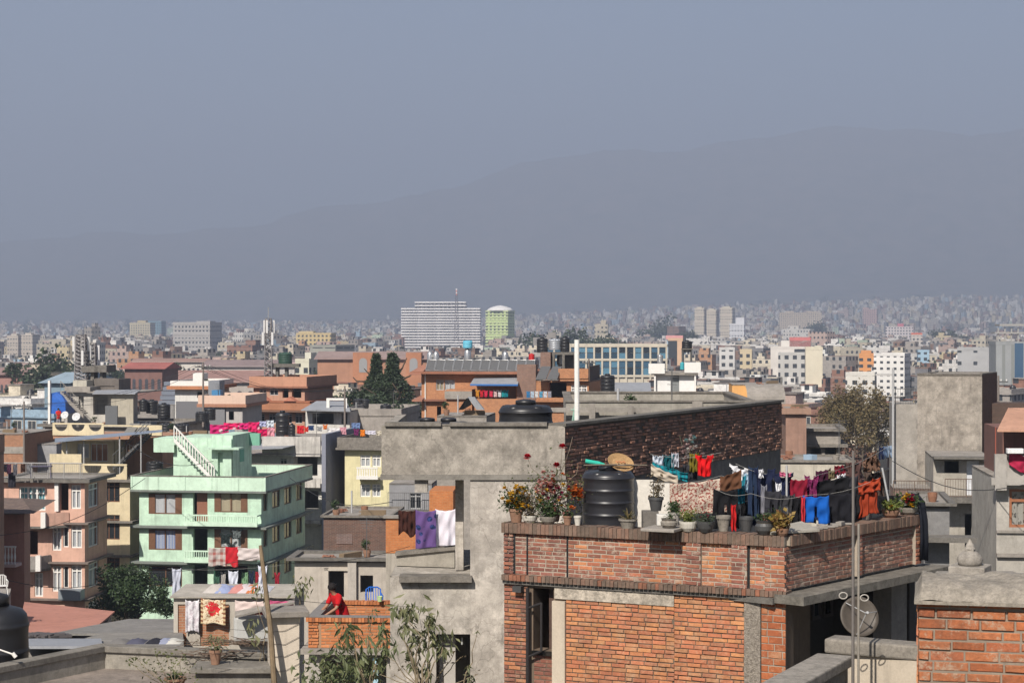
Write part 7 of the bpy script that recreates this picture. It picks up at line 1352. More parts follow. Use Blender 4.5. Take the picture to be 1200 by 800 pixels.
m = MB(); fh = Fr(at(503, 577, 92), R(-3)); m.box(0, solve_u(fh, 531), 0, 3, 6, zat(575, 92), fh); o = m.build('orange_brick_room', og); tag(o, 'bright orange brick roof room seen through the cement porch', 'room')
Gb = Bld('balcony_house', 'grey house with iron balcony and dark window seen left of the cement porch', 456, 506, 128, -4, 8, 566, plaster((.28, .28, .29), .6, .4), yb=610); Gb.win('F', 480, 494, 578, 596, 'grey2'); Gb.walls(); railing(Gb.fr, 0, Gb.W, -.6, zat(597, 128), 1.2, M_RAIL, parent=Gb.t); m = MB(); m.box(0, Gb.W, -.7, 0, zat(600, 128), zat(597, 128), Gb.fr); m.build('balcony_floor', M_CONCD, Gb.t)
# ---------------------------------------------------------------- people
def skin_chain(name, pts, edges, rad, mat, parent, sub=1):
 me = bpy.data.meshes.new(name); T = Vector(parent['_w']); me.from_pydata([tuple(Vector(p) - T) for p in pts], edges, []); o = bpy.data.objects.new(name, me); col.objects.link(o); o.parent = parent; o['_w'] = parent['_w']
 md = o.modifiers.new('skin', 'SKIN'); md.use_smooth_shade = True
 for i, r in enumerate(rad): me.skin_vertices[0].data[i].radius = (r, r) if not isinstance(r, tuple) else r
 me.skin_vertices[0].data[0].use_root = True
 s = o.modifiers.new('sub', 'SUBSURF'); s.levels = sub; s.render_levels = sub; me.materials.append(mat); return o
SK = plain((.30, .16, .10), .6, name='skin', var=.1)
def person(foot, ang, lean, label, top, hair=(.015, .012, .012), reach=(-.45, .05), H=1.56, skirt=True):
 """standing figure facing local -v turned by ang, leaning forward by `lean` metres at the head"""
 t = thing('person', foot, label, 'person'); f = Fr((foot[0], foot[1]), ang); z = foot[2]; k = H / 1.6
 P = lambda x, y, h: f.p(x * k, y * k, z + h * k)
 L = lean; pel = P(0, 0, .88); wst = P(0, -L * .25, 1.03); ch = P(0, -L * .6, 1.22); nk = P(0, -L * .82, 1.36); hd0 = P(0, -L * .95, 1.44); hd = P(0, -L * 1.02, 1.50); ht = P(0, -L * 1.04, 1.555)
 pts = [pel, wst, ch, nk, hd0, hd, ht]; ed = [(0, 1), (1, 2), (2, 3), (3, 4), (4, 5), (5, 6)]; rad = [.125, .10, .115, .05, .055, .088, .07]
 for s in (-1, 1):
  i = len(pts); sh = P(s * .16, -L * .66, 1.30); el = P(s * .21, -L * .75 - .08, 1.06); wr = P(s * .15 + reach[1], -L * .8 + reach[0] * .75, 1.0 - .08); hn = P(s * .13 + reach[1], -L * .8 + reach[0] * .9, .9)
  pts += [sh, el, wr, hn]; ed += [(2, i), (i, i + 1), (i + 1, i + 2), (i + 2, i + 3)]; rad += [.055, .042, .028, .034]
  for q in range(5):
   j = len(pts); a = (q - 2) * .018; pts += [hn + f.t * a + (hn - wr).normalized() * .04 + f.n * (.0), hn + f.t * a * 1.3 + (hn - wr).normalized() * (.085 - abs(q - 2) * .008)]; ed += [(i + 3, j), (j, j + 1)]; rad += [.009, .007]
  i = len(pts); pts += [P(s * .09, 0, .80), P(s * .10, -.03, .45), P(s * .10, .02, .08), P(s * .11, -.14, .03)]; ed += [(0, i), (i, i + 1), (i + 1, i + 2), (i + 2, i + 3)]; rad += [.085, .055, .038, .03]
 b = skin_chain('body', pts, ed, [r * k for r in rad], SK, t, 2)
 cm_ = cloth_mat(top, tuple(min(.9, x * 1.6 + .08) for x in top), 'floral', 16)
 cp = [pel + Vector((0, 0, .0)), wst, ch, P(0, -L * .8, 1.335)]; ce = [(0, 1), (1, 2), (2, 3)]; cr = [.165, .135, .145, .085]
 for s in (-1, 1): i = len(cp); cp += [P(s * .165, -L * .66, 1.30), P(s * .21, -L * .75 - .07, 1.09)]; ce += [(2, i), (i, i + 1)]; cr += [.075, .06]
 if skirt: i = len(cp); cp += [P(0, .01, .62)]; ce += [(0, i)]; cr += [.19]
 skin_chain('kurta', cp, ce, [r * k for r in cr], cm_, t, 2)
 lg = [P(0, 0, .78)]; le = []; lr = [.12]
 for s in (-1, 1): i = len(lg); lg += [P(s * .10, -.02, .48), P(s * .10, .02, .12)]; le += [(0, i), (i, i + 1)]; lr += [.085, .06]
 skin_chain('trousers', lg, le, [r * k for r in lr], cloth_mat((.35, .33, .36), name='trouser_cloth'), t, 1)
 m = MB(); g = hd + f.n * .02 * k; c0 = g + Vector((0, 0, .02 * k)); prof = [(.045 * math.sin(q) * 2.2, -.10 * math.cos(q)) for q in np.linspace(.9, math.pi, 9)]; m.lathe(c0, [(max(.004, r * k), zz * k) for r, zz in prof], 16)
 m.lathe(g + f.n * .075 * k + Vector((0, 0, .045)), [(.01, -.045 * k), (.04 * k, -.03 * k), (.05 * k, 0), (.04 * k, .03 * k), (.01, .045 * k)], 12); m.build('hair', plain(hair, .8, .2, name='black_hair'), t, smooth=True)
 fm = MB()
 for s in (-1, 1): e = hd - f.n * .078 * k + f.t * s * .03 * k + Vector((0, 0, .005)); fm.lathe(e, [(.004, -.007), (.009, 0), (.004, .007)], 8)
 fm.build('eyes', plain((.02, .015, .015), .3), t); return t
w_ = at(403, 0, 43.2); person((w_.x, 43.2, ZF + .01), R(-52), .34, 'woman in a red patterned kurta, black hair tied back, bending over the orange brick terrace', (.50, .015, .02), reach=(-.42, 0), H=1.58)
p_ = Q.fr.p(uq(113, 1), 1.2, Q.zt + .02); person(tuple(p_), R(20), .1, 'person in a bright red top standing on the grimy concrete roof at left', (.6, .03, .02), reach=(-.2, 0), H=1.65)
# ---------------------------------------------------------------- washing
def hang(px0, px1, y0, y1, Y, mat, label, kind='sheet', slope=0, folds=3.0, amp=.035, name='cloth', cat='cloth', group=None, hem=.03, dy=0, lean=0):
 """cloth pegged along its upper edge; slope = rows the right end hangs lower than the left"""
 s = hash((px0, y0)) % 997; r = random.Random(int(px0 * 7 + y0)); nx, ny = 22, 22; W = (px1 - px0) / F * Y * (1.13 if group == 'clothes hung on the brick terrace' else 1); H = (y1 - y0) / F * Y; A = at(px0, y0, Y); V = []; uv = []; ph = r.uniform(0, 6)
 for j in range(ny + 1):
  for i in range(nx + 1):
   a, b = i / nx, j / ny; sag = (.05 * H * math.sin(a * math.pi) + .02 * abs(math.sin(a * 9.42))) * (1 - b)
   x = W * a; z = -H * b - sag - slope / F * Y * a + (hem * H * math.sin(a * 7 + ph) * b)
   y = amp * (.35 + .65 * b) * math.sin(a * folds * 6.28 + ph + b * .8) + amp * .5 * math.sin(a * folds * 14 + ph * 2) * b + dy * b + amp * .7 * math.sin(b * 11 + a * 5 + ph) * math.sin(a * 8 + ph * 3)
   if kind == 'shirt': x = W / 2 + (x - W / 2) * (1.0 if b < .34 else .74)
   elif kind == 'pants': x = W / 2 + (x - W / 2) * (.92 + .12 * b)
   elif kind == 'towel': x = W / 2 + (x - W / 2) * (.75 + .25 * abs(2 * b - 1) ** .5)
   elif kind == 'bunch': x = W / 2 + (x - W / 2) * (.5 + .5 * b + .12 * math.sin(b * 9 + ph))
   x += lean * W * b; V.append((A.x + x, Y + y, A.z + z)); uv.append((a * W, b * H))
 fcs = []
 for j in range(ny):
  for i in range(nx):
   a, b = (i + .5) / nx, (j + .5) / ny
   if kind == 'pants' and b > .38 and abs(a - .5) < .03 + .05 * b: continue
   if kind == 'shirt' and b < .12 and abs(a - .5) < .12: continue
   if kind == 'shirt' and .2 < b < .36 and abs(a - .5) > .36 + .3 * (.36 - b): continue
   fcs.append((j * (nx + 1) + i, (j + 1) * (nx + 1) + i, (j + 1) * (nx + 1) + i + 1, j * (nx + 1) + i + 1))
 m = MB(); m.add(V, fcs); m.uvs = np.array(uv); o = m.build(name, mat, smooth=True, solid=.006); return tag(o, label, cat, group)
cl = cloth_mat; BLK = cl((.012, .012, .014)); NVY = cl((.015, .02, .05)); GRY = cl((.035, .035, .042)); WHT = cl((.72, .72, .74)); MAR = cl((.22, .012, .03))
G1 = 'clothes hung on the brick terrace'
for a in [(765, 776, 533, 549, 33.6, cl((.55, .58, .62), (.25, .32, .42), 'stripe', 30), 'small blue and white striped cloth near the left end of the line', 'sheet'),
          (776, 788, 532, 553, 33.7, cl((.01, .09, .11)), 'dark teal cloth second from the left end of the line', 'sheet'),
          (787, 794, 530, 547, 33.7, cl((.5, .52, .58)), 'narrow pale lilac cloth right of the dark teal one', 'sheet'),
          (808, 818, 530, 553, 33.8, cl((.16, .13, .02)), 'small olive mustard cloth left of the red shirt', 'sheet'),
          (815, 834, 532, 558, 33.5, cl((.62, .012, .015)), 'bright red shirt hung against the dark brick wall', 'shirt'),
          (800, 815, 543, 562, 34.0, GRY, 'charcoal cloth below the olive one', 'sheet')]: hang(*a, group=G1)
hang(785, 846, 566, 608, 32.6, cl((.50, .42, .34), (.24, .06, .05), 'blotch', 26), 'cream sheet with dense red and brown flower pattern', slope=-9, folds=7, amp=.03, group=G1)
hang(763, 791, 543, 556, 33.2, cl((.52, .45, .36)), 'beige cloth sloping down beside the white board', slope=14, folds=1, group=G1, cat='cloth')
hang(765, 802, 541, 552, 33.35, cl((.01, .20, .24), (.02, .12, .16), 'stripe', 14), 'teal striped cloth slanting across the line', slope=13, folds=5, group=G1)
hang(844, 866, 558, 580, 32.4, cl((.12, .055, .03)), 'plain brown cloth right of the flowery sheet', slope=-9, folds=1, group=G1)
hang(835, 862, 572, 618, 31.9, BLK, 'black trousers nearest the pots, left of the red strip', 'pants', folds=2, group=G1)
hang(857, 862, 590, 622, 31.7, cl((.5, .02, .02)), 'narrow red strip of cloth beside the black trousers', folds=1, group=G1)
hang(855, 879, 543, 560, 32.9, WHT, 'white shirt with raised hem near the middle of the line', 'shirt', slope=6, folds=2, group=G1)
hang(863, 873, 556, 590, 32.7, cl((.02, .19, .26)), 'turquoise blue top below the white shirt', 'shirt', folds=2, group=G1)
hang(872, 879, 553, 577, 32.8, cl((.35, .48, .6)), 'pale blue vest beside the turquoise top', folds=1, group=G1)
hang(877, 888, 545, 605, 32.7, cl((.02, .035, .075)), 'long narrow navy trousers in the middle of the line', 'pants', folds=2, group=G1)
hang(884, 906, 548, 584, 32.5, NVY, 'navy shirt with a white collar stripe', 'shirt', folds=2, group=G1)
hang(889, 894, 549, 560, 32.35, WHT, 'white collar stripe lying on the navy shirt', 'towel', folds=1, group=G1)
hang(892, 898, 567, 603, 32.3, cl((.2, .2, .23)), 'narrow mid grey towel between dark trousers', folds=1, group=G1)
hang(896, 914, 573, 616, 32.0, GRY, 'charcoal trousers behind the metal bowl pot', 'pants', folds=2, group=G1)
hang(905, 927, 553, 583, 32.4, NVY, 'dark navy jacket under the pink cloth', 'shirt', folds=2, group=G1)
hang(909, 915, 565, 590, 32.15, WHT, 'small white cloth hanging below the navy jacket', 'towel', folds=1, group=G1)
hang(914, 926, 552, 558, 32.3, cl((.6, .15, .26)), 'small pink garment pegged above the navy jacket', slope=1, group=G1)
hang(926, 944, 560, 594, 32.35, MAR, 'plain crimson maroon cloth in the middle of the line', folds=1.5, group=G1)
hang(943, 958, 556, 582, 32.5, cl((.12, .012, .06), (.2, .03, .1), 'blotch', 30), 'plum purple lace top right of the maroon cloth', 'shirt', folds=2, group=G1)
hang(914, 930, 578, 618, 31.8, cl((.045, .045, .05)), 'dark grey trousers left of the black pair', 'pants', folds=2, group=G1)
hang(928, 942, 580, 616, 31.7, BLK, 'black trousers between the grey and the bright blue pair', 'pants', folds=2, group=G1)
hang(940, 969, 580, 613, 31.5, cl((.01, .10, .42)), 'bright blue track trousers', 'pants', folds=2, group=G1)
hang(939, 943, 581, 613, 31.45, cl((.55, .04, .05)), 'red side stripe cloth at the left of the bright blue trousers', folds=1, group=G1)
hang(955, 990, 563, 585, 32.6, BLK, 'short black cloth above the bright blue trousers', folds=2, slope=-6, group=G1)
hang(971, 1000, 577, 617, 31.7, cl((.014, .014, .018)), 'wide black sheet just left of the rust cloth', folds=2, slope=-2, group=G1)
hang(993, 1008, 572, 612, 32.1, cl((.02, .02, .022)), 'black trousers half behind the rust cloth', 'pants', folds=2, slope=-2, group=G1)
hang(1005, 1028, 567, 607, 32.0, cl((.30, .045, .018)), 'rust orange cloth hung over the line', 'bunch', slope=-7, folds=2.5, group=G1)
hang(1006, 1029, 565, 580, 31.95, cl((.33, .05, .02)), 'folded over upper flap of the rust orange cloth', slope=-6, folds=2, amp=.05, group=G1)
hang(956, 972, 551, 572, 33.6, cl((.05, .012, .03)), 'very dark wine cloth on the rear line', slope=-3, group=G1)
hang(971, 978, 550, 561, 33.5, cl((.16, .13, .07)), 'tiny olive cloth on the rear line', group=G1)
hang(978, 990, 545, 560, 33.5, cl((.16, .012, .025), (.02, .02, .02), 'blotch', 8), 'wine and black cloth on the rear line', slope=-2, group=G1)
hang(981, 990, 556, 561, 33.3, WHT, 'small white cloth under the wine and black one', slope=-2, group=G1)
hang(991, 1008, 541, 578, 33.8, cl((.09, .05, .045), (.02, .015, .015), 'floral', 16), 'dark patterned shawl left of the leopard-spotted one', slope=-4, folds=3, group=G1)
hang(1010, 1030, 529, 553, 34.2, cl((.14, .08, .055), (.02, .012, .01), 'floral', 26), 'brown leopard-spotted shawl at the high end of the line', 'bunch', slope=-1, folds=3, amp=.07, group=G1)
hang(1013, 1034, 552, 592, 34.6, cl((.08, .055, .045), (.02, .015, .012), 'floral', 22), 'long dark spotted sheet below the leopard-spotted shawl', slope=-2, folds=4, group=G1)
for k, (px, c_) in enumerate(((1030, (.02, .03, .08)), (1035, (.1, .15, .25)), (1040, (.25, .32, .42)))): hang(px, px + 5.5, 523 - k, 538 - k, 50, cl(c_), ['dark navy', 'denim blue', 'pale denim'][k] + ' jeans beside the corner of the blank concrete block', 'pants', group='jeans on the far line')
for k, (a, b, y0, y1, Y, M_) in enumerate([(846, 862, 560, 606, 33.4, 0), (860, 876, 566, 612, 33.3, 1), (866, 884, 580, 616, 33.2, 0), (880, 900, 572, 616, 33.2, 2), (900, 918, 560, 612, 33.1, 0), (918, 936, 566, 614, 33.0, 1), (934, 956, 574, 612, 33.0, 0), (953, 975, 568, 610, 32.9, 2), (966, 990, 562, 600, 32.9, 0), (985, 1006, 556, 604, 32.8, 1)]):
 hang(a, b, y0, y1, Y, [BLK, GRY, NVY][M_], ['first', 'second', 'third', 'fourth', 'fifth', 'sixth', 'seventh', 'eighth', 'ninth', 'last'][k] + ' from left of the dark garments hung at the very back of the terrace', ['sheet', 'pants', 'shirt'][k % 3], folds=2, group='dark garments at the back of the terrace')
hang(1028, 1072, 580, 602, 33.9, BLK, 'long black sheet low on the line behind the yellow flowers', slope=-3, folds=2, group=G1)
# dark blanket over the far corner of the parapet
m = MB(); f = fr_; a, b = LR - .16, LR + .12; prof = [(-.09, 21.0), (-.10, 21.4), (-.09, 21.7), (-.04, 22.02), (.06, 22.13), (.2, 22.12), (.3, 22.0), (.34, 21.4)]
g = random.Random(5); V = []; 
for j, (v_, z_) in enumerate(prof):
 for i in range(9): q = i / 8; V.append(f.p(a + (b - a) * q, v_ - .02 * math.sin(q * 9 + j * .3), z_ + .02 * math.sin(q * 5)))
m.add(V, [(j * 9 + i, j * 9 + i + 1, (j + 1) * 9 + i + 1, (j + 1) * 9 + i) for j in range(len(prof) - 1) for i in range(8)]); o = m.build('blanket', cl((.018, .02, .028)), smooth=True, solid=.03); tag(o, 'thick blue black blanket draped at the far corner of the brick terrace', 'blanket')
def line(pts, label, r_=.0035, name='clothes_line'):
 m = MB(); P = [at(*p) for p in pts]; Q2 = []
 for i in range(len(P) - 1):
  for k in range(6): q = k / 6; Q2.append(P[i].lerp(P[i + 1], q) - Vector((0, 0, .08 * math.sin(q * math.pi))))
 m.tube(Q2 + [P[-1]], r_, 4); o = m.build(name, plain((.3, .29, .27), .8, name='line_cord')); tag(o, label, 'clothes line')
line([(762, 532, 33.6), (845, 530, 33.6)], 'rear left clothes line carrying the red shirt'); line([(764, 563, 32.7), (846, 557, 32.6), (864, 549, 32.4)], 'clothes line carrying the flowery sheet'); line([(862, 543, 32.8), (925, 555, 32.4), (960, 556, 32.5), (1046, 520, 34.5)], 'long rear clothes line rising to the right'); line([(835, 571, 31.9), (880, 578, 31.8), (945, 580, 31.6), (1030, 560, 32)], 'front clothes line carrying the dark trousers')
for px, y0, Y, lab in ((922, 545, 32.2, 'thin iron pole in the middle of the washing'), (1034, 548, 33.6, 'leaning grey prop behind the flower pots at right')):
 m = MB(); a = at(px, y0, Y); m.tube([(a.x + (.3 if px > 1000 else 0), a.y, 21.02), tuple(a)], .018, 6); o = m.build('line_pole', M_GREYF); tag(o, lab, 'pole')
# rugs and blankets elsewhere
hang(217, 233, 702, 740, 49.9, cl((.66, .64, .66), (.5, .45, .48), 'blotch', 9), 'white blanket with faint pattern on the cement wall', folds=2, amp=.03)
def rugmat():
 n = NT('rug'); uv = n.coord(uv=True); sp = n.n('SeparateXYZ'); n.l(uv, sp.inputs[0]); nz = n.noise(uv, 9, 4); f1 = lambda o_, c_, s_: n.math('POWER', n.math('MULTIPLY', n.math('SUBTRACT', sp.outputs[o_], c_), s_), 2)
 d = n.math('ADD', n.math('SQRT', n.math('ADD', f1(0, .32, 1), f1(1, .25, .8))), n.math('MULTIPLY', n.math('SUBTRACT', nz, .5), .35)); cc = n.mix(n.math('LESS_THAN', d, .16), (.62, .52, .36), (.5, .02, .03)); cc = n.mix(n.ramp(n.noise(uv, 16, 3), [(.55, 0.0), (.58, 1.0)]), cc, (.28, .12, .06))
 e = n.math('GREATER_THAN', n.math('ABSOLUTE', n.math('SUBTRACT', sp.outputs[0], .32)), .26); ck = n.math('GREATER_THAN', n.math('FRACT', n.math('MULTIPLY', sp.outputs[1], 9)), .5); cc = n.mix(e, cc, n.mix(ck, (.2, .09, .05), (.5, .38, .22))); return n.fin(cc, .95, .1)
rug = rugmat()
hang(235, 264, 700, 730, 49.8, rug, 'large cream rug with red floral medallion on the brick panel', folds=1, amp=.02, slope=2, hem=.03)
hang(275, 309, 703, 720, 49.5, cl((.66, .54, .5), (.5, .06, .05), 'floral', 3), 'pale pink sheet with red flowers on the cement wall', folds=1, slope=1, amp=.02); hang(316, 344, 703, 712, 49.6, cl((.5, .1, .2)), 'deep pink cloth on the sloping sill', slope=1, amp=.02)
hang(201, 212, 665, 700, 54, cl((.5, .52, .6)), 'grey lilac towel hung alone left of the rug wall', 'towel', folds=1.5); hang(267, 279, 668, 697, 54, cl((.62, .64, .72)), 'bluish white towel hung above the floral rug', 'towel', folds=1.5); hang(302, 313, 662, 688, 53, cl((.6, .62, .7)), 'white blue towel beside the bamboo pole', 'towel', folds=1.5)
line([(196, 666, 54), (330, 662, 54)], 'clothes line over the roof with rugs')
m = MB(); rr = random.Random(2); fp_ = plain((.5, .5, .5), .8)
for k, (px, y, c_, lab) in enumerate([(254, 691, (.6, .55, .5), 'cream folded cloth'), (262, 690, (.35, .4, .6), 'light blue crumpled cloth'), (282, 689, (.62, .28, .25), 'coral crumpled cloth'), (290, 687, (.68, .6, .6), 'pinkish white crumpled cloth'), (298, 689, (.6, .2, .08), 'orange crumpled cloth'), (305, 686, (.7, .7, .74), 'white crumpled cloth')]):
 m = MB(); c = at(px, y, 51.2); c.z = bz(698.4) + .005; nx = 12; V = []; rr = random.Random(k)
 for j in range(nx + 1):
  for i in range(nx + 1):
   a, b = i / nx * 2 - 1, j / nx * 2 - 1; h = .12 * max(0, 1 - a * a) * max(0, 1 - b * b) * (.6 + .8 * rr.random()); V.append((c.x + a * .3, c.y + b * .7, c.z + h))
 m.add(V, [(j * (nx + 1) + i, j * (nx + 1) + i + 1, (j + 1) * (nx + 1) + i + 1, (j + 1) * (nx + 1) + i) for j in range(nx) for i in range(nx)]); m.uvs = np.array([(v_[0], v_[1]) for v_ in V]); o = m.build('crumpled_cloth', cl(c_), smooth=True); tag(o, lab + ' drying flat on the roof above the rugs', 'cloth', 'washing spread on the rug wall roof')
# on the green house
yg = 132.45
hang(244, 265, 641, 663, yg - .2, cl((.5, .45, .42), (.35, .12, .1), 'plaid', 2), 'plaid blanket on the green balcony, left of the red one', folds=1, amp=.05); hang(264, 279, 640, 664, yg - .25, cl((.5, .02, .03), (.55, .42, .32), 'floral', 1.6), 'red and cream floral blanket on the green balcony', folds=1, amp=.05)
hang(278, 307, 641, 656, yg - .3, cl((.66, .58, .56)), 'plain pale pink blanket on the green balcony', folds=1, amp=.05, slope=1); hang(257, 271, 624, 637, yg + .8, cl((.02, .03, .03)), 'dark shirt hung before the middle green window', 'shirt'); hang(271, 284, 620, 630, yg + .8, cl((.12, .14, .14)), 'grey top hung before the middle green window', 'shirt')
for k, (px, c_) in enumerate(((250, (.05, .12, .08)), (258, (.4, .38, .36)), (283, (.2, .35, .2)), (291, (.02, .03, .06)), (299, (.3, .02, .03)), (321, (.3, .015, .03)))): hang(px, px + 7, 668 + (k % 3), 684 + (k % 2) * 3, yg + .6, cl(c_), ['dark green', 'beige', 'leaf green', 'navy', 'wine red', 'crimson'][k] + ' garment hung at the lowest green storey', 'shirt' if k % 2 else 'sheet', group='clothes on the lowest green balcony')
hang(252, 257, 688, 694, 128, cl((.5, .1, .3)), 'small bright pink cloth near the plaster house', 'sheet')
# under the porch line
hang(467, 487, 597, 626, 82, cl((.055, .02, .014)), 'dark brown shawl with fringe seen left of the cement porch', folds=4, amp=.08, hem=.12); hang(487, 511, 597, 643, 81.5, cl((.13, .075, .22), (.04, .06, .2), 'floral', 3.2), 'purple blanket with round blue medallions seen through the porch', folds=1, amp=.06)
hang(510, 534, 596, 641, 81.7, cl((.72, .68, .74), (.5, .3, .52), 'stripe', .62), 'white blanket with lilac border stripes seen through the porch', folds=1.5, amp=.06); line([(460, 597, 82), (540, 596, 82)], 'clothes line with the patterned blankets behind the porch')
# pink and red washing behind the green roof
pinks = [((.62, .02, .12), (.7, .4, .45), 'floral'), ((.5, .01, .08), (.6, .02, .15), 'blotch'), ((.55, .02, .15), (.75, .5, .55), 'floral'), ((.4, .42, .6), None, None), ((.55, .6, .66), None, None), ((.6, .25, .3), (.6, .3, .35), 'plaid')]
for k, (a, b, y0, y1, q) in enumerate([(246, 268, 497, 508, 2), (262, 282, 495, 503, 0), (280, 292, 495, 503, 2), (291, 304, 494, 506, 0), (304, 312, 493, 500, 3), (312, 321, 492, 501, 4), (300, 313, 502, 511, 1), (313, 322, 500, 512, 5)]):
 c1, c2, p = pinks[q]; hang(a, b, y0, y1, 154, cl(c1, c2, p, 2.2) if p else cl(c1), ['deep pink and white flowered', 'crimson flowered', 'pink white patterned', 'hot pink flowered', 'lilac', 'pale grey', 'dark crimson', 'checked rose'][k] + ' bedsheet on the long line behind the green roof', folds=1.5, amp=.08, group='bedsheets behind the green roof')
names_ = ['red', 'scarlet', 'navy', 'white', 'orange', 'rose', 'slate blue', 'plum', 'vivid orange', 'pale lilac', 'grey', 'cream']
cols_ = [(.55, .02, .03), (.6, .05, .03), (.03, .06, .15), (.7, .68, .68), (.65, .18, .04), (.6, .3, .35), (.15, .22, .4), (.15, .02, .1), (.75, .22, .02), (.6, .58, .66), (.3, .3, .3), (.55, .5, .4)]
for k, (a, b, y0, y1) in enumerate([(348, 356, 498, 508), (356, 362, 499, 506), (361, 368, 498, 504), (384, 398, 501, 508), (378, 384, 497, 503), (398, 406, 500, 509), (412, 422, 495, 502), (414, 421, 502, 510), (422, 428, 503, 511), (428, 440, 504, 509), (371, 378, 499, 505), (441, 452, 504, 510)]): hang(a, b, y0, y1, 153.5 - (k % 3) * .2, cl(cols_[k]), names_[k] + ' piece of washing between the green roof and the cement house', ['sheet', 'shirt', 'towel'][k % 3], group='small washing behind the green roof')
# washing on the orange brick terrace
for k, (px, c_, nm) in enumerate([(557, (.55, .25, .03), 'orange'), (562, (.5, .02, .03), 'red'), (567, (.6, .03, .08), 'deep pink'), (573, (.6, .05, .1), 'rose red'), (578, (.62, .45, .45), 'pinkish white'), (583, (.6, .6, .62), 'white'), (587, (.02, .3, .33), 'teal'), (591, (.01, .22, .28), 'dark teal')]): hang(px, px + 5, 456.5, 465, 171.6, cl(c_), nm + ' shirt on the line under the blue-edged awning', 'shirt', group='shirts under the awning')
for k in range(6): hang(617 + k * 5, 621 + k * 5, 458, 466, 170.5, cl([(.05, .2, .4), (.4, .5, .6), (.6, .6, .6), (.1, .3, .45), (.55, .56, .6), (.3, .3, .35)][k]), ['blue', 'pale blue', 'white', 'steel blue', 'off white', 'grey'][k] + ' towel on the brick tank house balcony', group='towels on the tank house')
hang(1183, 1204, 524, 545, 83.2, cl((.38, .02, .06), (.55, .35, .3), 'floral', 2.0), 'crimson flowered blanket over the balcony at the right edge', 'sheet', slope=12, folds=1, amp=.05); hang(9, 18, 0 + 560 - 8, 571, 128.6, cl((.03, .03, .04)), 'small black cloth on the pink house rail', 'sheet')
for k, (px, c_) in enumerate(((3, (.02, .02, .03)), (8, (.08, .03, .06)), (15, (.12, .12, .14)), (24, (.06, .03, .02)), (31, (.2, .2, .21)))): hang(px, px + 5, 543, 553 + k % 3 * 2, 128, cl(c_), ['black', 'dark plum', 'charcoal', 'dark brown', 'grey'][k] + ' cloth on the line above the pink house roof', group='dark clothes above the pink house')
m = MB(); f = Fr((at(36, 0, 129).x, 129), .1); z = zat(560, 129)
for sx in (0, 1.3):
 for sy in (0, .6): m.tube([f.p(sx, sy, z), f.p(sx, sy, z + 1.0)], .03, 5)
m.box(-.05, 1.35, -.05, .65, z + .75, z + .8, f); o = m.build('work_table', plain((.1, .09, .14), .7)); tag(o, 'dark metal table heaped with cloth on the pink house roof', 'table')
# ---------------------------------------------------------------- pots, flowers, terrace things
TC = plain((.30, .17, .11), .95, name='old_terracotta', var=.5, scale=9); POTS = {'clay': TC, 'white': plain((.6, .57, .5), .8, name='pot_white', var=.4), 'dark': plain((.09, .09, .09), .5, .4, .3, name='pot_metal', var=.3), 'stone': concrete((.3, .27, .23), 'pot_stone', .4, 4), 'cement': concrete((.42, .39, .35), 'pot_cement', .1, 4)}
def onC(px, dv=.1): u = cu(px, dv) if px < 922 else None; return fc.p(u, dv, ZT) if u is not None else fr_.p(ru(px, dv), dv, ZT)
def pot(px, w, h, style, label, shape='taper', dv=.1, pos=None, dz=0):
 c = pos or onC(px, dv); c = Vector(c); c.z += dz; k = c.y / F; r, H = w * k / 2, h * k; t = thing('flower_pot', c, label, 'flower pot'); m = MB()
 if shape == 'taper': P = [(r * .66, 0), (r * .92, H * .8), (r * 1.02, H * .8), (r * 1.02, H), (r * .9, H), (r * .86, H * .86), (.01, H * .86)]
 elif shape == 'bowl': P = [(r * .55, 0), (r * .85, H * .35), (r, H * .8), (r * 1.03, H), (r * .92, H), (r * .85, H * .8), (.01, H * .8)]
 else: P = [(r * .6, 0), (r * .95, H * .3), (r, H * .6), (r * .8, H * .8), (r * .95, H), (r * .8, H), (r * .7, H * .85), (.01, H * .85)]
 m.lathe(c, P, 20); m.build('pot', POTS[style], t, smooth=False); m = MB(); m.lathe(c + Vector((0, 0, H * .8)), [(r * .84, 0), (r * .84, .012), (.01, .02)], 12); m.build('soil', plain((.06, .045, .03), .95, name='soil'), t); return t, c + Vector((0, 0, H * .85)), k
LG = leafmat((.06, .10, .03), (.04, .07, .025), 'pot_leaf', .3); LY = leafmat((.22, .24, .05), (.10, .14, .03), 'bright_leaf', .3); LB = leafmat((.17, .12, .06), (.09, .07, .04), 'dried_leaf', .3)
def flower(m, p, r, rr, n=9):
 for k in range(n * 2):
  a = rr.uniform(0, 6.28); e = rr.uniform(-.3, 1.2); d = Vector((math.cos(a) * math.cos(e), math.sin(a) * math.cos(e), math.sin(e))); s = d.cross(Vector((0, 0, 1)) + d * .1).normalized() * r * .45; m.add([p, p + d * r * .7 + s, p + d * r, p + d * r * .7 - s], [(0, 1, 2, 3)])
fmats = {}
def fmat(c): 
 if c not in fmats: fmats[c] = leafmat(c, tuple(x * .75 for x in c), 'petal', .25)
 return fmats[c]
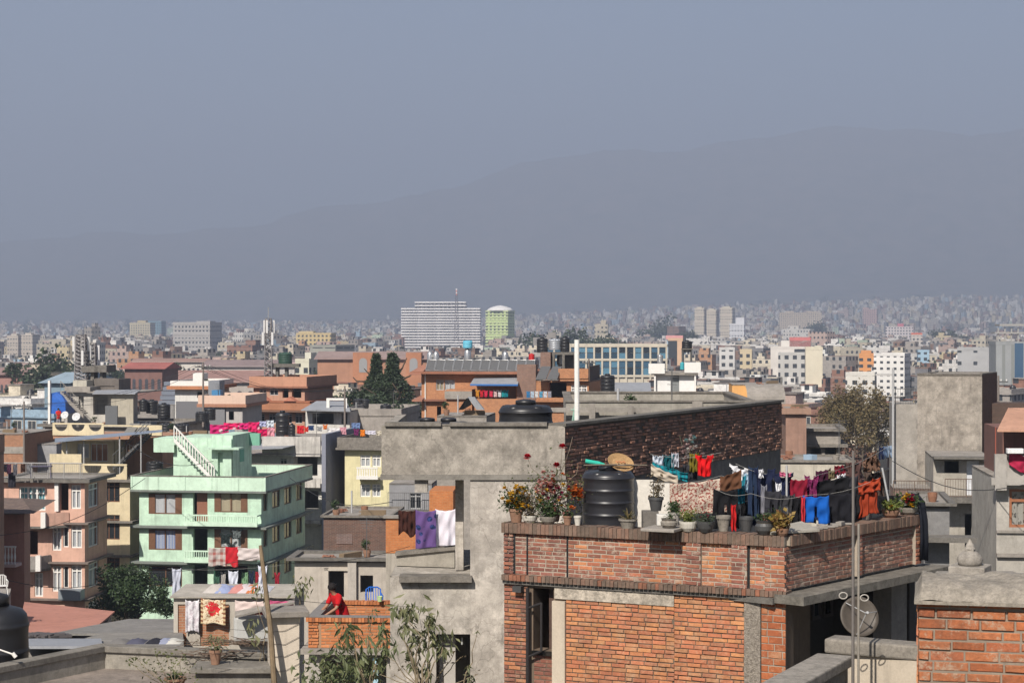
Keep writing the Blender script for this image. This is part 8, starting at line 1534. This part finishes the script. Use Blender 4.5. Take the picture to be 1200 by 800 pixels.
def plant(parent, base, h, rx, nleaf, ls, lm, stems=7, flowers=(), seed=1, droop=0, asp=.45, rz=None):
 nleaf = int(nleaf * 1.7)
 """stems, foliage and flower heads as parts of the potted plant"""
 r = random.Random(seed); m = MB(); tips = []
 for k in range(stems):
  a = r.uniform(0, 6.28); q = r.uniform(.1, .85); e = base + Vector((math.cos(a) * rx * q, math.sin(a) * rx * q, h * r.uniform(.55, .95))); pts = limb(m, base, e, .007, .003, r, 4, 4, .06); tips += pts[1:]
 m.build('stems', plain((.12, .1, .05), .9, name='stem'), parent); c = MB(); g = np.random.RandomState(seed); tp = np.array([tuple(p) for p in tips]); kk = g.randint(0, len(tp), nleaf); leaves(c, tp[kk] + g.normal(size=(nleaf, 3)) * (rx * .3, rx * .3, h * .13), 1.25 * ls * g.uniform(.6, 1.3, nleaf), seed, droop, asp); c.build('foliage', lm, parent)
 for (colr, n, fr0) in flowers:
  fm_ = MB()
  for k in range(n): p = r.choice(tips) + Vector((r.gauss(0, rx * .28), r.gauss(0, rx * .28) - rx * .2, abs(r.gauss(0, h * .12)))); flower(fm_, p, fr0 * r.uniform(.8, 1.2), r)
  fm_.build('flowers', fmat(colr), parent)
YEL = (.75, .42, .02); RED = (.6, .01, .03); ORG = (.7, .16, .02); PNK = (.65, .3, .25); WHF = (.7, .66, .62); MAG = (.5, .03, .12)
t, b, k = pot(605, 18, 16, 'clay', 'tall clay pot of yellow marigolds at the left end of the parapet', dv=.12); plant(t, b, .36, .26, 420, .045, LG, 16, ((YEL, 50, .05),), 1)
m = MB()
for k_ in range(18):
 r = random.Random(k_); a = b + Vector((-.05 - r.random() * .27, -.1, .02 + r.random() * .14)); leaf(m, a, .09, r, 0, .4)
m.build('side_foliage', LG, t)
t, b, k = pot(621, 19, 9, 'white', 'low white enamel pan of faded plants on the parapet', 'bowl', dv=.1); plant(t, b, .42, .18, 260, .04, LB, 9, ((YEL, 10, .03), (WHF, 14, .03)), 2)
t, b, k = pot(643, 20, 9, 'stone', 'wide dark bowl with green weeds and tall roses', 'bowl', dv=.1); plant(t, b, .28, .2, 300, .05, LG, 10, ((PNK, 12, .025),), 3)
# tall roses
t, b, k = pot(650, 15, 12, 'clay', 'clay pot of tall rose bush with dry leaves and three red blooms', dv=.5); r = random.Random(6); m = MB(); fm_ = MB(); br = MB()
for (px, py) in ((618, 536), (652, 546), (659, 524), (671, 512), (690, 560), (640, 552), (678, 545)):
 e = zat(py, b.y); E = Vector(((px - 600) / F * b.y, b.y, e)); limb(m, b, E, .009, .004, r, 5, 6, .03)
 if (px, py) in ((618, 536), (652, 546), (659, 524)): flower(fm_, E, .075, r, 20); flower(fm_, E + Vector((0, -.01, .02)), .055, r, 12)
m.build('stems', plain((.2, .16, .12), .9, name='woody_stem'), t); fm_.build('flowers', fmat(RED), t); g = np.random.RandomState(3); c = MB(); P = np.stack([g.normal((648 - 600) / F * b.y, .27, 1500), g.normal(b.y - .1, .2, 1500), g.normal(zat(580, b.y), .22, 1500)], 1); leaves(c, P, .05 * g.uniform(.6, 1.3, 1500), 5, .2, .5); c.build('foliage', leafmat((.15, .15, .06), (.07, .10, .03), 'rose_leaf', .3), t)
for i, (colr, n, cx, cy_, sx, sy) in enumerate(((PNK, 50, 640, 570, 12, 11), (ORG, 24, 676, 578, 7, 9), (ORG, 8, 650, 566, 9, 7), (WHF, 36, 650, 590, 16, 10), (MAG, 14, 652, 578, 10, 7), (YEL, 14, 640, 585, 14, 12))):
 fm_ = MB(); r = random.Random(90 + i)
 for q in range(n): p = at(r.gauss(cx, sx * .6), r.gauss(cy_, sy * .7), b.y - r.uniform(-.1, .35)); flower(fm_, p, r.uniform(.035, .06) if i != 1 else r.uniform(.05, .08), r)
 fm_.build('flowers', fmat(colr), t)
t, b, k = pot(665, 11, 11, 'clay', 'small painted tin of pinkish flowers beside the big black tank', dv=.08); plant(t, b, .16, .12, 120, .04, LG, 6, ((PNK, 8, .025), (WHF, 8, .02)), 7)
t, b, k = pot(677, 9, 11, 'white', 'small pale yellow tin right beside the big black tank', dv=.1)
Tb = fc.p(cu(713, .9), .9, 21.03); kk = Tb.y / F; tk = tank((Tb.x, Tb.y, ZT - .10), 61 * kk / 2, (zat(546, Tb.y) - ZT + .10), 'big black ribbed water tank on the brick terrace', ribs=4, m_=plain((.022, .022, .026), .38, .5, name='tank_plastic', var=.3, scale=3))
m = MB(); m.box(Tb.x - .5, Tb.x + .5, Tb.y - .5, Tb.y + .5, 21.02, ZT - .102); o = m.build('tank_plinth', M_CONC); tag(o, 'cement plinth under the big black ribbed tank', 'plinth')
# things lying on the tank
c = at(727, 541, Tb.y - .15); m = MB(); zt_k = zat(547, Tb.y) + .0
fk = at(727, 540, Tb.y - .1); m.add([fk + Vector((math.cos(a) * .22, math.sin(a) * .16 + .05, .06 * math.sin(a) - .03 * math.cos(a))) for a in np.linspace(0, 6.28, 25)[:-1]] + [fk + Vector((math.cos(a) * .15, math.sin(a) * .11 + .05, .06 * math.sin(a) * .7 - .03 * math.cos(a) - .05)) for a in np.linspace(0, 6.28, 25)[:-1]], [(i, (i + 1) % 24, 24 + (i + 1) % 24, 24 + i) for i in range(24)] + [tuple(range(24, 48))])
o = m.build('winnowing_tray', plain((.42, .26, .12), .85, name='cane', var=.5, scale=40), solid=.012); o.rotation_euler = (R(28), R(8), 0); tag(o, 'round cane winnowing tray tilted on the big black tank', 'tray')
m = MB(); r = random.Random(3)
for k in range(14): m.lathe(fk + Vector((r.uniform(-.1, .1), r.uniform(-.02, .08), -.03 + r.uniform(0, .02))), [(.004, -.014), (.014, -.004), (.014, .006), (.004, .014)], 6)
o = m.build('dried_fruit', plain((.5, .22, .1), .8)); tag(o, 'handful of orange brown dried pieces in the cane tray', 'food', kind='stuff')
m = MB(); a, b_ = at(686, 540, Tb.y - .1), at(703, 543, Tb.y - .1); m.tube([a, b_], .035, 10); m.tube([b_, b_ + Vector((.08, 0, -.01))], [.03, .012], 8); o = m.build('green_bottle', plain((.03, .45, .33), .4, name='aqua_plastic')); tag(o, 'aqua green plastic bottle lying on the big black tank', 'bottle')
m = MB(); 
for k in range(5): a = at(684 + k * 9, 545, Tb.y - .3 + k * .03); m.tube([a, a + Vector((.55, .1, r.uniform(-.02, .02)))], .014, 5)
o = m.build('sticks', plain((.16, .13, .1), .9)); tag(o, 'loose grey sticks lying across the big black tank', 'sticks')
# boards and flower pot on them
m = MB(); a = at(743, 562, 31.9); m.box(a.x, a.x + .32, 31.9, 31.93, 21.4, a.z); m.box(a.x + .33, a.x + .60, 31.95, 31.98, 21.4, a.z - .06); o = m.build('white_board', plain((.66, .62, .55), .8, name='board')); tag(o, 'off white boards standing behind the dark pot stand', 'board')
m = MB(); a = at(753, 618, 31.0); m.box(a.x, a.x + .26, 30.95, 31.25, 21.6, zat(599, 31)); o = m.build('cement_block', M_CONCD); tag(o, 'dark cement block carrying a conical flower pot', 'block')
t, b, k = pot(769, 18, 16, 'dark', 'dark conical pot with a twiggy plant on the cement block', pos=(at(769, 598, 31.05).x, 31.1, zat(599, 31) + .003)); plant(t, b, .4, .16, 110, .045, LB, 9, (), 12)
t, b, k = pot(736, 22, 11, 'stone', 'stone pot of spiky aloe in front of the big black tank', dv=.05); m = MB(); r = random.Random(4)
for q in range(60):
 a = r.uniform(0, 6.28); e = r.uniform(.25, 1.3); L = r.uniform(.16, .3); d = Vector((math.cos(a) * math.cos(e), math.sin(a) * math.cos(e), math.sin(e))); s = d.cross(Vector((0, 0, 1))).normalized() * .011; mid = b + d * L * .6 + Vector((0, 0, -.01)); tip = b + d * L + Vector((0, 0, -.06)); m.add([b - s, b + s, mid + s * .8, tip, mid - s * .8], [(0, 1, 2, 4), (4, 2, 3)])
m.build('spiky_leaves', leafmat((.30, .22, .10), (.10, .12, .05), 'aloe', .2), t)
m = MB(); a = onC(777, .12); m.box(a.x - .1, a.x + .1, a.y - .08, a.y + .1, ZT + .065, ZT + .24); o = m.build('white_bin', plain((.62, .6, .55), .7), bevel=.01); tag(o, 'small square white tub between the dark block and round stone pot', 'tub')
t, b, k = pot(784, 20, 11, 'stone', 'squat round stone pot on the jutting slab', 'jar', dv=-.2, dz=.065); plant(t, b, .1, .08, 60, .03, LG, 4, (), 14)
t, b, k = pot(791, 13, 15, 'cement', 'pale cement pot with bushy green plant above the jutting slab', dv=.25, dz=.065); plant(t, b, .2, .12, 260, .04, LG, 8, ((WHF, 5, .015),), 15)
t, b, k = pot(807, 22, 12, 'white', 'white enamel basin with small green and yellow plants', 'bowl', dv=.0); plant(t, b, .2, .15, 260, .035, LY, 9, (), 16); 
t, b, k = pot(827, 21, 13, 'dark', 'dark metal pan with trailing grey green plant', 'bowl', dv=.0); plant(t, b, .14, .16, 320, .035, leafmat((.10, .13, .08), (.05, .07, .04), 'grey_leaf', .3), 9, ((MAG, 6, .018),), 17)
t, b, k = pot(848, 17, 18, 'stone', 'tall plain stone pot beside the black trousers', dv=.3); t, b, k = pot(875, 16, 17, 'dark', 'tall empty dark pot left of the round metal pot', dv=.42)
t, b, k = pot(896, 22, 17, 'dark', 'round bellied metal pot with small pink flowers', 'jar', dv=.08); plant(t, b, .14, .13, 160, .04, LG, 7, ((PNK, 6, .02), (MAG, 3, .02)), 18)
t, b, k = pot(917, 16, 9, 'clay', 'shallow clay bowl with yellow red croton leaves', 'bowl', dv=.02); plant(t, b, .26, .15, 120, .08, leafmat((.35, .26, .06), (.22, .09, .04), 'croton', .3), 8, (), 19, asp=.6); 
t, b, k = pot(907, 12, 10, 'cement', 'pale blue grey pot behind the clay bowl', dv=.22); plant(t, b, .28, .1, 160, .05, LG, 6, (), 20)
t, b, k = pot(1044, 21, 9, 'clay', 'wide clay bowl with lime green plant and a red flower', 'bowl', dv=.12); plant(t, b, .16, .17, 260, .06, LY, 9, ((RED, 3, .03), (YEL, 3, .03)), 21)
t, b, k = pot(1064, 23, 9, 'stone', 'grey stone bowl with large yellow, red and white blooms', 'bowl', dv=.12); plant(t, b, .22, .19, 240, .06, LG, 9, ((YEL, 9, .07), (RED, 6, .055), (WHF, 5, .06), (MAG, 3, .05)), 22)
m = MB(); r = random.Random(7)
for k in range(7): a = fr_.p(ru(955 + k * 7), .08, ZT + .005); f = Fr((a.x, a.y), r.uniform(0, 3)); m.box(-.1, .1, -.05, .05, a.z, a.z + .03 + .02 * (k % 3), f)
o = m.build('loose_stones', M_CONC, bevel=.01); tag(o, 'loose flat stones lying on the side parapet near the blue trousers', 'stones', kind='stuff')
# silk flower bunch against dark wall
t = thing('flower_bunch', at(806, 550, 34.2), 'bunch of pale pink and blue flowers against the dark brick wall', 'flowers'); r = random.Random(2)
m = MB(); [m.tube([at(807, 552, 34.2), at(807 + r.uniform(-12, 14), r.uniform(508, 535), 34.2)], .006, 4) for _ in range(7)]; m.build('stems', plain((.1, .1, .06), .9), t)
for colr, n in (((.6, .42, .4), 12), ((.3, .5, .5), 6), (WHF, 8)):
 fm_ = MB(); [flower(fm_, at(807 + r.gauss(0, 8), r.uniform(508, 540), 34.15), .05, r) for _ in range(n)]; fm_.build('flowers', fmat(colr), t)
# plants in the lower left foreground
def shrub(name, label, clusters, base, Y, lm, n=40, ls=.13, seed=1, rad=.008, cat='shrub', spread=.11, droop=1.6, asp=.3):
 r = random.Random(seed); B0 = at(base[0], base[1], Y); t = thing(name, (B0.x, B0.y, B0.z), label, cat); m = MB(); lf = MB(); j = at(*base, Y)
 for i, (px, py, k) in enumerate(clusters):
  E = at(px, py, Y + r.uniform(-.25, .25)); pts = limb(m, j, E, rad * 1.6, rad * .6, r, 5, 6, .03); nn = int(n * k); g = np.random.RandomState(seed * 31 + i); P = np.array(tuple(E)) + g.normal(size=(nn, 3)) * spread * k; leaves(lf, P, ls * g.uniform(.6, 1.25, nn), seed + i, droop, asp)
 m.build('stems', plain((.24, .19, .12), .9, name='twig', var=.4), t); lf.build('leaves', lm, t); return t
LO = leafmat((.26, .26, .13), (.13, .15, .07), 'olive_leaf2', .3); LO2 = leafmat((.20, .22, .10), (.09, .12, .05), 'olive_leaf3', .3)
shrub('leafy_shrub', 'tall shrub with drooping olive leaves before the cement house', [(482, 713, 1), (490, 745, 1.2), (506, 722, .8), (512, 742, 1.1), (468, 712, .6), (486, 765, 1), (500, 785, .5), (474, 735, .5), (519, 757, .5)], (492, 815), 24, LO, 38, .15, 3, .009, spread=.085)
shrub('leafy_shrub', 'drooping olive-leaved shrub in front of the orange brick parapet', [(405, 735, .8), (413, 750, 1), (418, 765, 1.2), (423, 780, 1), (448, 735, .6), (452, 750, .9), (446, 768, 1), (440, 785, .8)], (430, 815), 25, LO2, 32, .16, 4, .008, spread=.09)
shrub('leafy_shrub', 'dense dark leafy shrub below the orange brick parapet', [(375, 780, 1.1), (385, 792, 1.3), (395, 776, 1.0), (405, 796, 1.3), (370, 797, 1.1), (412, 792, 1), (388, 802, 1.2)], (392, 820), 26, LO2, 50, .13, 5, .007, spread=.14, droop=.8, asp=.35)
shrub('leafy_shrub', 'small hanging leaf cluster on a thin stem by the pillar', [(353, 683, 1.0), (352, 690, .7)], (350, 730), 30, LO, 30, .13, 6, .006, spread=.07); shrub('leafy_shrub', 'sparse drooping leaves above the woman', [(436, 715, .5), (434, 722, .5)], (430, 765), 30, LO2, 20, .1, 8, .006, spread=.08)
shrub('leafy_shrub', 'two leaf clusters beside the bamboo pole', [(303, 690, .8), (296, 737, .9)], (312, 790), 29.2, LO, 26, .14, 9, .006, spread=.08); shrub('leafy_shrub', 'thin shoot with few leaves at the foot of the cement house', [(551, 795, .7), (560, 738, .15), (548, 780, .2)], (541, 815), 24, LO, 26, .09, 10, .006, spread=.06)
shrub('bare_twigs', 'tangle of bare brown twigs below the tall olive shrub', [(r_, y_, .25) for r_, y_ in ((455, 770), (470, 780), (540, 770), (525, 775), (560, 790), (462, 790), (478, 775), (445, 790), (532, 765))], (500, 815), 24.5, LB, 14, .07, 11, .007, spread=.1, droop=0)
shrub('climbing_plant', 'straggly green creeper on the near terrace at bottom left', [(160, 772, .5), (175, 785, .8), (190, 790, 1.2), (205, 780, .9), (218, 790, 1), (196, 770, .4), (150, 776, .3), (182, 765, .25), (213, 768, .4)], (203, 812), 27.6, leafmat((.16, .17, .06), (.08, .10, .03), 'creeper', .3), 44, .055, 12, .005, spread=.1, droop=.2, asp=.5)
c = at(252, 773, 28.85); c.z = zat(779, 28.8) + .002; t, b, k = pot(252, 15, 17, 'clay', 'terracotta pot with long arching leaves on the ledge at bottom left', pos=c); m = MB(); r = random.Random(8)
for q in range(46):
 a = r.uniform(0, 6.28); L = r.uniform(.15, .34); o0 = b + Vector((r.gauss(0, .02), r.gauss(0, .02), r.uniform(0, .2))); d = Vector((math.cos(a), math.sin(a), r.uniform(.2, .9))).normalized(); s = d.cross(Vector((0, 0, 1))).normalized() * .012; p1 = o0 + d * L * .5; p2 = p1 + Vector((d.x, d.y, -.6)).normalized() * L * .6; m.add([o0, p1 + s, p2, p1 - s], [(0, 1, 2, 3)])
m.build('arching_leaves', LO, t)
c = at(205, 797, 27.9); t, b, k = pot(205, 26, 12, 'clay', 'clay pot rim with weeds at the bottom edge', pos=(c.x, c.y, zat(806, 27.9))); plant(t, b, .08, .12, 90, .04, LG, 4, (), 30)
m = MB(); r = random.Random(14)
for q in range(60): a = at(r.uniform(226, 318), r.uniform(748, 768), 29.4); e = a + Vector((r.uniform(-.6, .6), r.uniform(-.15, .15), r.uniform(-.09, .07))); limb(m, a, e, .008, .004, r, 4, 4, .06)
o = m.build('twig_bundle', plain((.13, .09, .065), .9, name='dry_twig')); tag(o, 'tangled bundle of dry brown vines along the ledge at bottom left', 'twigs', kind='stuff')
for k, (px, c_) in enumerate(((183, (.03, .03, .04)), (194, (.3, .32, .42)), (202, (.6, .58, .52)), (160, (.1, .1, .14)), (140, (.2, .19, .18)))):
 m = MB(); c = at(px, 752, 40.5); f = Fr((c.x, c.y), rnd.uniform(-.4, .4)); nx = 8; V = []; rr = random.Random(k + 50)
 for j in range(nx + 1):
  for i in range(nx + 1): a, b = i / nx * 2 - 1, j / nx * 2 - 1; V.append((c.x + a * .2, c.y + b * .3, c.z + .07 * (1 - a * a) * (1 - b * b) * (.7 + .6 * rr.random())))
 m.add(V, [(j * (nx + 1) + i, j * (nx + 1) + i + 1, (j + 1) * (nx + 1) + i + 1, (j + 1) * (nx + 1) + i) for j in range(nx) for i in range(nx)]); o = m.build('crumpled_cloth', cl(c_), smooth=True); tag(o, ['black', 'grey blue', 'cream', 'dark slate', 'grey'][k] + ' crumpled cloth in a row on the low grey roof behind the near terrace', 'cloth', 'rags on the low grey roof')
# ---------------------------------------------------------------- cables, poles and roof clutter of the middle ground
def pole(px, yt, yb, Y, label):
 a, b = at(px, yt, Y), at(px, yb, Y); t = thing('utility_pole', (b.x, b.y, b.z), label, 'pole'); m = MB(); m.tube([(b.x, b.y, b.z), (a.x, a.y, a.z)], [.11, .07], 8); m.build('shaft', plain((.2, .17, .15), .9, name='pole_wood'), t)
 m = MB(); m.box(a.x - .7, a.x + .7, a.y - .05, a.y + .05, a.z - .5, a.z - .4); m.build('cross_arm', M_RAIL, t)
 for k in (-.6, -.2, .2, .6): m = MB(); m.lathe((a.x + k, a.y, a.z - .4), [(.03, 0), (.05, .06), (.02, .14)], 6); m.build('insulator', M_WHITE, t)
 return a
A_ = pole(238, 424, 500, 172, 'dark utility pole beside the peach parapet house'); B_ = pole(28, 470, 560, 160, 'utility pole at the far left above the brick corner house'); C_ = pole(404, 452, 510, 168, 'utility pole between the canopy house and the conifers'); D_ = pole(690, 395 + 25, 470, 196, 'utility pole behind the brick tank house'); E_ = pole(1170, 440, 500, 140, 'utility pole behind the rusty roof at the right edge')
rr = random.Random(11)
for P, Q_, lab in ((A_, B_, 'from the far left pole to the peach house pole'), (A_, C_, 'from the peach house pole to the conifer pole'), (C_, D_, 'from the conifer pole over the orange brick house')):
 for k in (-.6, -.2, .6):
  m = MB(); s = rr.uniform(.6, 1.4); m.tube([P.lerp(Q_, q) + Vector((k, 0, -.3 - s * math.sin(q * math.pi))) for q in np.linspace(0, 1, 11)], .02, 3); o = m.build('cable', plain((.03, .03, .03), .8, name='cable')); tag(o, {-.6: 'left', -.2: 'middle', .6: 'right'}[k] + ' power cable strung ' + lab, 'cable')
for k, (a, b) in enumerate((((-8, 676, 100), (165, 668, 115)), ((-8, 628, 104), (170, 560, 120)), ((150, 520, 130), (250, 540, 125)), ((1046, 540, 95), (1210, 566, 80)), ((340, 560, 120), (460, 588, 95)))):
 m = MB(); P, Q_ = at(*a), at(*b); m.tube([P.lerp(Q_, q) - Vector((0, 0, .8 * math.sin(q * math.pi))) for q in np.linspace(0, 1, 11)], .022, 3); o = m.build('cable', plain((.03, .03, .03), .8, name='cable')); tag(o, ['thin dark cable crossing the lower pink house', 'thin dark cable crossing the tiled house and cream house', 'short cable over the mint green roof', 'thin cable in front of the balcony flat', 'thin cable between the green house and the cement porch'][k], 'cable')
def clutter(B, name, y, n, seed):
 """vents, boxes, drums and plant tubs left on a flat roof"""
 r = random.Random(seed); A, E, Bk_, Ck_ = B.cor; K_ = ['low cement tub', 'rusty tin drum', 'grey vent pipe', 'small green plant tub', 'stack of old boards', 'low brick pile', 'thin aerial', 'pale plastic crate']
 for i in range(n):
  k = (i + seed) % 8; a, b = r.uniform(.08, .92), r.uniform(.08, .6); p = A.lerp(E, a).lerp(Ck_.lerp(Bk_, a), b); f = Fr((p.x, p.y), r.uniform(-1, 1)); z = B.zt + .008; m = MB(); nm = ['tub', 'drum', 'vent_pipe', 'plant_tub', 'board_stack', 'brick_pile', 'aerial', 'crate'][k]; mt = [M_CONC, plain((.25, .12, .07), .8, name='rust'), M_GREYF, TC, plain((.22, .16, .1), .9, name='old_board'), BRKP, M_RAIL, plain((.3, .4, .5), .6, name='crate_plastic')][k]
  if k == 2: m.tube([f.p(0, 0, z), f.p(0, 0, z + r.uniform(.8, 1.4))], .045, 8)
  elif k == 6:
   h = r.uniform(1.5, 2.6); m.tube([f.p(0, 0, z), f.p(0, 0, z + h)], .02, 5)
   for q in range(5): m.tube([f.p(-.4 + q * .04, 0, z + h - q * .13), f.p(.4 - q * .04, 0, z + h - q * .13)], .012, 4)
  elif k in (1, 3, 0): m.lathe(f.p(0, 0, z), [(.14, 0), (.19, .22), (.19, .36 if k else .22), (.16, .36 if k else .22), (.14, .15)], 12)
  elif k == 4:
   for q in range(5): m.box(-.7 + r.uniform(-.1, .1), .7, -.15, .15, z + q * .06, z + q * .06 + .05, f)
  elif k == 5:
   for q in range(14): x, y_ = r.uniform(-.3, .3), r.uniform(-.2, .2); m.box(x - .11, x + .11, y_ - .05, y_ + .05, z + (q // 5) * .07, z + (q // 5) * .07 + .06, f)
  else:
   m.box(-.25, .25, -.18, .18, z, z + .05, f)
   for sx in (-1, 1): m.box(sx * .25 - .02, sx * .25 + .02, -.18, .18, z + .05, z + .3, f); m.box(-.23, .23, sx * .18 - .02, sx * .18 + .02, z + .05, z + .3, f)
  if k == 3:
   t = thing(nm, f.p(0, 0, z), 'x', 'plant tub'); m.build('tub', mt, t); c = MB(); crown(c, f.p(0, 0, z + .62), .28, .28, .32, 300, .1, 8, seed + i); c.build('foliage', LG, t); o = t
  else: o = m.build(nm, mt)
  tag(o, f'{K_[k]} on the {name} roof' + (', right half' if a > .5 else ', left half'), nm.replace('_', ' '), f'odds and ends on the roof of the {name}')
BRKP = plain((.3, .14, .09), .95, name='pile_brick')
for B, nm, n in ((S1, 'tank-crowded grey house', 8), (S2, 'white house hung with washing', 9), (S3, 'grey house below the conifers', 6), (G, 'low plastered house', 4), (H, 'brown brick house', 5), (Og, 'orange parapet house', 3), (Z, 'brick corner house', 5), (Z2, 'grey shed with blue drum', 4), (Wt, 'ochre low house', 7), (Rr, 'long cement roof', 8), (T2, 'raw concrete shed', 4), (Q, 'grimy concrete house', 8), (Wp, 'white parapet house', 3), (Pp, 'peach house', 4), (Cn, 'canopy house', 2), (B_ if False else V2, 'narrow grey shed', 2), (E1, 'pale walled low house', 5), (E2, 'narrow pinkish house', 2), (GH, 'mint green house', 5)): clutter(B, nm, 0, n, len(nm))
build_city()
